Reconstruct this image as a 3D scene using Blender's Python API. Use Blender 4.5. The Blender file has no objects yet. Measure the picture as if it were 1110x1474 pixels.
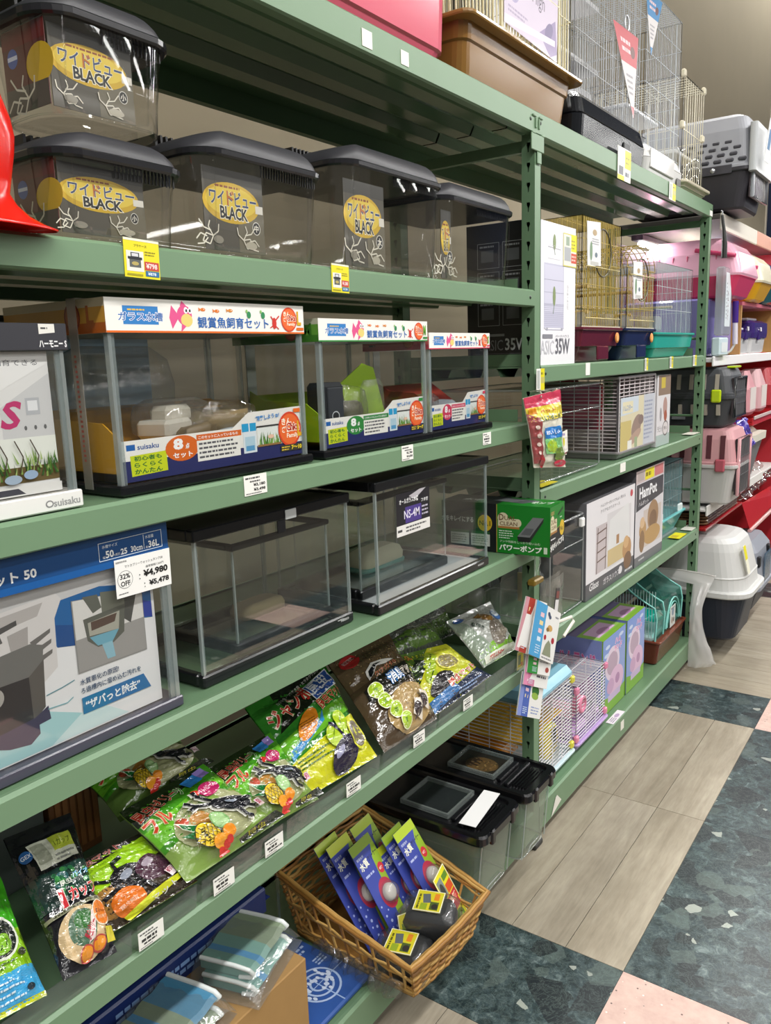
import bpy, math, random
from mathutils import Matrix, Vector, noise
from mathutils.geometry import tessellate_polygon
R0 = random.Random(7)
SC = bpy.context.scene
COL = SC.collection
# ------------------------------------------------------------------ camera
cam_d = bpy.data.cameras.new('camera')
cam = bpy.data.objects.new('camera', cam_d); COL.objects.link(cam); SC.camera = cam
cam_d.sensor_fit = 'VERTICAL'; cam_d.sensor_height = 24.0; cam_d.lens = 18.864
cam_d.clip_start = 0.02; cam_d.clip_end = 60
YAW, PITCH, ROLL = math.radians(35.549), math.radians(-10.819), math.radians(-1.92)
_f = Vector((-math.sin(YAW)*math.cos(PITCH), math.cos(YAW)*math.cos(PITCH), math.sin(PITCH)))
_r = Vector((math.cos(YAW), math.sin(YAW), 0)); _u = _r.cross(_f)
_r2 = math.cos(ROLL)*_r + math.sin(ROLL)*_u; _u2 = -math.sin(ROLL)*_r + math.cos(ROLL)*_u
_m = Matrix((_r2, _u2, -_f)).transposed().to_4x4(); _m.translation = (0.9641, -2.0779, 1.5095)
cam.matrix_world = _m
# ------------------------------------------------------------------ light
SC.view_settings.view_transform = 'Standard'; SC.view_settings.look = 'None'
SC.view_settings.gamma = 1.0; SC.view_settings.use_curve_mapping = False
SC.view_settings.exposure = -0.54
SC.cycles.max_bounces = 10; SC.cycles.transparent_max_bounces = 40
SC.cycles.glossy_bounces = 4; SC.cycles.diffuse_bounces = 4; SC.cycles.transmission_bounces = 6
SC.cycles.caustics_reflective = False; SC.cycles.caustics_refractive = False
SC.cycles.sample_clamp_indirect = 6.0
W = bpy.data.worlds.new('store_ambience'); SC.world = W; W.use_nodes = True
_bg = W.node_tree.nodes['Background']; _bg.inputs[0].default_value = (1.0, 0.98, 0.95, 1); _bg.inputs[1].default_value = 0.24
def area(name, loc, sx, sy, power, col=(1, .985, .96), rot=(0, 0, 0)):
    d = bpy.data.lights.new(name, 'AREA'); d.shape = 'RECTANGLE'; d.size = sx; d.size_y = sy
    d.energy = power; d.color = col
    o = bpy.data.objects.new(name, d); o.location = loc; o.rotation_euler = rot; COL.objects.link(o); return o
for _x, _p in ((1.35, 46), (2.8, 20), (4.1, 17), (5.4, 16), (6.7, 15)):
    for _k in range(10):
        area('ceiling_tube_light', (_x, -4.2+1.5*_k, 3.32), 0.13, 1.2, _p)
for _k in range(9):
    area('rear_fill_light', (-0.55, -3.4+1.7*_k, 6.7), 0.16, 1.4, 70)  # unseen fill row, added to brighten the wall behind the rack
for _y in (2.3, 3.2):
    area('shelf_tube_light', (-0.30, _y, 2.0), 0.05, 0.8, 14, (1, .98, 1.0), (0, math.radians(-20), 0))
# ------------------------------------------------------------------ helpers
def lin(c):
    return c/12.92 if c <= .04045 else ((c+.055)/1.055)**2.4
_cc = {}
def H(s):
    if not isinstance(s, str): return s
    if s not in _cc:
        t = s.lstrip('#')
        if len(t) == 3: t = ''.join(a*2 for a in t)
        _cc[s] = tuple(lin(int(t[i:i+2], 16)/255) for i in (0, 2, 4))
    return _cc[s]
def V(*a): return Vector(a)
class MB:
    def __init__(s): s.v = []; s.f = []; s.c = []; s.s = []; s.M = None
    def add(s, vs, fs, col='#888', smooth=False):
        n = len(s.v); c = H(col)
        if s.M: vs = [s.M @ Vector(p) for p in vs]
        s.v += [tuple(p) for p in vs]
        for f in fs: s.f.append([n+i for i in f]); s.c.append(c); s.s.append(smooth)
        return s
    def box(s, a, b, col='#888', bev=0.0):
        x0, y0, z0 = (min(a[i], b[i]) for i in range(3)); x1, y1, z1 = (max(a[i], b[i]) for i in range(3))
        if not bev:
            return s.add([(x0,y0,z0),(x1,y0,z0),(x1,y1,z0),(x0,y1,z0),(x0,y0,z1),(x1,y0,z1),(x1,y1,z1),(x0,y1,z1)],
                         [(0,3,2,1),(4,5,6,7),(0,1,5,4),(1,2,6,5),(2,3,7,6),(3,0,4,7)], col)
        e = min(bev, (x1-x0)/2.01, (y1-y0)/2.01, (z1-z0)/2.01)
        r = []
        for z, i in ((z0, e), (z0+e, 0), (z1-e, 0), (z1, e)):
            r.append([(x0+i+e*(i == 0), y0+i, z), (x1-i-e*(i == 0), y0+i, z), (x1-i, y0+i+e*(i == 0), z), (x1-i, y1-i-e*(i == 0), z),
                      (x1-i-e*(i == 0), y1-i, z), (x0+i+e*(i == 0), y1-i, z), (x0+i, y1-i-e*(i == 0), z), (x0+i, y0+i+e*(i == 0), z)])
        return s.loft(r, col)
    def quad(s, a, b, c, d, col='#888'): return s.add([a, b, c, d], [(0, 1, 2, 3)], col)
    def loft(s, rings, col='#888', caps=(1, 1), closed=True, smooth=False, inner=False):
        n = len(rings[0]); vs = [p for r in rings for p in r]; fs = []
        for k in range(len(rings)-1):
            for i in range(n if closed else n-1):
                j = (i+1) % n
                q = (k*n+i, k*n+j, (k+1)*n+j, (k+1)*n+i)
                fs.append(q[::-1] if inner else q)
        s.add(vs, fs, col, smooth)
        if caps[0]: s.add(rings[0], [tuple(range(n))[::-1]], col)
        if caps[1]: s.add(rings[-1], [tuple(range(n))], col)
        return s
    def tube(s, pts, r, col='#888', n=6, closed=False, smooth=True, caps=True):
        pts = [Vector(p) for p in pts]; m = len(pts); rings = []; up = None
        for i, p in enumerate(pts):
            a = pts[i-1] if (i > 0 or closed) else p; b = pts[(i+1) % m] if (i < m-1 or closed) else p
            t = (b-a).normalized()
            if up is None:
                up = Vector((0, 0, 1)) if abs(t.z) < .9 else Vector((1, 0, 0))
            side = t.cross(up)
            if side.length < 1e-6: side = t.orthogonal()
            side.normalize(); up = side.cross(t).normalized()
            rr = r[i] if isinstance(r, (list, tuple)) else r
            rings.append([p+rr*(math.cos(q)*side+math.sin(q)*up) for q in [2*math.pi*k/n+math.pi/n for k in range(n)]])
        if closed: rings.append(rings[0])
        return s.loft(rings, col, caps=(caps and not closed, caps and not closed), smooth=smooth)
    def bar(s, a, b, r, col='#888', n=4): return s.tube([a, b], r, col, n=n, smooth=False, caps=False)
    def lathe(s, prof, col='#888', n=24, center=(0, 0, 0), axis='z', smooth=True, caps=(0, 0)):
        cx, cy, cz = center; rings = []
        for r, z in prof:
            ring = []
            for k in range(n):
                a = 2*math.pi*k/n; p = (r*math.cos(a), r*math.sin(a), z)
                if axis == 'x': p = (p[2], p[0], p[1])
                elif axis == 'y': p = (p[1], p[2], p[0])
                ring.append((cx+p[0], cy+p[1], cz+p[2]))
            rings.append(ring)
        return s.loft(rings, col, caps=caps, smooth=smooth)
    def grid(s, fn, nu, nv, col='#888', smooth=True, flip=False, colfn=None):
        n = len(s.v); vs = [fn(i/nu, j/nv) for j in range(nv+1) for i in range(nu+1)]
        if s.M: vs = [s.M @ Vector(p) for p in vs]
        s.v += [tuple(p) for p in vs]
        for j in range(nv):
            for i in range(nu):
                a = n+j*(nu+1)+i; q = [a, a+1, a+nu+2, a+nu+1]
                s.f.append(q[::-1] if flip else q); s.s.append(smooth)
                s.c.append(H(colfn((i+.5)/nu, (j+.5)/nv)) if colfn else H(col))
        return s
    def mesh(s, name, org=(0, 0, 0)):
        me = bpy.data.meshes.new(name)
        ox, oy, oz = org
        me.from_pydata([(x-ox, y-oy, z-oz) for x, y, z in s.v], [], s.f)
        at = me.color_attributes.new('Col', 'FLOAT_COLOR', 'CORNER')
        buf = []
        for p, c in zip(s.f, s.c): buf += (list(c)+[1.0])*len(p)
        at.data.foreach_set('color', buf)
        me.polygons.foreach_set('use_smooth', s.s)
        me.update(); return me
ORG = {}
def thing(name, label, cat, loc, group=None, rz=0.0):
    o = bpy.data.objects.new(name, None); o.empty_display_size = .05; COL.objects.link(o)
    o.location = loc; o.rotation_euler = (0, 0, rz); ORG[o.name] = tuple(loc) if rz == 0 else (0, 0, 0)
    o['label'] = label; o['category'] = cat
    if group: o['group'] = group
    return o
def part(par, name, mb, mat, label=None):
    org = ORG[par.name]; me = mb.mesh(name, org); me.materials.append(mat)
    o = bpy.data.objects.new(name, me); COL.objects.link(o); o.parent = par; ORG[o.name] = org
    if label: o['label'] = label
    return o
def solo(name, label, cat, mb, mat, loc, group=None):
    me = mb.mesh(name, loc); me.materials.append(mat)
    o = bpy.data.objects.new(name, me); COL.objects.link(o); o.location = loc; ORG[o.name] = tuple(loc)
    o['label'] = label; o['category'] = cat
    if group: o['group'] = group
    return o
def struct(name, mb, mat, loc=(0, 0, 0)):
    me = mb.mesh(name, loc); me.materials.append(mat)
    o = bpy.data.objects.new(name, me); COL.objects.link(o); o.location = loc; o['kind'] = 'structure'; ORG[o.name] = tuple(loc); return o
def copy_tree(o, loc=None, label=None, par=None):
    c = o.copy(); COL.objects.link(c)
    if par is not None: c.parent = par
    if loc is not None: c.location = loc
    if label: c['label'] = label
    for ch in list(o.children): copy_tree(ch, par=c)
    return c
# ------------------------------------------------------------------ materials
def nn(t, k, **kw):
    n = t.nodes.new(k)
    for a, b in kw.items(): setattr(n, a, b)
    return n
def base_mat(name):
    m = bpy.data.materials.new(name); m.use_nodes = True; t = m.node_tree
    b = t.nodes['Principled BSDF']; return m, t, b
def colattr(t, var=.08, scale=6.0):
    a = nn(t, 'ShaderNodeAttribute', attribute_name='Col')
    if not var: return a.outputs['Color']
    tc = nn(t, 'ShaderNodeTexCoord'); no = nn(t, 'ShaderNodeTexNoise'); no.inputs['Scale'].default_value = scale; no.inputs['Detail'].default_value = 4
    t.links.new(tc.outputs['Object'], no.inputs['Vector'])
    mr = nn(t, 'ShaderNodeMapRange'); mr.inputs['To Min'].default_value = 1-var; mr.inputs['To Max'].default_value = 1+var
    t.links.new(no.outputs['Fac'], mr.inputs['Value'])
    mx = nn(t, 'ShaderNodeMix', data_type='RGBA', blend_type='MULTIPLY'); mx.inputs['Factor'].default_value = 1
    t.links.new(a.outputs['Color'], mx.inputs['A']); t.links.new(mr.outputs['Result'], mx.inputs['B'])
    return mx.outputs['Result']
def mk(name, rough=.5, metal=0.0, var=.08, scale=6.0, spec=.5, coat=0.0, bump=None, transl=0.0):
    m, t, b = base_mat(name); t.links.new(colattr(t, var, scale), b.inputs['Base Color'])
    b.inputs['Roughness'].default_value = rough; b.inputs['Metallic'].default_value = metal
    b.inputs['Specular IOR Level'].default_value = spec; b.inputs['Coat Weight'].default_value = coat; b.inputs['Coat Roughness'].default_value = .06
    if transl:
        b.inputs['Transmission Weight'].default_value = 0; b.inputs['Subsurface Weight'].default_value = transl; b.inputs['Subsurface Radius'].default_value = (.02, .02, .02)
    if bump:
        tc = nn(t, 'ShaderNodeTexCoord'); no = nn(t, 'ShaderNodeTexNoise'); no.inputs['Scale'].default_value = bump[0]; no.inputs['Detail'].default_value = 3
        t.links.new(tc.outputs['Object'], no.inputs['Vector'])
        bp = nn(t, 'ShaderNodeBump'); bp.inputs['Strength'].default_value = bump[1]; bp.inputs['Distance'].default_value = bump[2] if len(bump) > 2 else .004
        t.links.new(no.outputs['Fac'], bp.inputs['Height']); t.links.new(bp.outputs['Normal'], b.inputs['Normal'])
        if coat: t.links.new(bp.outputs['Normal'], b.inputs['Coat Normal'])
    return m
def clear(name, tint=(.95, .96, .96), haze=0.0, rough=.03, f0=.04, gain=1.0, bump=None):
    m = bpy.data.materials.new(name); m.use_nodes = True; t = m.node_tree
    for n in list(t.nodes): t.nodes.remove(n)
    out = nn(t, 'ShaderNodeOutputMaterial'); tr = nn(t, 'ShaderNodeBsdfTransparent'); gl = nn(t, 'ShaderNodeBsdfGlossy'); gl.inputs['Roughness'].default_value = rough
    tr.inputs['Color'].default_value = (*tint, 1)
    base = tr.outputs[0]
    if haze:
        a = nn(t, 'ShaderNodeAttribute', attribute_name='Col'); df = nn(t, 'ShaderNodeBsdfDiffuse'); t.links.new(a.outputs['Color'], df.inputs['Color'])
        tl = nn(t, 'ShaderNodeBsdfTranslucent'); t.links.new(a.outputs['Color'], tl.inputs['Color'])
        m0 = nn(t, 'ShaderNodeMixShader'); m0.inputs[0].default_value = .4; t.links.new(df.outputs[0], m0.inputs[1]); t.links.new(tl.outputs[0], m0.inputs[2])
        m1 = nn(t, 'ShaderNodeMixShader'); m1.inputs[0].default_value = haze; t.links.new(base, m1.inputs[1]); t.links.new(m0.outputs[0], m1.inputs[2]); base = m1.outputs[0]
    lw = nn(t, 'ShaderNodeLayerWeight'); lw.inputs['Blend'].default_value = .5
    pw = nn(t, 'ShaderNodeMath', operation='POWER'); t.links.new(lw.outputs['Facing'], pw.inputs[0]); pw.inputs[1].default_value = 4.5
    ma = nn(t, 'ShaderNodeMath', operation='MULTIPLY_ADD'); t.links.new(pw.outputs[0], ma.inputs[0]); ma.inputs[1].default_value = .8*gain; ma.inputs[2].default_value = f0; ma.use_clamp = True
    m2 = nn(t, 'ShaderNodeMixShader'); t.links.new(ma.outputs[0], m2.inputs[0]); t.links.new(base, m2.inputs[1]); t.links.new(gl.outputs[0], m2.inputs[2])
    if bump:
        tc = nn(t, 'ShaderNodeTexCoord'); no = nn(t, 'ShaderNodeTexNoise'); no.inputs['Scale'].default_value = bump[0]; no.inputs['Detail'].default_value = 3
        t.links.new(tc.outputs['Object'], no.inputs['Vector']); bp = nn(t, 'ShaderNodeBump'); bp.inputs['Strength'].default_value = bump[1]; bp.inputs['Distance'].default_value = .004
        t.links.new(no.outputs['Fac'], bp.inputs['Height']); t.links.new(bp.outputs['Normal'], gl.inputs['Normal'])
    t.links.new(m2.outputs[0], out.inputs[0]); return m
PAINT = mk('green_rack_paint', .42, var=.07, scale=5, bump=(180, .05, .001))
DECK = mk('deck_paint', .16, var=.07, scale=5, spec=.5)
CARD = mk('printed_card', .42, var=.03, coat=.15)
PAPER = mk('paper', .6, var=.03)
KRAFT = mk('brown_cardboard', .8, var=.06, scale=30)
PLASTIC = mk('glossy_plastic', .16, var=.04, spec=.4)
MATT = mk('matt_plastic', .45, var=.05)
FILM = mk('printed_film', .15, var=.05, scale=20, coat=.7, bump=(38, .55, .006))
WIRE = mk('coated_wire', .35, var=.03)
CHROME = mk('metal_wire', .28, metal=.75, var=.05)
GOLD = mk('gold_wire', .35, metal=.2, var=.06)
WICKER = mk('wicker_cane', .45, var=.18, scale=60, bump=(120, .3, .001))
CLEAR = clear('clear_plastic', (.975, .978, .975), f0=.05)
SMOKE = clear('case_plastic', (.965, .965, .96), f0=.085, gain=1.2)
GLASS = clear('tank_glass', (.975, .988, .98), f0=.085, rough=.01)
GEDGE = clear('glass_edge', (.94, .97, .97), haze=.34, f0=.16, rough=.08)
CBAG = clear('clear_bag_film', (.93, .93, .92), haze=.10, f0=.07, bump=(40, .5), rough=.12)
HAZE = clear('milky_plastic', (.9, .9, .88), haze=.45, f0=.05, rough=.12)
WBAG = clear('white_bag_film', (.95, .95, .95), haze=.62, f0=.07, bump=(22, .5), rough=.2)
TEALC = clear('teal_clear_plastic', (.42, .78, .72), haze=.25, f0=.05)
BINC = clear('bin_plastic', (.90, .93, .89), haze=.42, f0=.05, rough=.06)
CONC = mk('wall_paint', .8, var=.05, scale=2.5, bump=(60, .1, .002))
def emit(name, col, st):
    m = bpy.data.materials.new(name); m.use_nodes = True; t = m.node_tree; b = t.nodes['Principled BSDF']
    b.inputs['Emission Color'].default_value = (*col, 1); b.inputs['Emission Strength'].default_value = st; return m
TUBE = emit('lit_tube', (1, .98, 1), 9.0)
# ------------------------------------------------------------------ text and flat print
_tx = {}
def glyphs(s, bold):
    k = (s, bold)
    if k not in _tx:
        c = bpy.data.curves.new('t', 'FONT'); c.body = s; c.resolution_u = 2; c.offset = bold; c.fill_mode = 'FRONT'
        o = bpy.data.objects.new('t', c); COL.objects.link(o)
        bpy.context.view_layer.update()
        m = o.evaluated_get(bpy.context.evaluated_depsgraph_get()).to_mesh()
        vs = [(v.co.x, v.co.y) for v in m.vertices]; fs = [tuple(p.vertices) for p in m.polygons]
        # keep all faces looking up
        out = []
        for f in fs:
            a = sum(vs[f[i]][0]*vs[f[(i+1) % len(f)]][1]-vs[f[(i+1) % len(f)]][0]*vs[f[i]][1] for i in range(len(f)))
            out.append(f if a > 0 else f[::-1])
        o.evaluated_get(bpy.context.evaluated_depsgraph_get()).to_mesh_clear()
        bpy.data.objects.remove(o); bpy.data.curves.remove(c)
        if not vs: vs = [(0, 0)]
        _tx[k] = (vs, out, min(p[0] for p in vs), max(p[0] for p in vs), min(p[1] for p in vs), max(p[1] for p in vs))
    return _tx[k]
class Print:
    """flat print on a surface: fn(u, v) gives a point and its normal; each mark lies a hair above the one before"""
    def __init__(s, fn, step=None, d=.000025, base=.0002): s.fn = fn; s.step = step; s.mb = MB(); s.l = 1; s.d = d; s.b = base; s.hold = False
    def put(s, pts, fs, col):
        h = s.b+s.l*s.d; s.l += 0 if s.hold else 1; vs = []
        for u, v in pts:
            p, n = s.fn(u, v); vs.append(Vector(p)+Vector(n)*h)
        s.mb.add(vs, fs, col)
    def poly(s, pts, col):
        if not s.step and len(pts) <= 4:
            return s.put(pts, [tuple(range(len(pts)))], col)
        tri = [tuple(t) for t in tessellate_polygon([[Vector((p[0], p[1], 0)) for p in pts]])]
        pts = [tuple(p) for p in pts]
        o = []
        for a, b, c in tri:
            ar = (pts[b][0]-pts[a][0])*(pts[c][1]-pts[a][1])-(pts[c][0]-pts[a][0])*(pts[b][1]-pts[a][1])
            if abs(ar) < 1e-14: continue
            o.append((a, b, c) if ar > 0 else (a, c, b))
        tri = o
        if s.step:
            mid = {}
            def mp(i, j):
                k = (min(i, j), max(i, j))
                if k not in mid: pts.append(((pts[i][0]+pts[j][0])/2, (pts[i][1]+pts[j][1])/2)); mid[k] = len(pts)-1
                return mid[k]
            for _ in range(7):
                lg = lambda i, j: math.hypot(pts[i][0]-pts[j][0], pts[i][1]-pts[j][1]) > s.step
                o = []; ch = False
                for a, b, c in tri:
                    e = (lg(a, b), lg(b, c), lg(c, a)); k = sum(e)
                    if k == 0: o.append((a, b, c)); continue
                    ch = True
                    while k == 1 and not e[0]: a, b, c = b, c, a; e = (e[1], e[2], e[0])
                    while k == 2 and e[2]: a, b, c = b, c, a; e = (e[1], e[2], e[0])
                    if k == 1: m = mp(a, b); o += [(a, m, c), (m, b, c)]
                    elif k == 2: m = mp(a, b); q = mp(b, c); o += [(a, m, c), (m, q, c), (m, b, q)]
                    else: m = mp(a, b); q = mp(b, c); r = mp(c, a); o += [(a, m, r), (m, b, q), (r, q, c), (m, q, r)]
                tri = o
                if not ch: break
        s.put(pts, tri, col)
    def rect(s, u0, v0, u1, v1, col, ang=0):
        p = [(u0, v0), (u1, v0), (u1, v1), (u0, v1)]
        if ang:
            cu, cv = (u0+u1)/2, (v0+v1)/2; c, q = math.cos(ang), math.sin(ang)
            p = [(cu+(a-cu)*c-(b-cv)*q, cv+(a-cu)*q+(b-cv)*c) for a, b in p]
        s.poly(p, col)
    def frame(s, u0, v0, u1, v1, w, col):
        s.rect(u0, v0, u1, v0+w, col); s.rect(u0, v1-w, u1, v1, col); s.rect(u0, v0, u0+w, v1, col); s.rect(u1-w, v0, u1, v1, col)
    def ell(s, cu, cv, ru, rv, col, n=22, ang=0, a0=0, a1=2*math.pi):
        p = []
        for k in range(n):
            a = a0+(a1-a0)*k/n; x, y = ru*math.cos(a), rv*math.sin(a)
            p.append((cu+x*math.cos(ang)-y*math.sin(ang), cv+x*math.sin(ang)+y*math.cos(ang)))
        s.poly(p, col)
    def line(s, pts, w, col):
        for (a, b), (c, d) in zip(pts, pts[1:]):
            l = math.hypot(c-a, d-b) or 1; x, y = -(d-b)/l*w/2, (c-a)/l*w/2
            s.poly([(a-x, b-y), (c-x, d-y), (c+x, d+y), (a+x, b+y)], col)
    def text(s, t, u, v, h, col, w=None, bold=0.0, out=None, ow=.05, ang=0, al='l', shear=0):
        """u, v: lower left corner of the ink; h: ink height; w: ink width (keeps the aspect when None)"""
        if out: s._t(t, u, v, h, out, w, bold+ow, ang, al, shear, bold)
        s._t(t, u, v, h, col, w, bold, ang, al, shear, bold)
    def _t(s, t, u, v, h, col, w, bold, ang, al, shear, ref):
        vs, fs, x0, x1, y0, y1 = glyphs(t, bold)
        _, _, a0, a1, b0, b1 = glyphs(t, ref)
        ky = h/max(b1-b0, 1e-6); kx = (w/max(a1-a0, 1e-6)) if w else ky
        ofs = {'l': 0, 'c': -(a1-a0)*kx/2, 'r': -(a1-a0)*kx}[al]
        c, q = math.cos(ang), math.sin(ang); P = []
        for x, y in vs:
            yy = (y-b0)*ky; xx = (x-a0)*kx+ofs+shear*yy
            P.append((u+xx*c-yy*q, v+xx*q+yy*c))
        s.put(P, fs, col)
    def rows(s, u0, v0, u1, v1, n, col, fill=.45, seed=1):
        r = random.Random(seed); hh = (v1-v0)/n; hold, s.hold = s.hold, True
        for k in range(n):
            u = u0; y = v1-(k+1)*hh+hh*(1-fill)/2; e = u0+(u1-u0)*(r.uniform(.6, 1) if k == n-1 else r.uniform(.86, 1))
            while u < e-1e-5:
                w = min(r.uniform(.5, 1.6)*hh, e-u); s.rect(u, y, u+w, y+hh*fill, col); u += w+hh*.25
        s.hold = hold; s.l += 1
    def done(s, par, name='printed_label', mat=None, label=None): return part(par, name, s.mb, mat or CARD, label)
def plane_fn(o, du, dv):
    o = Vector(o); du = Vector(du); dv = Vector(dv); n = du.cross(dv).normalized()
    return lambda u, v: (o+du*u+dv*v, n)
def front(x, y0, z0): return plane_fn((x, y0, z0), (0, 1, 0), (0, 0, 1))          # faces the aisle (+X)
def side(y, x0, z0): return plane_fn((x0, y, z0), (1, 0, 0), (0, 0, 1))            # faces the camera end (-Y)
def rr(x0, x1, y0, y1, r, z, n=4):
    r = min(r, (x1-x0)/2.001, (y1-y0)/2.001); p = []
    for cx, cy, a in ((x1-r, y0+r, -90), (x1-r, y1-r, 0), (x0+r, y1-r, 90), (x0+r, y0+r, 180)):
        for k in range(n+1):
            t = math.radians(a+90*k/n); p.append((cx+r*math.cos(t), cy+r*math.sin(t), z))
    return p
# ================================================================== the room
fl = MB(); fl.box((-6, -6, -.06), (12, 14, -.004), '#4a443b'); floor = struct('floor', fl, MATT)
cl = MB(); cl.box((-6, -6, 7.0), (12, 14, 7.1), '#d8d4ca'); struct('ceiling', cl, CONC)
wl = MB(); wl.box((-1.34, -6, 0), (-1.22, 9.45, 7.0), '#b3a88f'); struct('wall_left', wl, CONC)
wb = MB(); wb.box((-6, 10.6, 0), (12, 10.7, 7.0), '#27334f'); struct('wall_back', wb, CONC)
wt = MB(); wt.box((-1.22, 9.40, 0), (-1.205, 9.45, 7.0), '#c9c2b4'); struct('trim_1', wt, CONC)
# floor tiles --------------------------------------------------------
def tex_tile(kind):
    m, t, b = base_mat(kind)
    tc = nn(t, 'ShaderNodeTexCoord'); oi = nn(t, 'ShaderNodeObjectInfo')
    mp = nn(t, 'ShaderNodeVectorMath', operation='MULTIPLY_ADD')
    cb = nn(t, 'ShaderNodeCombineXYZ')
    for i, k in enumerate((17.0, 31.0, 7.0)):
        mu = nn(t, 'ShaderNodeMath', operation='MULTIPLY'); t.links.new(oi.outputs['Random'], mu.inputs[0]); mu.inputs[1].default_value = k; t.links.new(mu.outputs[0], cb.inputs[i])
    ad = nn(t, 'ShaderNodeVectorMath', operation='ADD'); t.links.new(tc.outputs['Object'], ad.inputs[0]); t.links.new(cb.outputs[0], ad.inputs[1])
    vec = ad.outputs[0]
    def ramp(src, stops, const=False):
        r = nn(t, 'ShaderNodeValToRGB'); t.links.new(src, r.inputs[0]); e = r.color_ramp.elements
        if const: r.color_ramp.interpolation = 'CONSTANT'
        e[0].position, e[0].color = stops[0][0], (*H(stops[0][1]), 1); e[1].position, e[1].color = stops[1][0], (*H(stops[1][1]), 1)
        for p, c in stops[2:]:
            x = e.new(p); x.color = (*H(c), 1)
        return r.outputs[0]
    def nz(scale, det=5, v=None, rough=.6, dist=0):
        n = nn(t, 'ShaderNodeTexNoise'); n.inputs['Scale'].default_value = scale; n.inputs['Detail'].default_value = det; n.inputs['Roughness'].default_value = rough; n.inputs['Distortion'].default_value = dist
        t.links.new(v or vec, n.inputs['Vector']); return n
    def vor(scale, feat='F1', v=None):
        n = nn(t, 'ShaderNodeTexVoronoi', feature=feat); n.inputs['Scale'].default_value = scale; t.links.new(v or vec, n.inputs['Vector']); return n
    def mix(fac, a, bb, mode='MIX'):
        x = nn(t, 'ShaderNodeMix', data_type='RGBA', blend_type=mode)
        if isinstance(fac, float): x.inputs['Factor'].default_value = fac
        else: t.links.new(fac, x.inputs['Factor'])
        for s, k in ((a, 'A'), (bb, 'B')):
            if isinstance(s, str): x.inputs[k].default_value = (*H(s), 1)
            else: t.links.new(s, x.inputs[k])
        return x.outputs['Result']
    if kind == 'marble_tile':
        wv = nn(t, 'ShaderNodeVectorMath', operation='ADD'); n0 = nz(22, 3); t.links.new(vec, wv.inputs[0])
        sc = nn(t, 'ShaderNodeVectorMath', operation='SCALE'); t.links.new(n0.outputs['Color'], sc.inputs[0]); sc.inputs['Scale'].default_value = .018; t.links.new(sc.outputs[0], wv.inputs[1])
        w_ = wv.outputs[0]
        def cells(scale, stops, ch):
            v = vor(scale, 'F1', w_); q = nn(t, 'ShaderNodeSeparateColor'); t.links.new(v.outputs['Color'], q.inputs[0]); return ramp(q.outputs[ch], stops, True)
        n1 = nz(30, 9, None, .72, .6); c = ramp(n1.outputs['Fac'], [(.28, '#172126'), (.44, '#2a383a'), (.56, '#445457'), (.72, '#8a9896')])
        big = cells(11, [(0, '#fff'), (.13, '#000')], 0); c = mix(big, c, '#222a2e')
        mid = cells(15, [(0, '#000'), (.80, '#fff'), (.9, '#000')], 1); c = mix(.6, c, mix(mid, c, '#5b6864'))
        sm = cells(24, [(0, '#000'), (.86, '#fff')], 2); c = mix(sm, c, '#262e31')
        wh = cells(33, [(0, '#000'), (.978, '#fff')], 0); c = mix(wh, c, '#a9aea4')
        for scale, wdt, colr in ((9, .014, '#5d6b66'), (21, .022, '#66756f')):
            e_ = vor(scale, 'DISTANCE_TO_EDGE', w_); c = mix(ramp(e_.outputs['Distance'], [(0, '#808080'), (wdt, '#000')]), c, colr)
        n2 = nz(22, 9, None, .75, 2.2); c = mix(ramp(n2.outputs['Fac'], [(.475, '#000'), (.5, '#9a9a9a'), (.525, '#000')]), c, '#8f9f98')
        n3 = nz(4, 4); c = mix(.45, c, ramp(n3.outputs['Fac'], [(.3, '#8a8a90'), (.7, '#dfe6e2')]), 'MULTIPLY')
        rough = .3
    elif kind == 'pink_tile':
        v1 = vor(90); s1 = nn(t, 'ShaderNodeSeparateColor'); t.links.new(v1.outputs['Color'], s1.inputs[0])
        n1 = nz(30); c = ramp(n1.outputs['Fac'], [(.3, '#b79a90'), (.7, '#c9aea2')])
        d = ramp(v1.outputs['Distance'], [(.16, '#fff'), (.26, '#000')]); k = ramp(s1.outputs[0], [(0, '#fff'), (.13, '#000')], True)
        c = mix(mix(1.0, d, k, 'MULTIPLY'), c, '#e3d6cc')
        k2 = ramp(s1.outputs[1], [(0, '#fff'), (.1, '#000')], True); c = mix(mix(1.0, d, k2, 'MULTIPLY'), c, '#5d4a47')
        rough = .45
    else:
        st = nn(t, 'ShaderNodeMapping'); st.inputs['Scale'].default_value = (1, .11, 1); t.links.new(vec, st.inputs['Vector'])
        n1 = nz(20, 6, st.outputs[0], .55, 1.2); c = ramp(n1.outputs['Fac'], [(.25, '#a39a89'), (.5, '#b3aa99'), (.75, '#c1b9a8')])
        n2 = nz(160, 3, st.outputs[0]); c = mix(.3, c, ramp(n2.outputs['Fac'], [(.3, '#b5b5b5'), (.7, '#fff')]), 'MULTIPLY')
        rnd = ramp(oi.outputs['Random'], [(0, '#dedad2'), (1, '#ffffff')]); c = mix(.7, c, rnd, 'MULTIPLY')
        n3 = nz(5, 3); c = mix(.35, c, ramp(n3.outputs['Fac'], [(.3, '#a9a39a'), (.7, '#fff')]), 'MULTIPLY'); rough = .42
    t.links.new(c, b.inputs['Base Color']); b.inputs['Roughness'].default_value = rough; b.inputs['Specular IOR Level'].default_value = .4
    return m
WOODT, MARB, PINK = tex_tile('wood_plank'), tex_tile('marble_tile'), tex_tile('pink_tile')
_tm = {}
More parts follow.
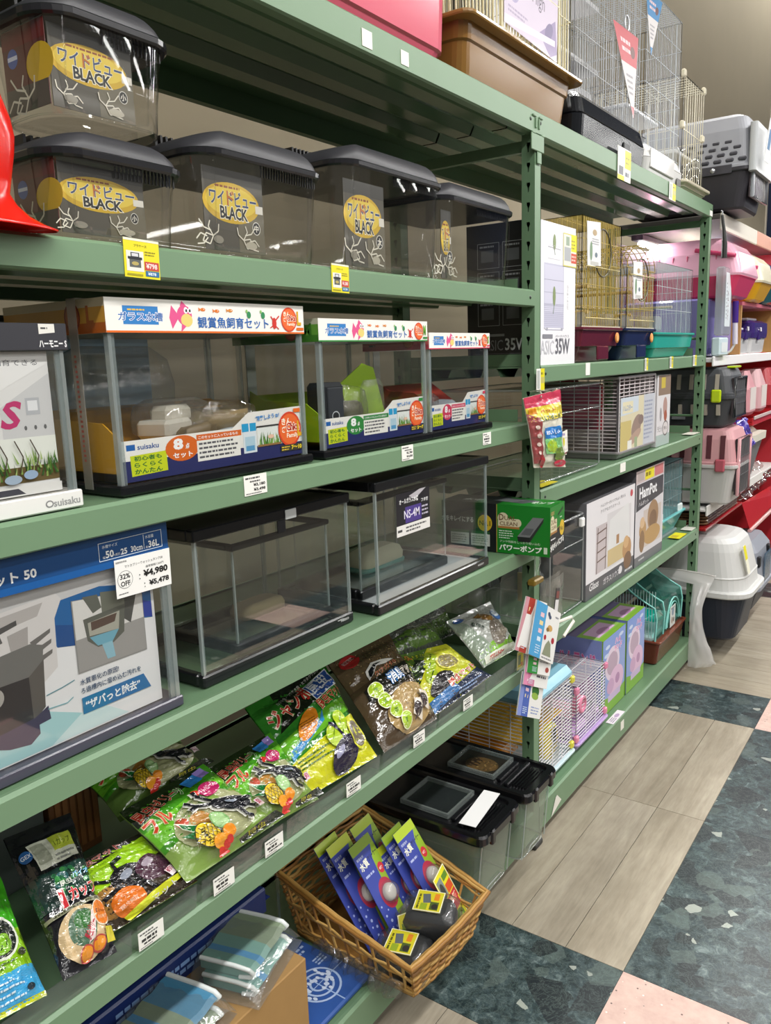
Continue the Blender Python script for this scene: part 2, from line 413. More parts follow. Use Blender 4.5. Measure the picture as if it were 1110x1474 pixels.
def piece(nm, x0, y0, x1, y1, mat, swap=False):
    w, d = round(x1-x0, 4), round(y1-y0, 4); k = (nm, w, d, swap)
    if k not in _tm:
        mb = MB(); g = .0009 if nm == 'plank' else .0004
        if swap:
            mb.box((-d/2+g, -w/2+g, -.004), (d/2-g, w/2-g, 0), '#999', .0004)
        else: mb.box((-w/2+g, -d/2+g, -.004), (w/2-g, d/2-g, 0), '#999', .0004)
        me = mb.mesh(nm); me.materials.append(mat); _tm[k] = me
    o = bpy.data.objects.new(nm, _tm[k]); COL.objects.link(o); o.parent = floor
    o.location = ((x0+x1)/2, (y0+y1)/2, 0)
    if swap: o.rotation_euler = (0, 0, math.pi/2)
PW, PL, TW = .1524, .776, .33
X0s = (-.057, .73, 1.517)
Y0 = -.342
for bi, bx in enumerate(X0s):
    for by in (-1, 0, 1, 2, 3):
        y = Y0+by*(2*PL+.335)
        if by in (1, 3):                        # the block beyond is laid crosswise
            for k in range(10):
                piece('plank', bx, y+k*PL/5, bx+.457, y+(k+1)*PL/5, WOODT, True)
        else:
            for i in range(3):
                for j in range(2): piece('plank', bx+i*PW, y+j*PL, bx+(i+1)*PW, y+(j+1)*PL, WOODT)
        for j in range(2): piece('marble_tile', bx+.457, y+j*PL, bx+.457+TW, y+(j+1)*PL, MARB)
        piece('marble_tile', bx, y-.335, bx+.457, y, MARB)
        piece('pink_tile', bx+.457, y-.335, bx+.457+TW, y, PINK)
# ================================================================== the green rack
rack = thing('shelving_rack', 'green steel shelving rack with keyhole posts standing along the aisle', 'shelving', (-.24, 0, 0))
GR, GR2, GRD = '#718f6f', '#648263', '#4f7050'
LEV1 = {'A': 2.131, 'B': 1.677, 'C': 1.321, 'D': .968, 'E': .622, 'F': .127}
LEV2 = {'A': 2.131, 'B': 1.474, 'C': 1.12, 'D': .67, 'F': .127}
DEP = -.47
def keyhole(cy, cz):   # outline of one teardrop slot, in (x offset, z)
    return [(-.0045, .010), (.0045, .010), (.0058, .004), (.0024, -.004), (.0016, -.014), (-.0016, -.014), (-.0024, -.004), (-.0058, .004)]
def post(y, xf, flip, ztop=2.075):
    """C-section upright; its -Y face carries the keyhole slots"""
    mb = MB(); s = 1 if not flip else -1; xb = xf-.038*s
    xa, xc = min(xf, xb), max(xf, xb); mid = (xa+xc)/2
    z = .02
    while z < ztop:
        z1 = min(z+.05, ztop); c = (z+z1)/2; ring = []
        if z1-z > .045:
            hole = [(mid+a, c+b) for a, b in keyhole(0, 0)]
            rect = [(xa+.008, z1), (xc-.008, z1), (xc, c+.01), (xc, c-.01), (xc-.008, z), (xa+.008, z), (xa, c-.01), (xa, c+.01)]
            n = len(mb.v); mb.v += [(p[0], y, p[1]) for p in rect]+[(p[0], y, p[1]) for p in hole]+[(p[0], y+.004, p[1]) for p in hole]
            for i in range(8):
                j = (i+1) % 8
                for f in ((i, 8+i, 8+j, j), (8+i, 16+i, 16+j, 8+j)):
                    mb.f.append([n+q for q in f]); mb.c.append(H(GR2)); mb.s.append(False)
            mb.add([(xa, y, z), (xa+.008, y, z), (xa, y, c-.01)], [(0, 1, 2)], GR2); mb.add([(xc, y, z), (xc, y, c-.01), (xc-.008, y, z)], [(0, 1, 2)], GR2)
            mb.add([(xa, y, z1), (xa, y, c+.01), (xa+.008, y, z1)], [(0, 1, 2)], GR2); mb.add([(xc, y, z1), (xc-.008, y, z1), (xc, y, c+.01)], [(0, 1, 2)], GR2)
        else: mb.quad((xa, y, z), (xc, y, z), (xc, y, z1), (xa, y, z1), GR2)
        z = z1
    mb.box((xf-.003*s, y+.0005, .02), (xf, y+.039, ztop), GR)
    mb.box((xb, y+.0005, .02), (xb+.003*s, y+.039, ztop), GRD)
    mb.box((xa, y+.036, .02), (xc, y+.039, ztop), '#243524')  # back plate added in near-black green, painting the dark inside the slots
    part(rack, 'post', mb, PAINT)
    ft = MB(); ft.box((mid-.03, y-.008, 0), (mid+.03, y+.047, .02), '#2b2b2b', .004); part(rack, 'foot', ft, MATT)
for y in (-1.84, 0, 1.80):
    post(y, 0, False); post(y, DEP, True)
def shelf(y0, y1, z, h, name='shelf', ends=True):
    d = MB(); d.box((DEP+.004, y0, z-.006), (-.004, y1, z-.001), GR2)
    sh = part(rack, name, d, PAINT)
    f = MB()   # front beam: rolled lip above, return below
    pr = [(-.012, z), (-.004, z+.001), (0.002, z-.004), (.002, z-h), (-.003, z-h-.003), (-.022, z-h-.003), (-.022, z-h+.002), (-.010, z-.006)]
    f.loft([[(x, y0, zz) for x, zz in pr][::-1], [(x, y1, zz) for x, zz in pr][::-1]], GR)
    part(sh, 'front_beam', f, PAINT)
    f = MB(); f.box((DEP, y0, z-h), (DEP+.02, y1, z-.001), GR2); part(sh, 'rear_beam', f, PAINT)
    for x in (-.105, -.215, -.325):
        r = MB(); pr = [(x-.034, z-.006), (x-.022, z-.03), (x+.022, z-.03), (x+.034, z-.006)]
        r.loft([[(a, y0+.004, b) for a, b in pr], [(a, y1-.004, b) for a, b in pr]], GR2, closed=False, caps=(0, 0)); part(sh, 'rib', r, DECK)
    for y in ((y0, y1-.003) if ends else ()):
        e = MB(); e.box((DEP+.03, y, z), (-.05, y+.003, z+.034), GR2); part(sh, 'end_plate', e, PAINT)
    for y in (y0+.03, y1-.03):
        b = MB(); b.lathe([(0, .0036), (.0035, .0036), (.005, .002)], '#1e2a1e', 10, (0, y, z-h/2), 'x'); part(sh, 'bolt', b, MATT)
    return sh
for k, z in LEV1.items():
    if k == 'A': continue
    shelf(-1.80, -.001, z, .041 if k != 'F' else .085)
for k, z in LEV2.items():
    if k == 'A': continue
    shelf(.040, 1.799, z, .045 if k != 'F' else .085)
shelf(-1.80, -.0, 2.131, .055, ends=False); shelf(.0002, 1.84, 2.131, .055, ends=False)
jb = MB(); jb.box((.002, -.03, 2.03), (.0055, .047, 2.072), GR, .002); jb.box((.002, .006, 2.0), (.0055, .032, 2.03), GR, .002)
for y, z in ((-.022, 2.112), (.018, 2.112), (-.026, 2.07), (.03, 2.07)): jb.box((.0015, y, z), (.006, y+.022, z+.006), GR, .002)
for y in (-.004, .016): jb.box((.0015, y, 2.085), (.006, y+.006, 2.112), GR, .002)
part(rack, 'joint_bracket', jb, PAINT)
for y in (.012, 1.81):
    cb = MB(); pr = [(0, 2.064), (0, 2.036), (.018, 2.036), (.018, 2.04), (.004, 2.042), (.004, 2.064)]
    cb.loft([[(-.04, y+a, b) for a, b in pr], [(DEP+.04, y+a, b) for a, b in pr]], GR2); part(rack, 'cross_brace', cb, PAINT)
for y in (.005, 1.805):
    for z in (.3, .85, 1.2, 1.55):
        cb = MB(); cb.bar((-.03, y+.02, z), (DEP+.03, y+.02, z+.0), .006, GRD, 6)
        if y > 1: part(rack, 'cross_brace', cb, PAINT)
# ================================================================== insect cases on the second shelf
def beetle(pr, u, v, s, col, fl=1):
    for a in ([(0, 0), (.25, .35), (.15, .6)], [(.1, .2), (.5, .3), (.75, .6)], [(0, 0), (-.3, .2), (-.35, .5)], [(.35, -.05), (.7, .05), (.95, -.2)], [(.3, -.1), (.55, -.35), (.9, -.4)], [(0, 0), (.4, .08), (.6, -.25), (.2, -.35), (0, 0)]):
        pr.line([(u+fl*x*s, v+y*s) for x, y in a], s*.055, col)
def case_label(par, x, y0, z0, w, h, size, k):
    mb = MB(); mb.box((x-.0012, y0, z0), (x, y0+w, z0+h), '#4f4b41'); c = part(par, 'card_insert', mb, CARD)
    pr = Print(front(x, y0, z0))
    pr.rect(w*.55, 0, w, h*.55, '#6a6452'); pr.rect(0, h*.84, w, h, '#3a3832')
    pr.ell(w*.46, h*.60, w*.47, h*.25, '#c9a527', 30); pr.ell(w*.46, h*.62, w*.42, h*.19, '#dcc045', 28)
    pr.rows(w*.2, h*.76, w*.78, h*.82, 1, '#8a4a20', seed=k)
    pr.text('ワイドビュー', w*.10, h*.56, h*.19, '#33456e', w=w*.78, bold=.02, out='#e8dfb8', ow=.03)
    pr.text('ド', w*.38, h*.57, h*.18, '#b5672a', bold=.02)
    pr.text('BLACK', w*.26, h*.40, h*.155, '#222', w=w*.46, bold=.03, out='#e9e4d0', ow=.05)
    pr.rect(w*.86, h*.52, w*.99, h*.62, '#d8d4c8')
    pr.ell(w*.86, h*.33, h*.075, h*.085, '#d9d6cc', 18); pr.ell(w*.86, h*.33, h*.065, h*.075, '#2c2b28', 18)
    pr.text(size, w*.86, h*.285, h*.09, '#e6e2d6', bold=.02, al='c')
    beetle(pr, w*.12, h*.17, h*.3, '#d8d3c2', -1 if k % 2 else 1); beetle(pr, w*.62, h*.16, h*.3, '#d8d3c2')
    pr.ell(w*.2, h*.13, w*.08, h*.05, '#8f8a7c'); pr.ell(w*.75, h*.1, w*.1, h*.05, '#b0aa98')
    pr.done(c, 'printed_label')
def insect_case(name_label, y0, y1, z0, hb, size, k, xf=-.012, dep=.19, lidh=.036, card=.60, red=False, group='clear insect cases on the second shelf'):
    w = y1-y0; t = thing('insect_case', name_label, 'insect case', (xf-dep/2, (y0+y1)/2, z0), group)
    def ring(z, ins, bul=.013, r=.045):
        p = rr(xf-dep+ins, xf-ins, y0+ins, y1-ins, r, z, 6); yc = (y0+y1)/2; o = []
        for x, y, zz in p:
            if x > xf-r-ins-.001: x += bul*(1-((y-yc)/(w/2))**2)*max(0, (x-(xf-dep/2))/(dep/2))
            o.append((x, y, zz))
        return o
    b = MB(); b.loft([ring(z0+.001, .016), ring(z0+.004, .011), ring(z0+.05, .008), ring(z0+hb-.012, .002), ring(z0+hb, .001)], '#e8e8e6', caps=(1, 0), smooth=True)
    part(t, 'case_body', b, SMOKE)
    rb = MB()
    for y in (y0+.028, y1-.055, y1-.04):
        rb.tube([(xf-.004, y, z0+.012), (xf+.003, y, z0+hb*.5), (xf+.006, y, z0+hb-.006)], .0014, '#d8dad8', 5)
    rb.tube(ring(z0+.004, .012), .0016, '#e6e8e6', 4, closed=True)
    part(t, 'moulded_rib', rb, CLEAR)
    l = MB(); zt = z0+hb
    l.loft([ring(zt-.009, -.003), ring(zt-.006, -.0055), ring(zt+.001, -.006), ring(zt+.003, -.004)], '#232326', caps=(1, 1), smooth=False)
    part(t, 'lid', l, PLASTIC)
    dm = MB(); yc = (y0+y1)/2
    dm.loft([[(x, y, zt+.001) for x, y, _ in ring(0, -.001)]]+[[(x, y, z_-lidh*.6*q*abs((y-yc)/(w/2))**2.5) for x, y, z_ in ring(zt+lidh*q, -.001+e)] for q, e in ((.25, .0005), (.5, .003), (.72, .008), (.88, .016), (.97, .028), (1, .045))], '#3a3a3e', caps=(0, 1), smooth=True)
    lid2 = part(t, 'lid_cover', dm, MATT)
    g = MB()
    n = max(8, int(w/.012))
    for i in range(n):
        y = y0+.02+(w-.04)*i/(n-1)
        g.box((xf-dep+.012, y-.0022, zt+.003), (xf-dep*.52, y+.0022, zt+lidh*.9), '#141416')
    g.box((xf-dep+.008, y0+.012, zt+.003), (xf-dep+.016, y1-.012, zt+lidh*.92), '#1b1b1d', .002)
    part(t, 'vent_grille', g, MATT)
    g = MB()
    n = int(w*.45/.006)
    for i in range(n):
        y = y1-.02-(w*.45)*i/(n-1); g.box((xf-.010, y-.001, zt-.022), (xf-.008, y+.001, zt-.008), '#1c1c1e')
    part(t, 'vent_comb', g, MATT)
    case_label(t, xf-.012, y0+.016, z0+.010, w*card, hb*.80, size, k)
    if red:
        sb = MB(); sb.box((xf-.11, y0+.0125, z0+.012), (xf-.013, y0+.0135, z0+hb*.92), '#5b2a28'); c = part(t, 'side_card', sb, CARD)
        pr = Print(side(y0+.0125, xf-.11, z0+.012)); hh = hb*.92-.012
        pr.rect(0, hh*.78, .097, hh, '#6b1f22'); pr.ell(.022, hh*.66, .012, .012, '#4a62a8', 18); pr.rect(.011, hh*.64, .033, hh*.69, '#d7dcec')
        pr.ell(.082, hh*.5, .03, hh*.24, '#c9a527', 24); pr.rect(0, 0, .097, hh*.3, '#4d4743'); beetle(pr, .05, hh*.14, .05, '#d8d3c2', -1)
        pr.done(c, 'printed_label')
    return t
insect_case('small clear insect case with black lid, lower one of the stacked pair', -1.424, -1.196, 1.678, .112, '小', 1, red=True, dep=.16)
insect_case('small clear insect case on top of another, tallest of the case row', -1.418, -1.204, 1.835, .125, '小', 2, red=True, dep=.15)
insect_case('medium clear insect case with the 中 circle beside the stacked pair', -1.172, -.868, 1.678, .157, '中', 3, card=.44, dep=.22, lidh=.045)
insect_case('large clear insect case with the 大 circle and black arched lid', -.815, -.446, 1.678, .20, '大', 4, card=.36, dep=.26, lidh=.05)
insect_case('large clear insect case next to the green middle post', -.430, -.060, 1.678, .19, '大', 5, card=.12, dep=.26, lidh=.05, xf=-.03)
# red flared piece at the shelf end
mb = MB()
mb.lathe([(.03, .21), (.055, .185), (.070, .16), (.083, .125), (.086, .105), (.083, .085), (.076, .055), (.072, .038), (.080, .026), (.096, .014), (.116, .006), (.132, .002), (.130, .0)], '#d81f12', 44, (.012, -1.572, 1.679)); mb.v = [((x-.012)*.27+.012, y, z) for x, y, z in mb.v]
solo('red_plastic_stand', 'glossy red flared plastic stand at the left end of the case shelf', 'stand', mb, PLASTIC, (.012, -1.572, 1.679))
# ================================================================== aquarium sets on the third shelf
def fish(pr, u, v, s, body, belly='#e8d27a'):
    pr.poly([(u-.5*s, v+.45*s), (u-.15*s, v+.05*s), (u-.5*s, v-.4*s), (u-.62*s, v)], body)
    pr.ell(u+.1*s, v+.1*s, .36*s, .36*s, body, 20); pr.ell(u+.2*s, v-.08*s, .28*s, .24*s, belly, 18)
    pr.ell(u+.18*s, v+.28*s, .1*s, .12*s, '#fff', 12); pr.ell(u+.38*s, v+.28*s, .1*s, .12*s, '#fff', 12)
    pr.ell(u+.2*s, v+.27*s, .045*s, .06*s, '#222', 10); pr.ell(u+.37*s, v+.27*s, .045*s, .06*s, '#222', 10)
    pr.poly([(u-.1*s, v+.42*s), (u+.2*s, v+.45*s), (u, v+.62*s)], body); pr.poly([(u-.05*s, v-.2*s), (u+.15*s, v-.3*s), (u-.1*s, v-.5*s)], body)
def tinyfish(pr, u, v, s, c):
    pr.ell(u, v, s*.5, s*.25, c, 12); pr.poly([(u-.4*s, v), (u-.85*s, v+.3*s), (u-.8*s, v-.3*s)], c); pr.ell(u+.2*s, v+.05*s, s*.08, s*.08, '#fff', 8)
def chica(pr, cu, cv, r, size, accent):
    pr.ell(cu, cv, r*1.05, r*1.08, '#d5401f', 28); pr.ell(cu, cv, r*.92, r*.95, '#e9692c', 26)
    pr.text('きん', cu-r*.72, cv+r*.28, r*.42, '#fff5df', w=r*.85, bold=.03); pr.text('ぎょ', cu-r*.72, cv-r*.2, r*.40, '#fff5df', w=r*.7, bold=.03)
    pr.text('Chica', cu-r*.3, cv-r*.12, r*.52, '#c02815', w=r*1.2, bold=.03, out='#fff5df', ow=.06)
    pr.text('Family', cu-r*.3, cv-r*.62, r*.36, '#fff5df', w=r*1.1, bold=.02)
def set_header(pr, w, h, acc, size):
    pr.rect(0, 0, w, h, '#f1efe8'); pr.rect(0, 0, w, h*.06, acc)
    pr.rect(w*.07, h*.24, w*.22, h*.78, '#2f7fc4'); pr.rows(w*.09, h*.62, w*.2, h*.72, 1, '#f2c23a')
    pr.text('ガラス水槽', w*.05, h*.34, h*.26, '#1f62ad', w=w*.19, bold=.015, out='#fff', ow=.045)
    fish(pr, w*.33, h*.46, h*.85, '#e4568f')
    for k, (a, c) in enumerate(((.43, '#e07a2c'), (.50, '#e07a2c'), (.57, '#d98a3a'), (.67, '#2f8a55'), (.75, '#2f8a55'))):
        (tinyfish(pr, w*a, h*(.74-.03*(k % 2)), h*.22, c) if k < 3 else (pr.ell(w*a, h*.62, h*.10, h*.12, c, 14), pr.ell(w*a-h*.1, h*.74, h*.05, h*.06, '#8cc06a', 10)))
    pr.text('観賞魚飼育セット', w*.40, h*.16, h*.36, '#1c64b4', w=w*.38, bold=.010)
    pr.ell(w*.815, h*.36, h*.11, h*.2, '#cf3328', 14); pr.line([(w*.795, h*.6), (w*.815, h*.4), (w*.845, h*.62)], h*.05, '#cf3328'); pr.line([(w*.79, h*.2), (w*.815, h*.3), (w*.84, h*.16)], h*.04, '#cf3328')
    chica(pr, w*.905, h*.5, h*.40, size, acc)
    pr.text(size, w*.955, h*.3, h*.5, '#d9a514' if size == 'L' else '#6ab02e', w=w*.026, bold=.04); pr.rect(w*.95, h*.12, w*.995, h*.22, acc)
def set_card(pr, w, h, acc, size, n):
    # stepped front label: low on the left, tall on the right
    lo, hi = h*.70, h
    pr.poly([(0, 0), (w, 0), (w, hi), (w*.66, hi*.97), (w*.56, lo), (0, lo)], '#f2f0ea'); pr.poly([(0, 0), (w, 0), (w, h*.26), (0, h*.36)], '#232a63')
    pr.rect(w*.02, h*.53, w*.06, h*.63, '#1d63b0'); pr.text('suisaku', w*.07, h*.53, h*.09, '#1d4f98', w=w*.10, bold=.02)
    pr.rect(w*.035, h*.10, w*.205, h*.45, '#cfdc1e', .03)
    for k, s in enumerate(('初心者も', 'らくらく', 'かんたん')): pr.text(s, w*.05, h*(.34-.11*k), h*.085, '#25702e', w=w*.13, bold=.03)
    pr.ell(w*.32-w*.035, h*.46, w*.085, h*.23, acc, 26); pr.text('8', w*.24, h*.44, h*.2, '#fff', bold=.05, w=w*.05); pr.text('点', w*.30, h*.44, h*.1, '#fff', bold=.03); pr.text('セット', w*.235, h*.29, h*.1, '#fff', w=w*.10, bold=.03)
    pr.rect(w*.36, h*.17, w*.60, h*.56, '#f7f5ee'); pr.rect(w*.36, h*.55, w*.61, h*.66, acc); pr.text('このセットに入っているもの', w*.37, h*.575, h*.06, '#fff', w=w*.22, bold=.02)
    pr.rows(w*.37, h*.20, w*.585, h*.53, 4, '#5b5b60', seed=n)
    pr.rect(w*.42+w*.2, h*.18, w*.70, h*.74, '#e3edf4'); pr.rect(w*.615, h*.60, w*.655, h*.76, '#2aa3d8'); pr.rect(w*.662, h*.60, w*.70, h*.76, '#2aa3d8'); pr.rect(w*.63, h*.22, w*.69, h*.5, '#b7d6e6'); pr.rect(w*.635, h*.22, w*.685, h*.32, '#5aa0cf')
    pr.rect(w*.705, h*.27, w*.855, h*.66, '#eef2ee')
    rn = random.Random(n)
    for k in range(26):
        a = w*.71+w*.14*rn.random(); pr.poly([(a, h*.3), (a+w*.008, h*.3), (a+w*rn.uniform(-.01, .02), h*rn.uniform(.4, .58))], rn.choice(('#5d8f35', '#3f7427', '#86ad52')))
    pr.ell(w*.79, h*.45, w*.02, h*.04, '#e0b9a0', 12); pr.rect(w*.705, h*.27, w*.855, h*.31, '#8c6a3d'); pr.line([(w*.70, h*.67), (w*.86, h*.67)], h*.03, '#333')
    pr.text('飼育しようョ!', w*.70, h*.78, h*.10, '#2a7fc4', w=w*.15, bold=.03, ang=.06)
    chica(pr, w*.915, h*.55, min(w*.085, h*.33), size, acc); pr.rect(w*.945, h*.88, w*.99, h*.96, acc)
    pr.rect(w*.85, h*.10, w*.995, h*.23, '#3a3a2a'); pr.text('7〜10' if size == 'L' else '5〜7', w*.92, h*.12, h*.09, '#f0d62a', w=w*.07, bold=.04); pr.rows(w*.855, h*.11, w*.915, h*.21, 2, '#e8c63a')
    if size == 'L': pr.text('L', w*.965, h*.38, h*.32, '#e0a81a', w=w*.03, bold=.05)
def glass_box(t, x0, x1, y0, y1, z0, z1, th=.004, mat=None, edge=None, pil=.007):
    mat = mat or CLEAR
    for nm, a, b in (('glass_pane', (x1-th, y0, z0), (x1, y1, z1)), ('glass_pane', (x0, y0, z0), (x0+th, y1, z1)), ('glass_pane', (x0+th, y0, z0), (x1-th, y0+th, z1)), ('glass_pane', (x0+th, y1-th, z0), (x1-th, y1, z1))):
        m = MB(); m.box(a, b, '#e6ecea'); part(t, nm, m, mat)
    for x, y in ((x1, y0), (x1, y1), (x0, y0), (x0, y1)):
        m = MB(); sx = -1 if x == x1 else 1; sy = 1 if y == y0 else -1
        m.box((x+.0006*-sx, y-.0006*sy, z0), (x+sx*pil, y+sy*pil*.55, z1), '#dfeae9'); m.box((x+sx*.001, y+sy*(pil*.5), z0), (x+sx*pil*.5, y+sy*(pil*1.25), z1), '#c4d2d2')
        part(t, 'glass_edge', m, edge or GEDGE)
def aquarium_set(label, y0, y1, z0, z1, hh, xf, dep, acc, hside, size, inner, n):
    x0 = xf-dep; w = y1-y0
    t = thing('aquarium_set', label, 'aquarium', ((x0+xf)/2, (y0+y1)/2, z0), 'boxed goldfish aquarium sets on the third shelf')
    b = MB(); b.box((x0-.006, y0-.008, z0), (xf+.010, y1+.008, z0+.016), '#17181b', .003); part(t, 'base_frame', b, PLASTIC)
    glass_box(t, x0, xf, y0, y1, z0+.016, z1-hh+.002, .003, CLEAR, GEDGE, .009)
    h = MB(); [h.box(a_, b_, '#efece4') for a_, b_ in (((xf+.002, y0-.004, z1-hh), (xf+.004, y1+.004, z1)), ((x0-.004, y0-.004, z1-hh), (x0-.002, y1+.004, z1)), ((x0-.002, y0-.004, z1-hh), (xf+.002, y0-.002, z1)), ((x0-.002, y1+.002, z1-hh), (xf+.002, y1+.004, z1)))]; hd = part(t, 'header_sleeve', h, CARD)
    pr = Print(front(xf+.004, y0-.004, z1-hh)); set_header(pr, w+.008, hh, acc, size); pr.done(hd, 'printed_header')
    pr = Print(side(y0-.004, x0-.004, z1-hh)); dw = dep+.008
    pr.rect(0, 0, dw, hh, hside[0]); pr.rect(0, 0, dw, hh*.75, hside[1]); pr.rect(0, 0, dw, hh*.30, hside[2]); pr.ell(dw*.70, hh*.5, hh*.40, hh*.42, '#8f3a28', 22); pr.ell(dw*.70, hh*.5, hh*.33, hh*.35, '#b5623a', 20)
    pr.text(size, dw*.83, hh*.25, hh*.55, hside[2], bold=.04); pr.rows(dw*.1, hh*.2, dw*.25, hh*.45, 1, '#333'); pr.done(hd, 'printed_side')
    c = MB(); c.box((xf-.0055, y0+.006, z0+.017), (xf-.0045, y0+.007, z0+.018), acc); cd = part(t, 'front_label', c, CARD)
    pr = Print(front(xf-.0038, y0+.008, z0+.018)); set_card(pr, w-.016, .088 if size == 'L' else .082, acc, size, n); pr.done(cd, 'printed_label')
    # inside: card cradle, background sheet, kit
    m = MB(); m.box((x0+.012, y0+.014, z0+.017), (x0+.014, (y0+(y1-y0)*.62 if size == 'L' else y0+.04), z1-hh), '#9cb8cc' if size == 'L' else '#b5bcb6'); part(t, 'background_sheet', m, PAPER)
    m = MB()
    for y in (y0+.012,):
        m.loft([[(x0+.02, y, z0+.017), (xf-.012, y, z0+.017), (xf-.012, y, z0+.08), (xf-.05, y, z0+.105), (x0+.06, y, z0+.11), (x0+.02, y, z0+.13)],
                [(x0+.02, y+.002, z0+.017), (xf-.012, y+.002, z0+.017), (xf-.012, y+.002, z0+.08), (xf-.05, y+.002, z0+.105), (x0+.06, y+.002, z0+.11), (x0+.02, y+.002, z0+.13)]], inner)
    m.box((x0+.02, y0+.012, z0+.017), (xf-.012, y1-.012, z0+.030), inner)
    m.add([(x0+.02, y0+.012, z0+.12), (x0+.02, y1-.02, z0+.12), (xf-.03, y1-.02, z0+.031), (xf-.03, y0+.012, z0+.031)], [(0, 1, 2, 3), (3, 2, 1, 0)], inner)
    part(t, 'card_cradle', m, CARD)
    return t, x0
def blob(pts, name, par, mat, col, seed=0, nz=.006):
    pass
def soft_box(par, name, cx, cy, cz, sx, sy, sz, mat, col, rz=0, nz=.004, seed=0, tilt=0):
    mb = MB(); rn = random.Random(seed); ph = rn.uniform(0, 9)
    M = Matrix.Translation((cx, cy, cz)) @ Matrix.Rotation(rz, 4, 'Z') @ Matrix.Rotation(tilt, 4, 'X'); mb.M = M
    rings = []
    for k, (q, s) in enumerate(((0, .75), (.08, .97), (.5, 1), (.85, .9), (1, .62))):
        ring = []
        for x, y, _ in rr(-sx/2*s, sx/2*s, -sy/2*s, sy/2*s, min(sx, sy)*.25*s, 0, 3):
            e = noise.noise((x*40+ph, y*40, q*3))*nz*2; ring.append((x+e, y-e, q*sz+e*.6))
        rings.append(ring)
    mb.loft(rings, col, smooth=True); return part(par, name, mb, mat)
t, x0 = aquarium_set('large glass aquarium set with orange header and clear strap on left side', -1.350, -.934, 1.322, 1.607, .049, -.030, .25, '#e06a1c', ('#cdbf9f', '#d39a35', '#b35a1a'), 'L', '#e3a81c', 3)
soft_box(t, 'blister_pack', -.12, -1.17, 1.395, .09, .15, .06, CBAG, '#e8e4da', .35, .003, 2); m = MB(); m.M = Matrix.Translation((-.12, -1.18, 1.392)) @ Matrix.Rotation(.35, 4, 'Z'); m.box((-.03, -.055, 0), (.03, .03, .03), '#d9d4c8', .006); m.box((-.02, -.03, .02), (.02, .05, .052), '#c9c3b4', .008); part(t, 'filter_box', m, MATT)
soft_box(t, 'gravel_bag', -.14, -1.06, 1.385, .10, .17, .055, CBAG, '#b8a888', .1, .012, 4); soft_box(t, 'gravel', -.14, -1.06, 1.387, .08, .14, .04, KRAFT, '#8a7650', .1, .012, 14); soft_box(t, 'gravel_bag', -.10, -1.15, 1.375, .05, .12, .035, MATT, '#6b5a3c', .3, .006, 9)
soft_box(t, 'air_bag', -.22, -1.20, 1.42, .05, .22, .12, CBAG, '#bcd4e4', 0, .012, 5)
soft_box(t, 'leaflet', -.10, -1.03, 1.385, .08, .12, .012, PAPER, '#b9c6d2', .5, .002, 6)
m = MB()
yy = -1.3605
m.box((-.105, yy, 1.33), (-.085, yy+.0012, 1.609), '#cfcac2'); m.box((-.105, yy, 1.608), (-.085, -.93, 1.6092), '#cfcac2')
sp = part(t, 'strap', m, HAZE); pr = Print(side(yy, -.105, 1.33)); pr.rows(.006, .04, .012, .2, 22, '#b0584c', .5, 3); pr.done(sp)
t, x0 = aquarium_set('medium glass aquarium set with green header and lime card inside', -.885, -.512, 1.322, 1.587, .043, -.030, .22, '#2f8a3c', ('#bdbfa8', '#5f9a35', '#3d7a25'), 'M', '#a9cf24', 4)
m = MB(); m.loft([[(-.10, -.70, 1.36), (-.10, -.57, 1.36), (-.10, -.62, 1.49), (-.10, -.66, 1.50), (-.10, -.74, 1.46)], [(-.098, -.70, 1.36), (-.098, -.57, 1.36), (-.098, -.62, 1.49), (-.098, -.66, 1.50), (-.098, -.74, 1.46)]], '#a4cb28'); part(t, 'card_flap', m, CARD)
m = MB(); m.box((-.115, -.835, 1.37), (-.065, -.765, 1.465), '#25272b', .008); m.box((-.066, -.825, 1.38), (-.062, -.775, 1.455), '#34373c', .003); fb = part(t, 'filter_pump', m, MATT)
pr = Print(front(-.0618, -.825, 1.38)); pr.ell(.022, .018, .012, .010, '#c9cdd2', 16); pr.ell(.022, .018, .010, .008, '#25272b', 16); pr.done(fb)
soft_box(t, 'gravel_bag', -.11, -.71, 1.37, .07, .10, .085, CBAG, '#b7b0a0', .1, .008, 7); soft_box(t, 'gravel', -.11, -.71, 1.372, .05, .08, .05, MATT, '#6d6a5a', .1, .008, 8)
m = MB(); m.tube([(-.13+.035*math.cos(a), -.60, 1.43+.035*math.sin(a)) for a in [k*.4 for k in range(32)]], .003, '#d7ddd8', 6); part(t, 'air_hose', m, CLEAR)
soft_box(t, 'instruction_bag', -.075, -.66, 1.375, .012, .08, .09, CBAG, '#e4e4df', .0, .002, 12)
t, x0 = aquarium_set('small glass aquarium set with red-trimmed header at right of the row', -.494, -.212, 1.322, 1.563, .037, -.032, .18, '#d8385c', ('#cbb8b0', '#c86a6a', '#b04050'), 'S', '#b8432e', 5)
soft_box(t, 'blister_pack', -.10, -.42, 1.36, .07, .10, .06, CBAG, '#d8d8d2', .2, .004, 9); soft_box(t, 'leaflet', -.10, -.32, 1.37, .06, .09, .03, PAPER, '#8f969b', .4, .003, 10)
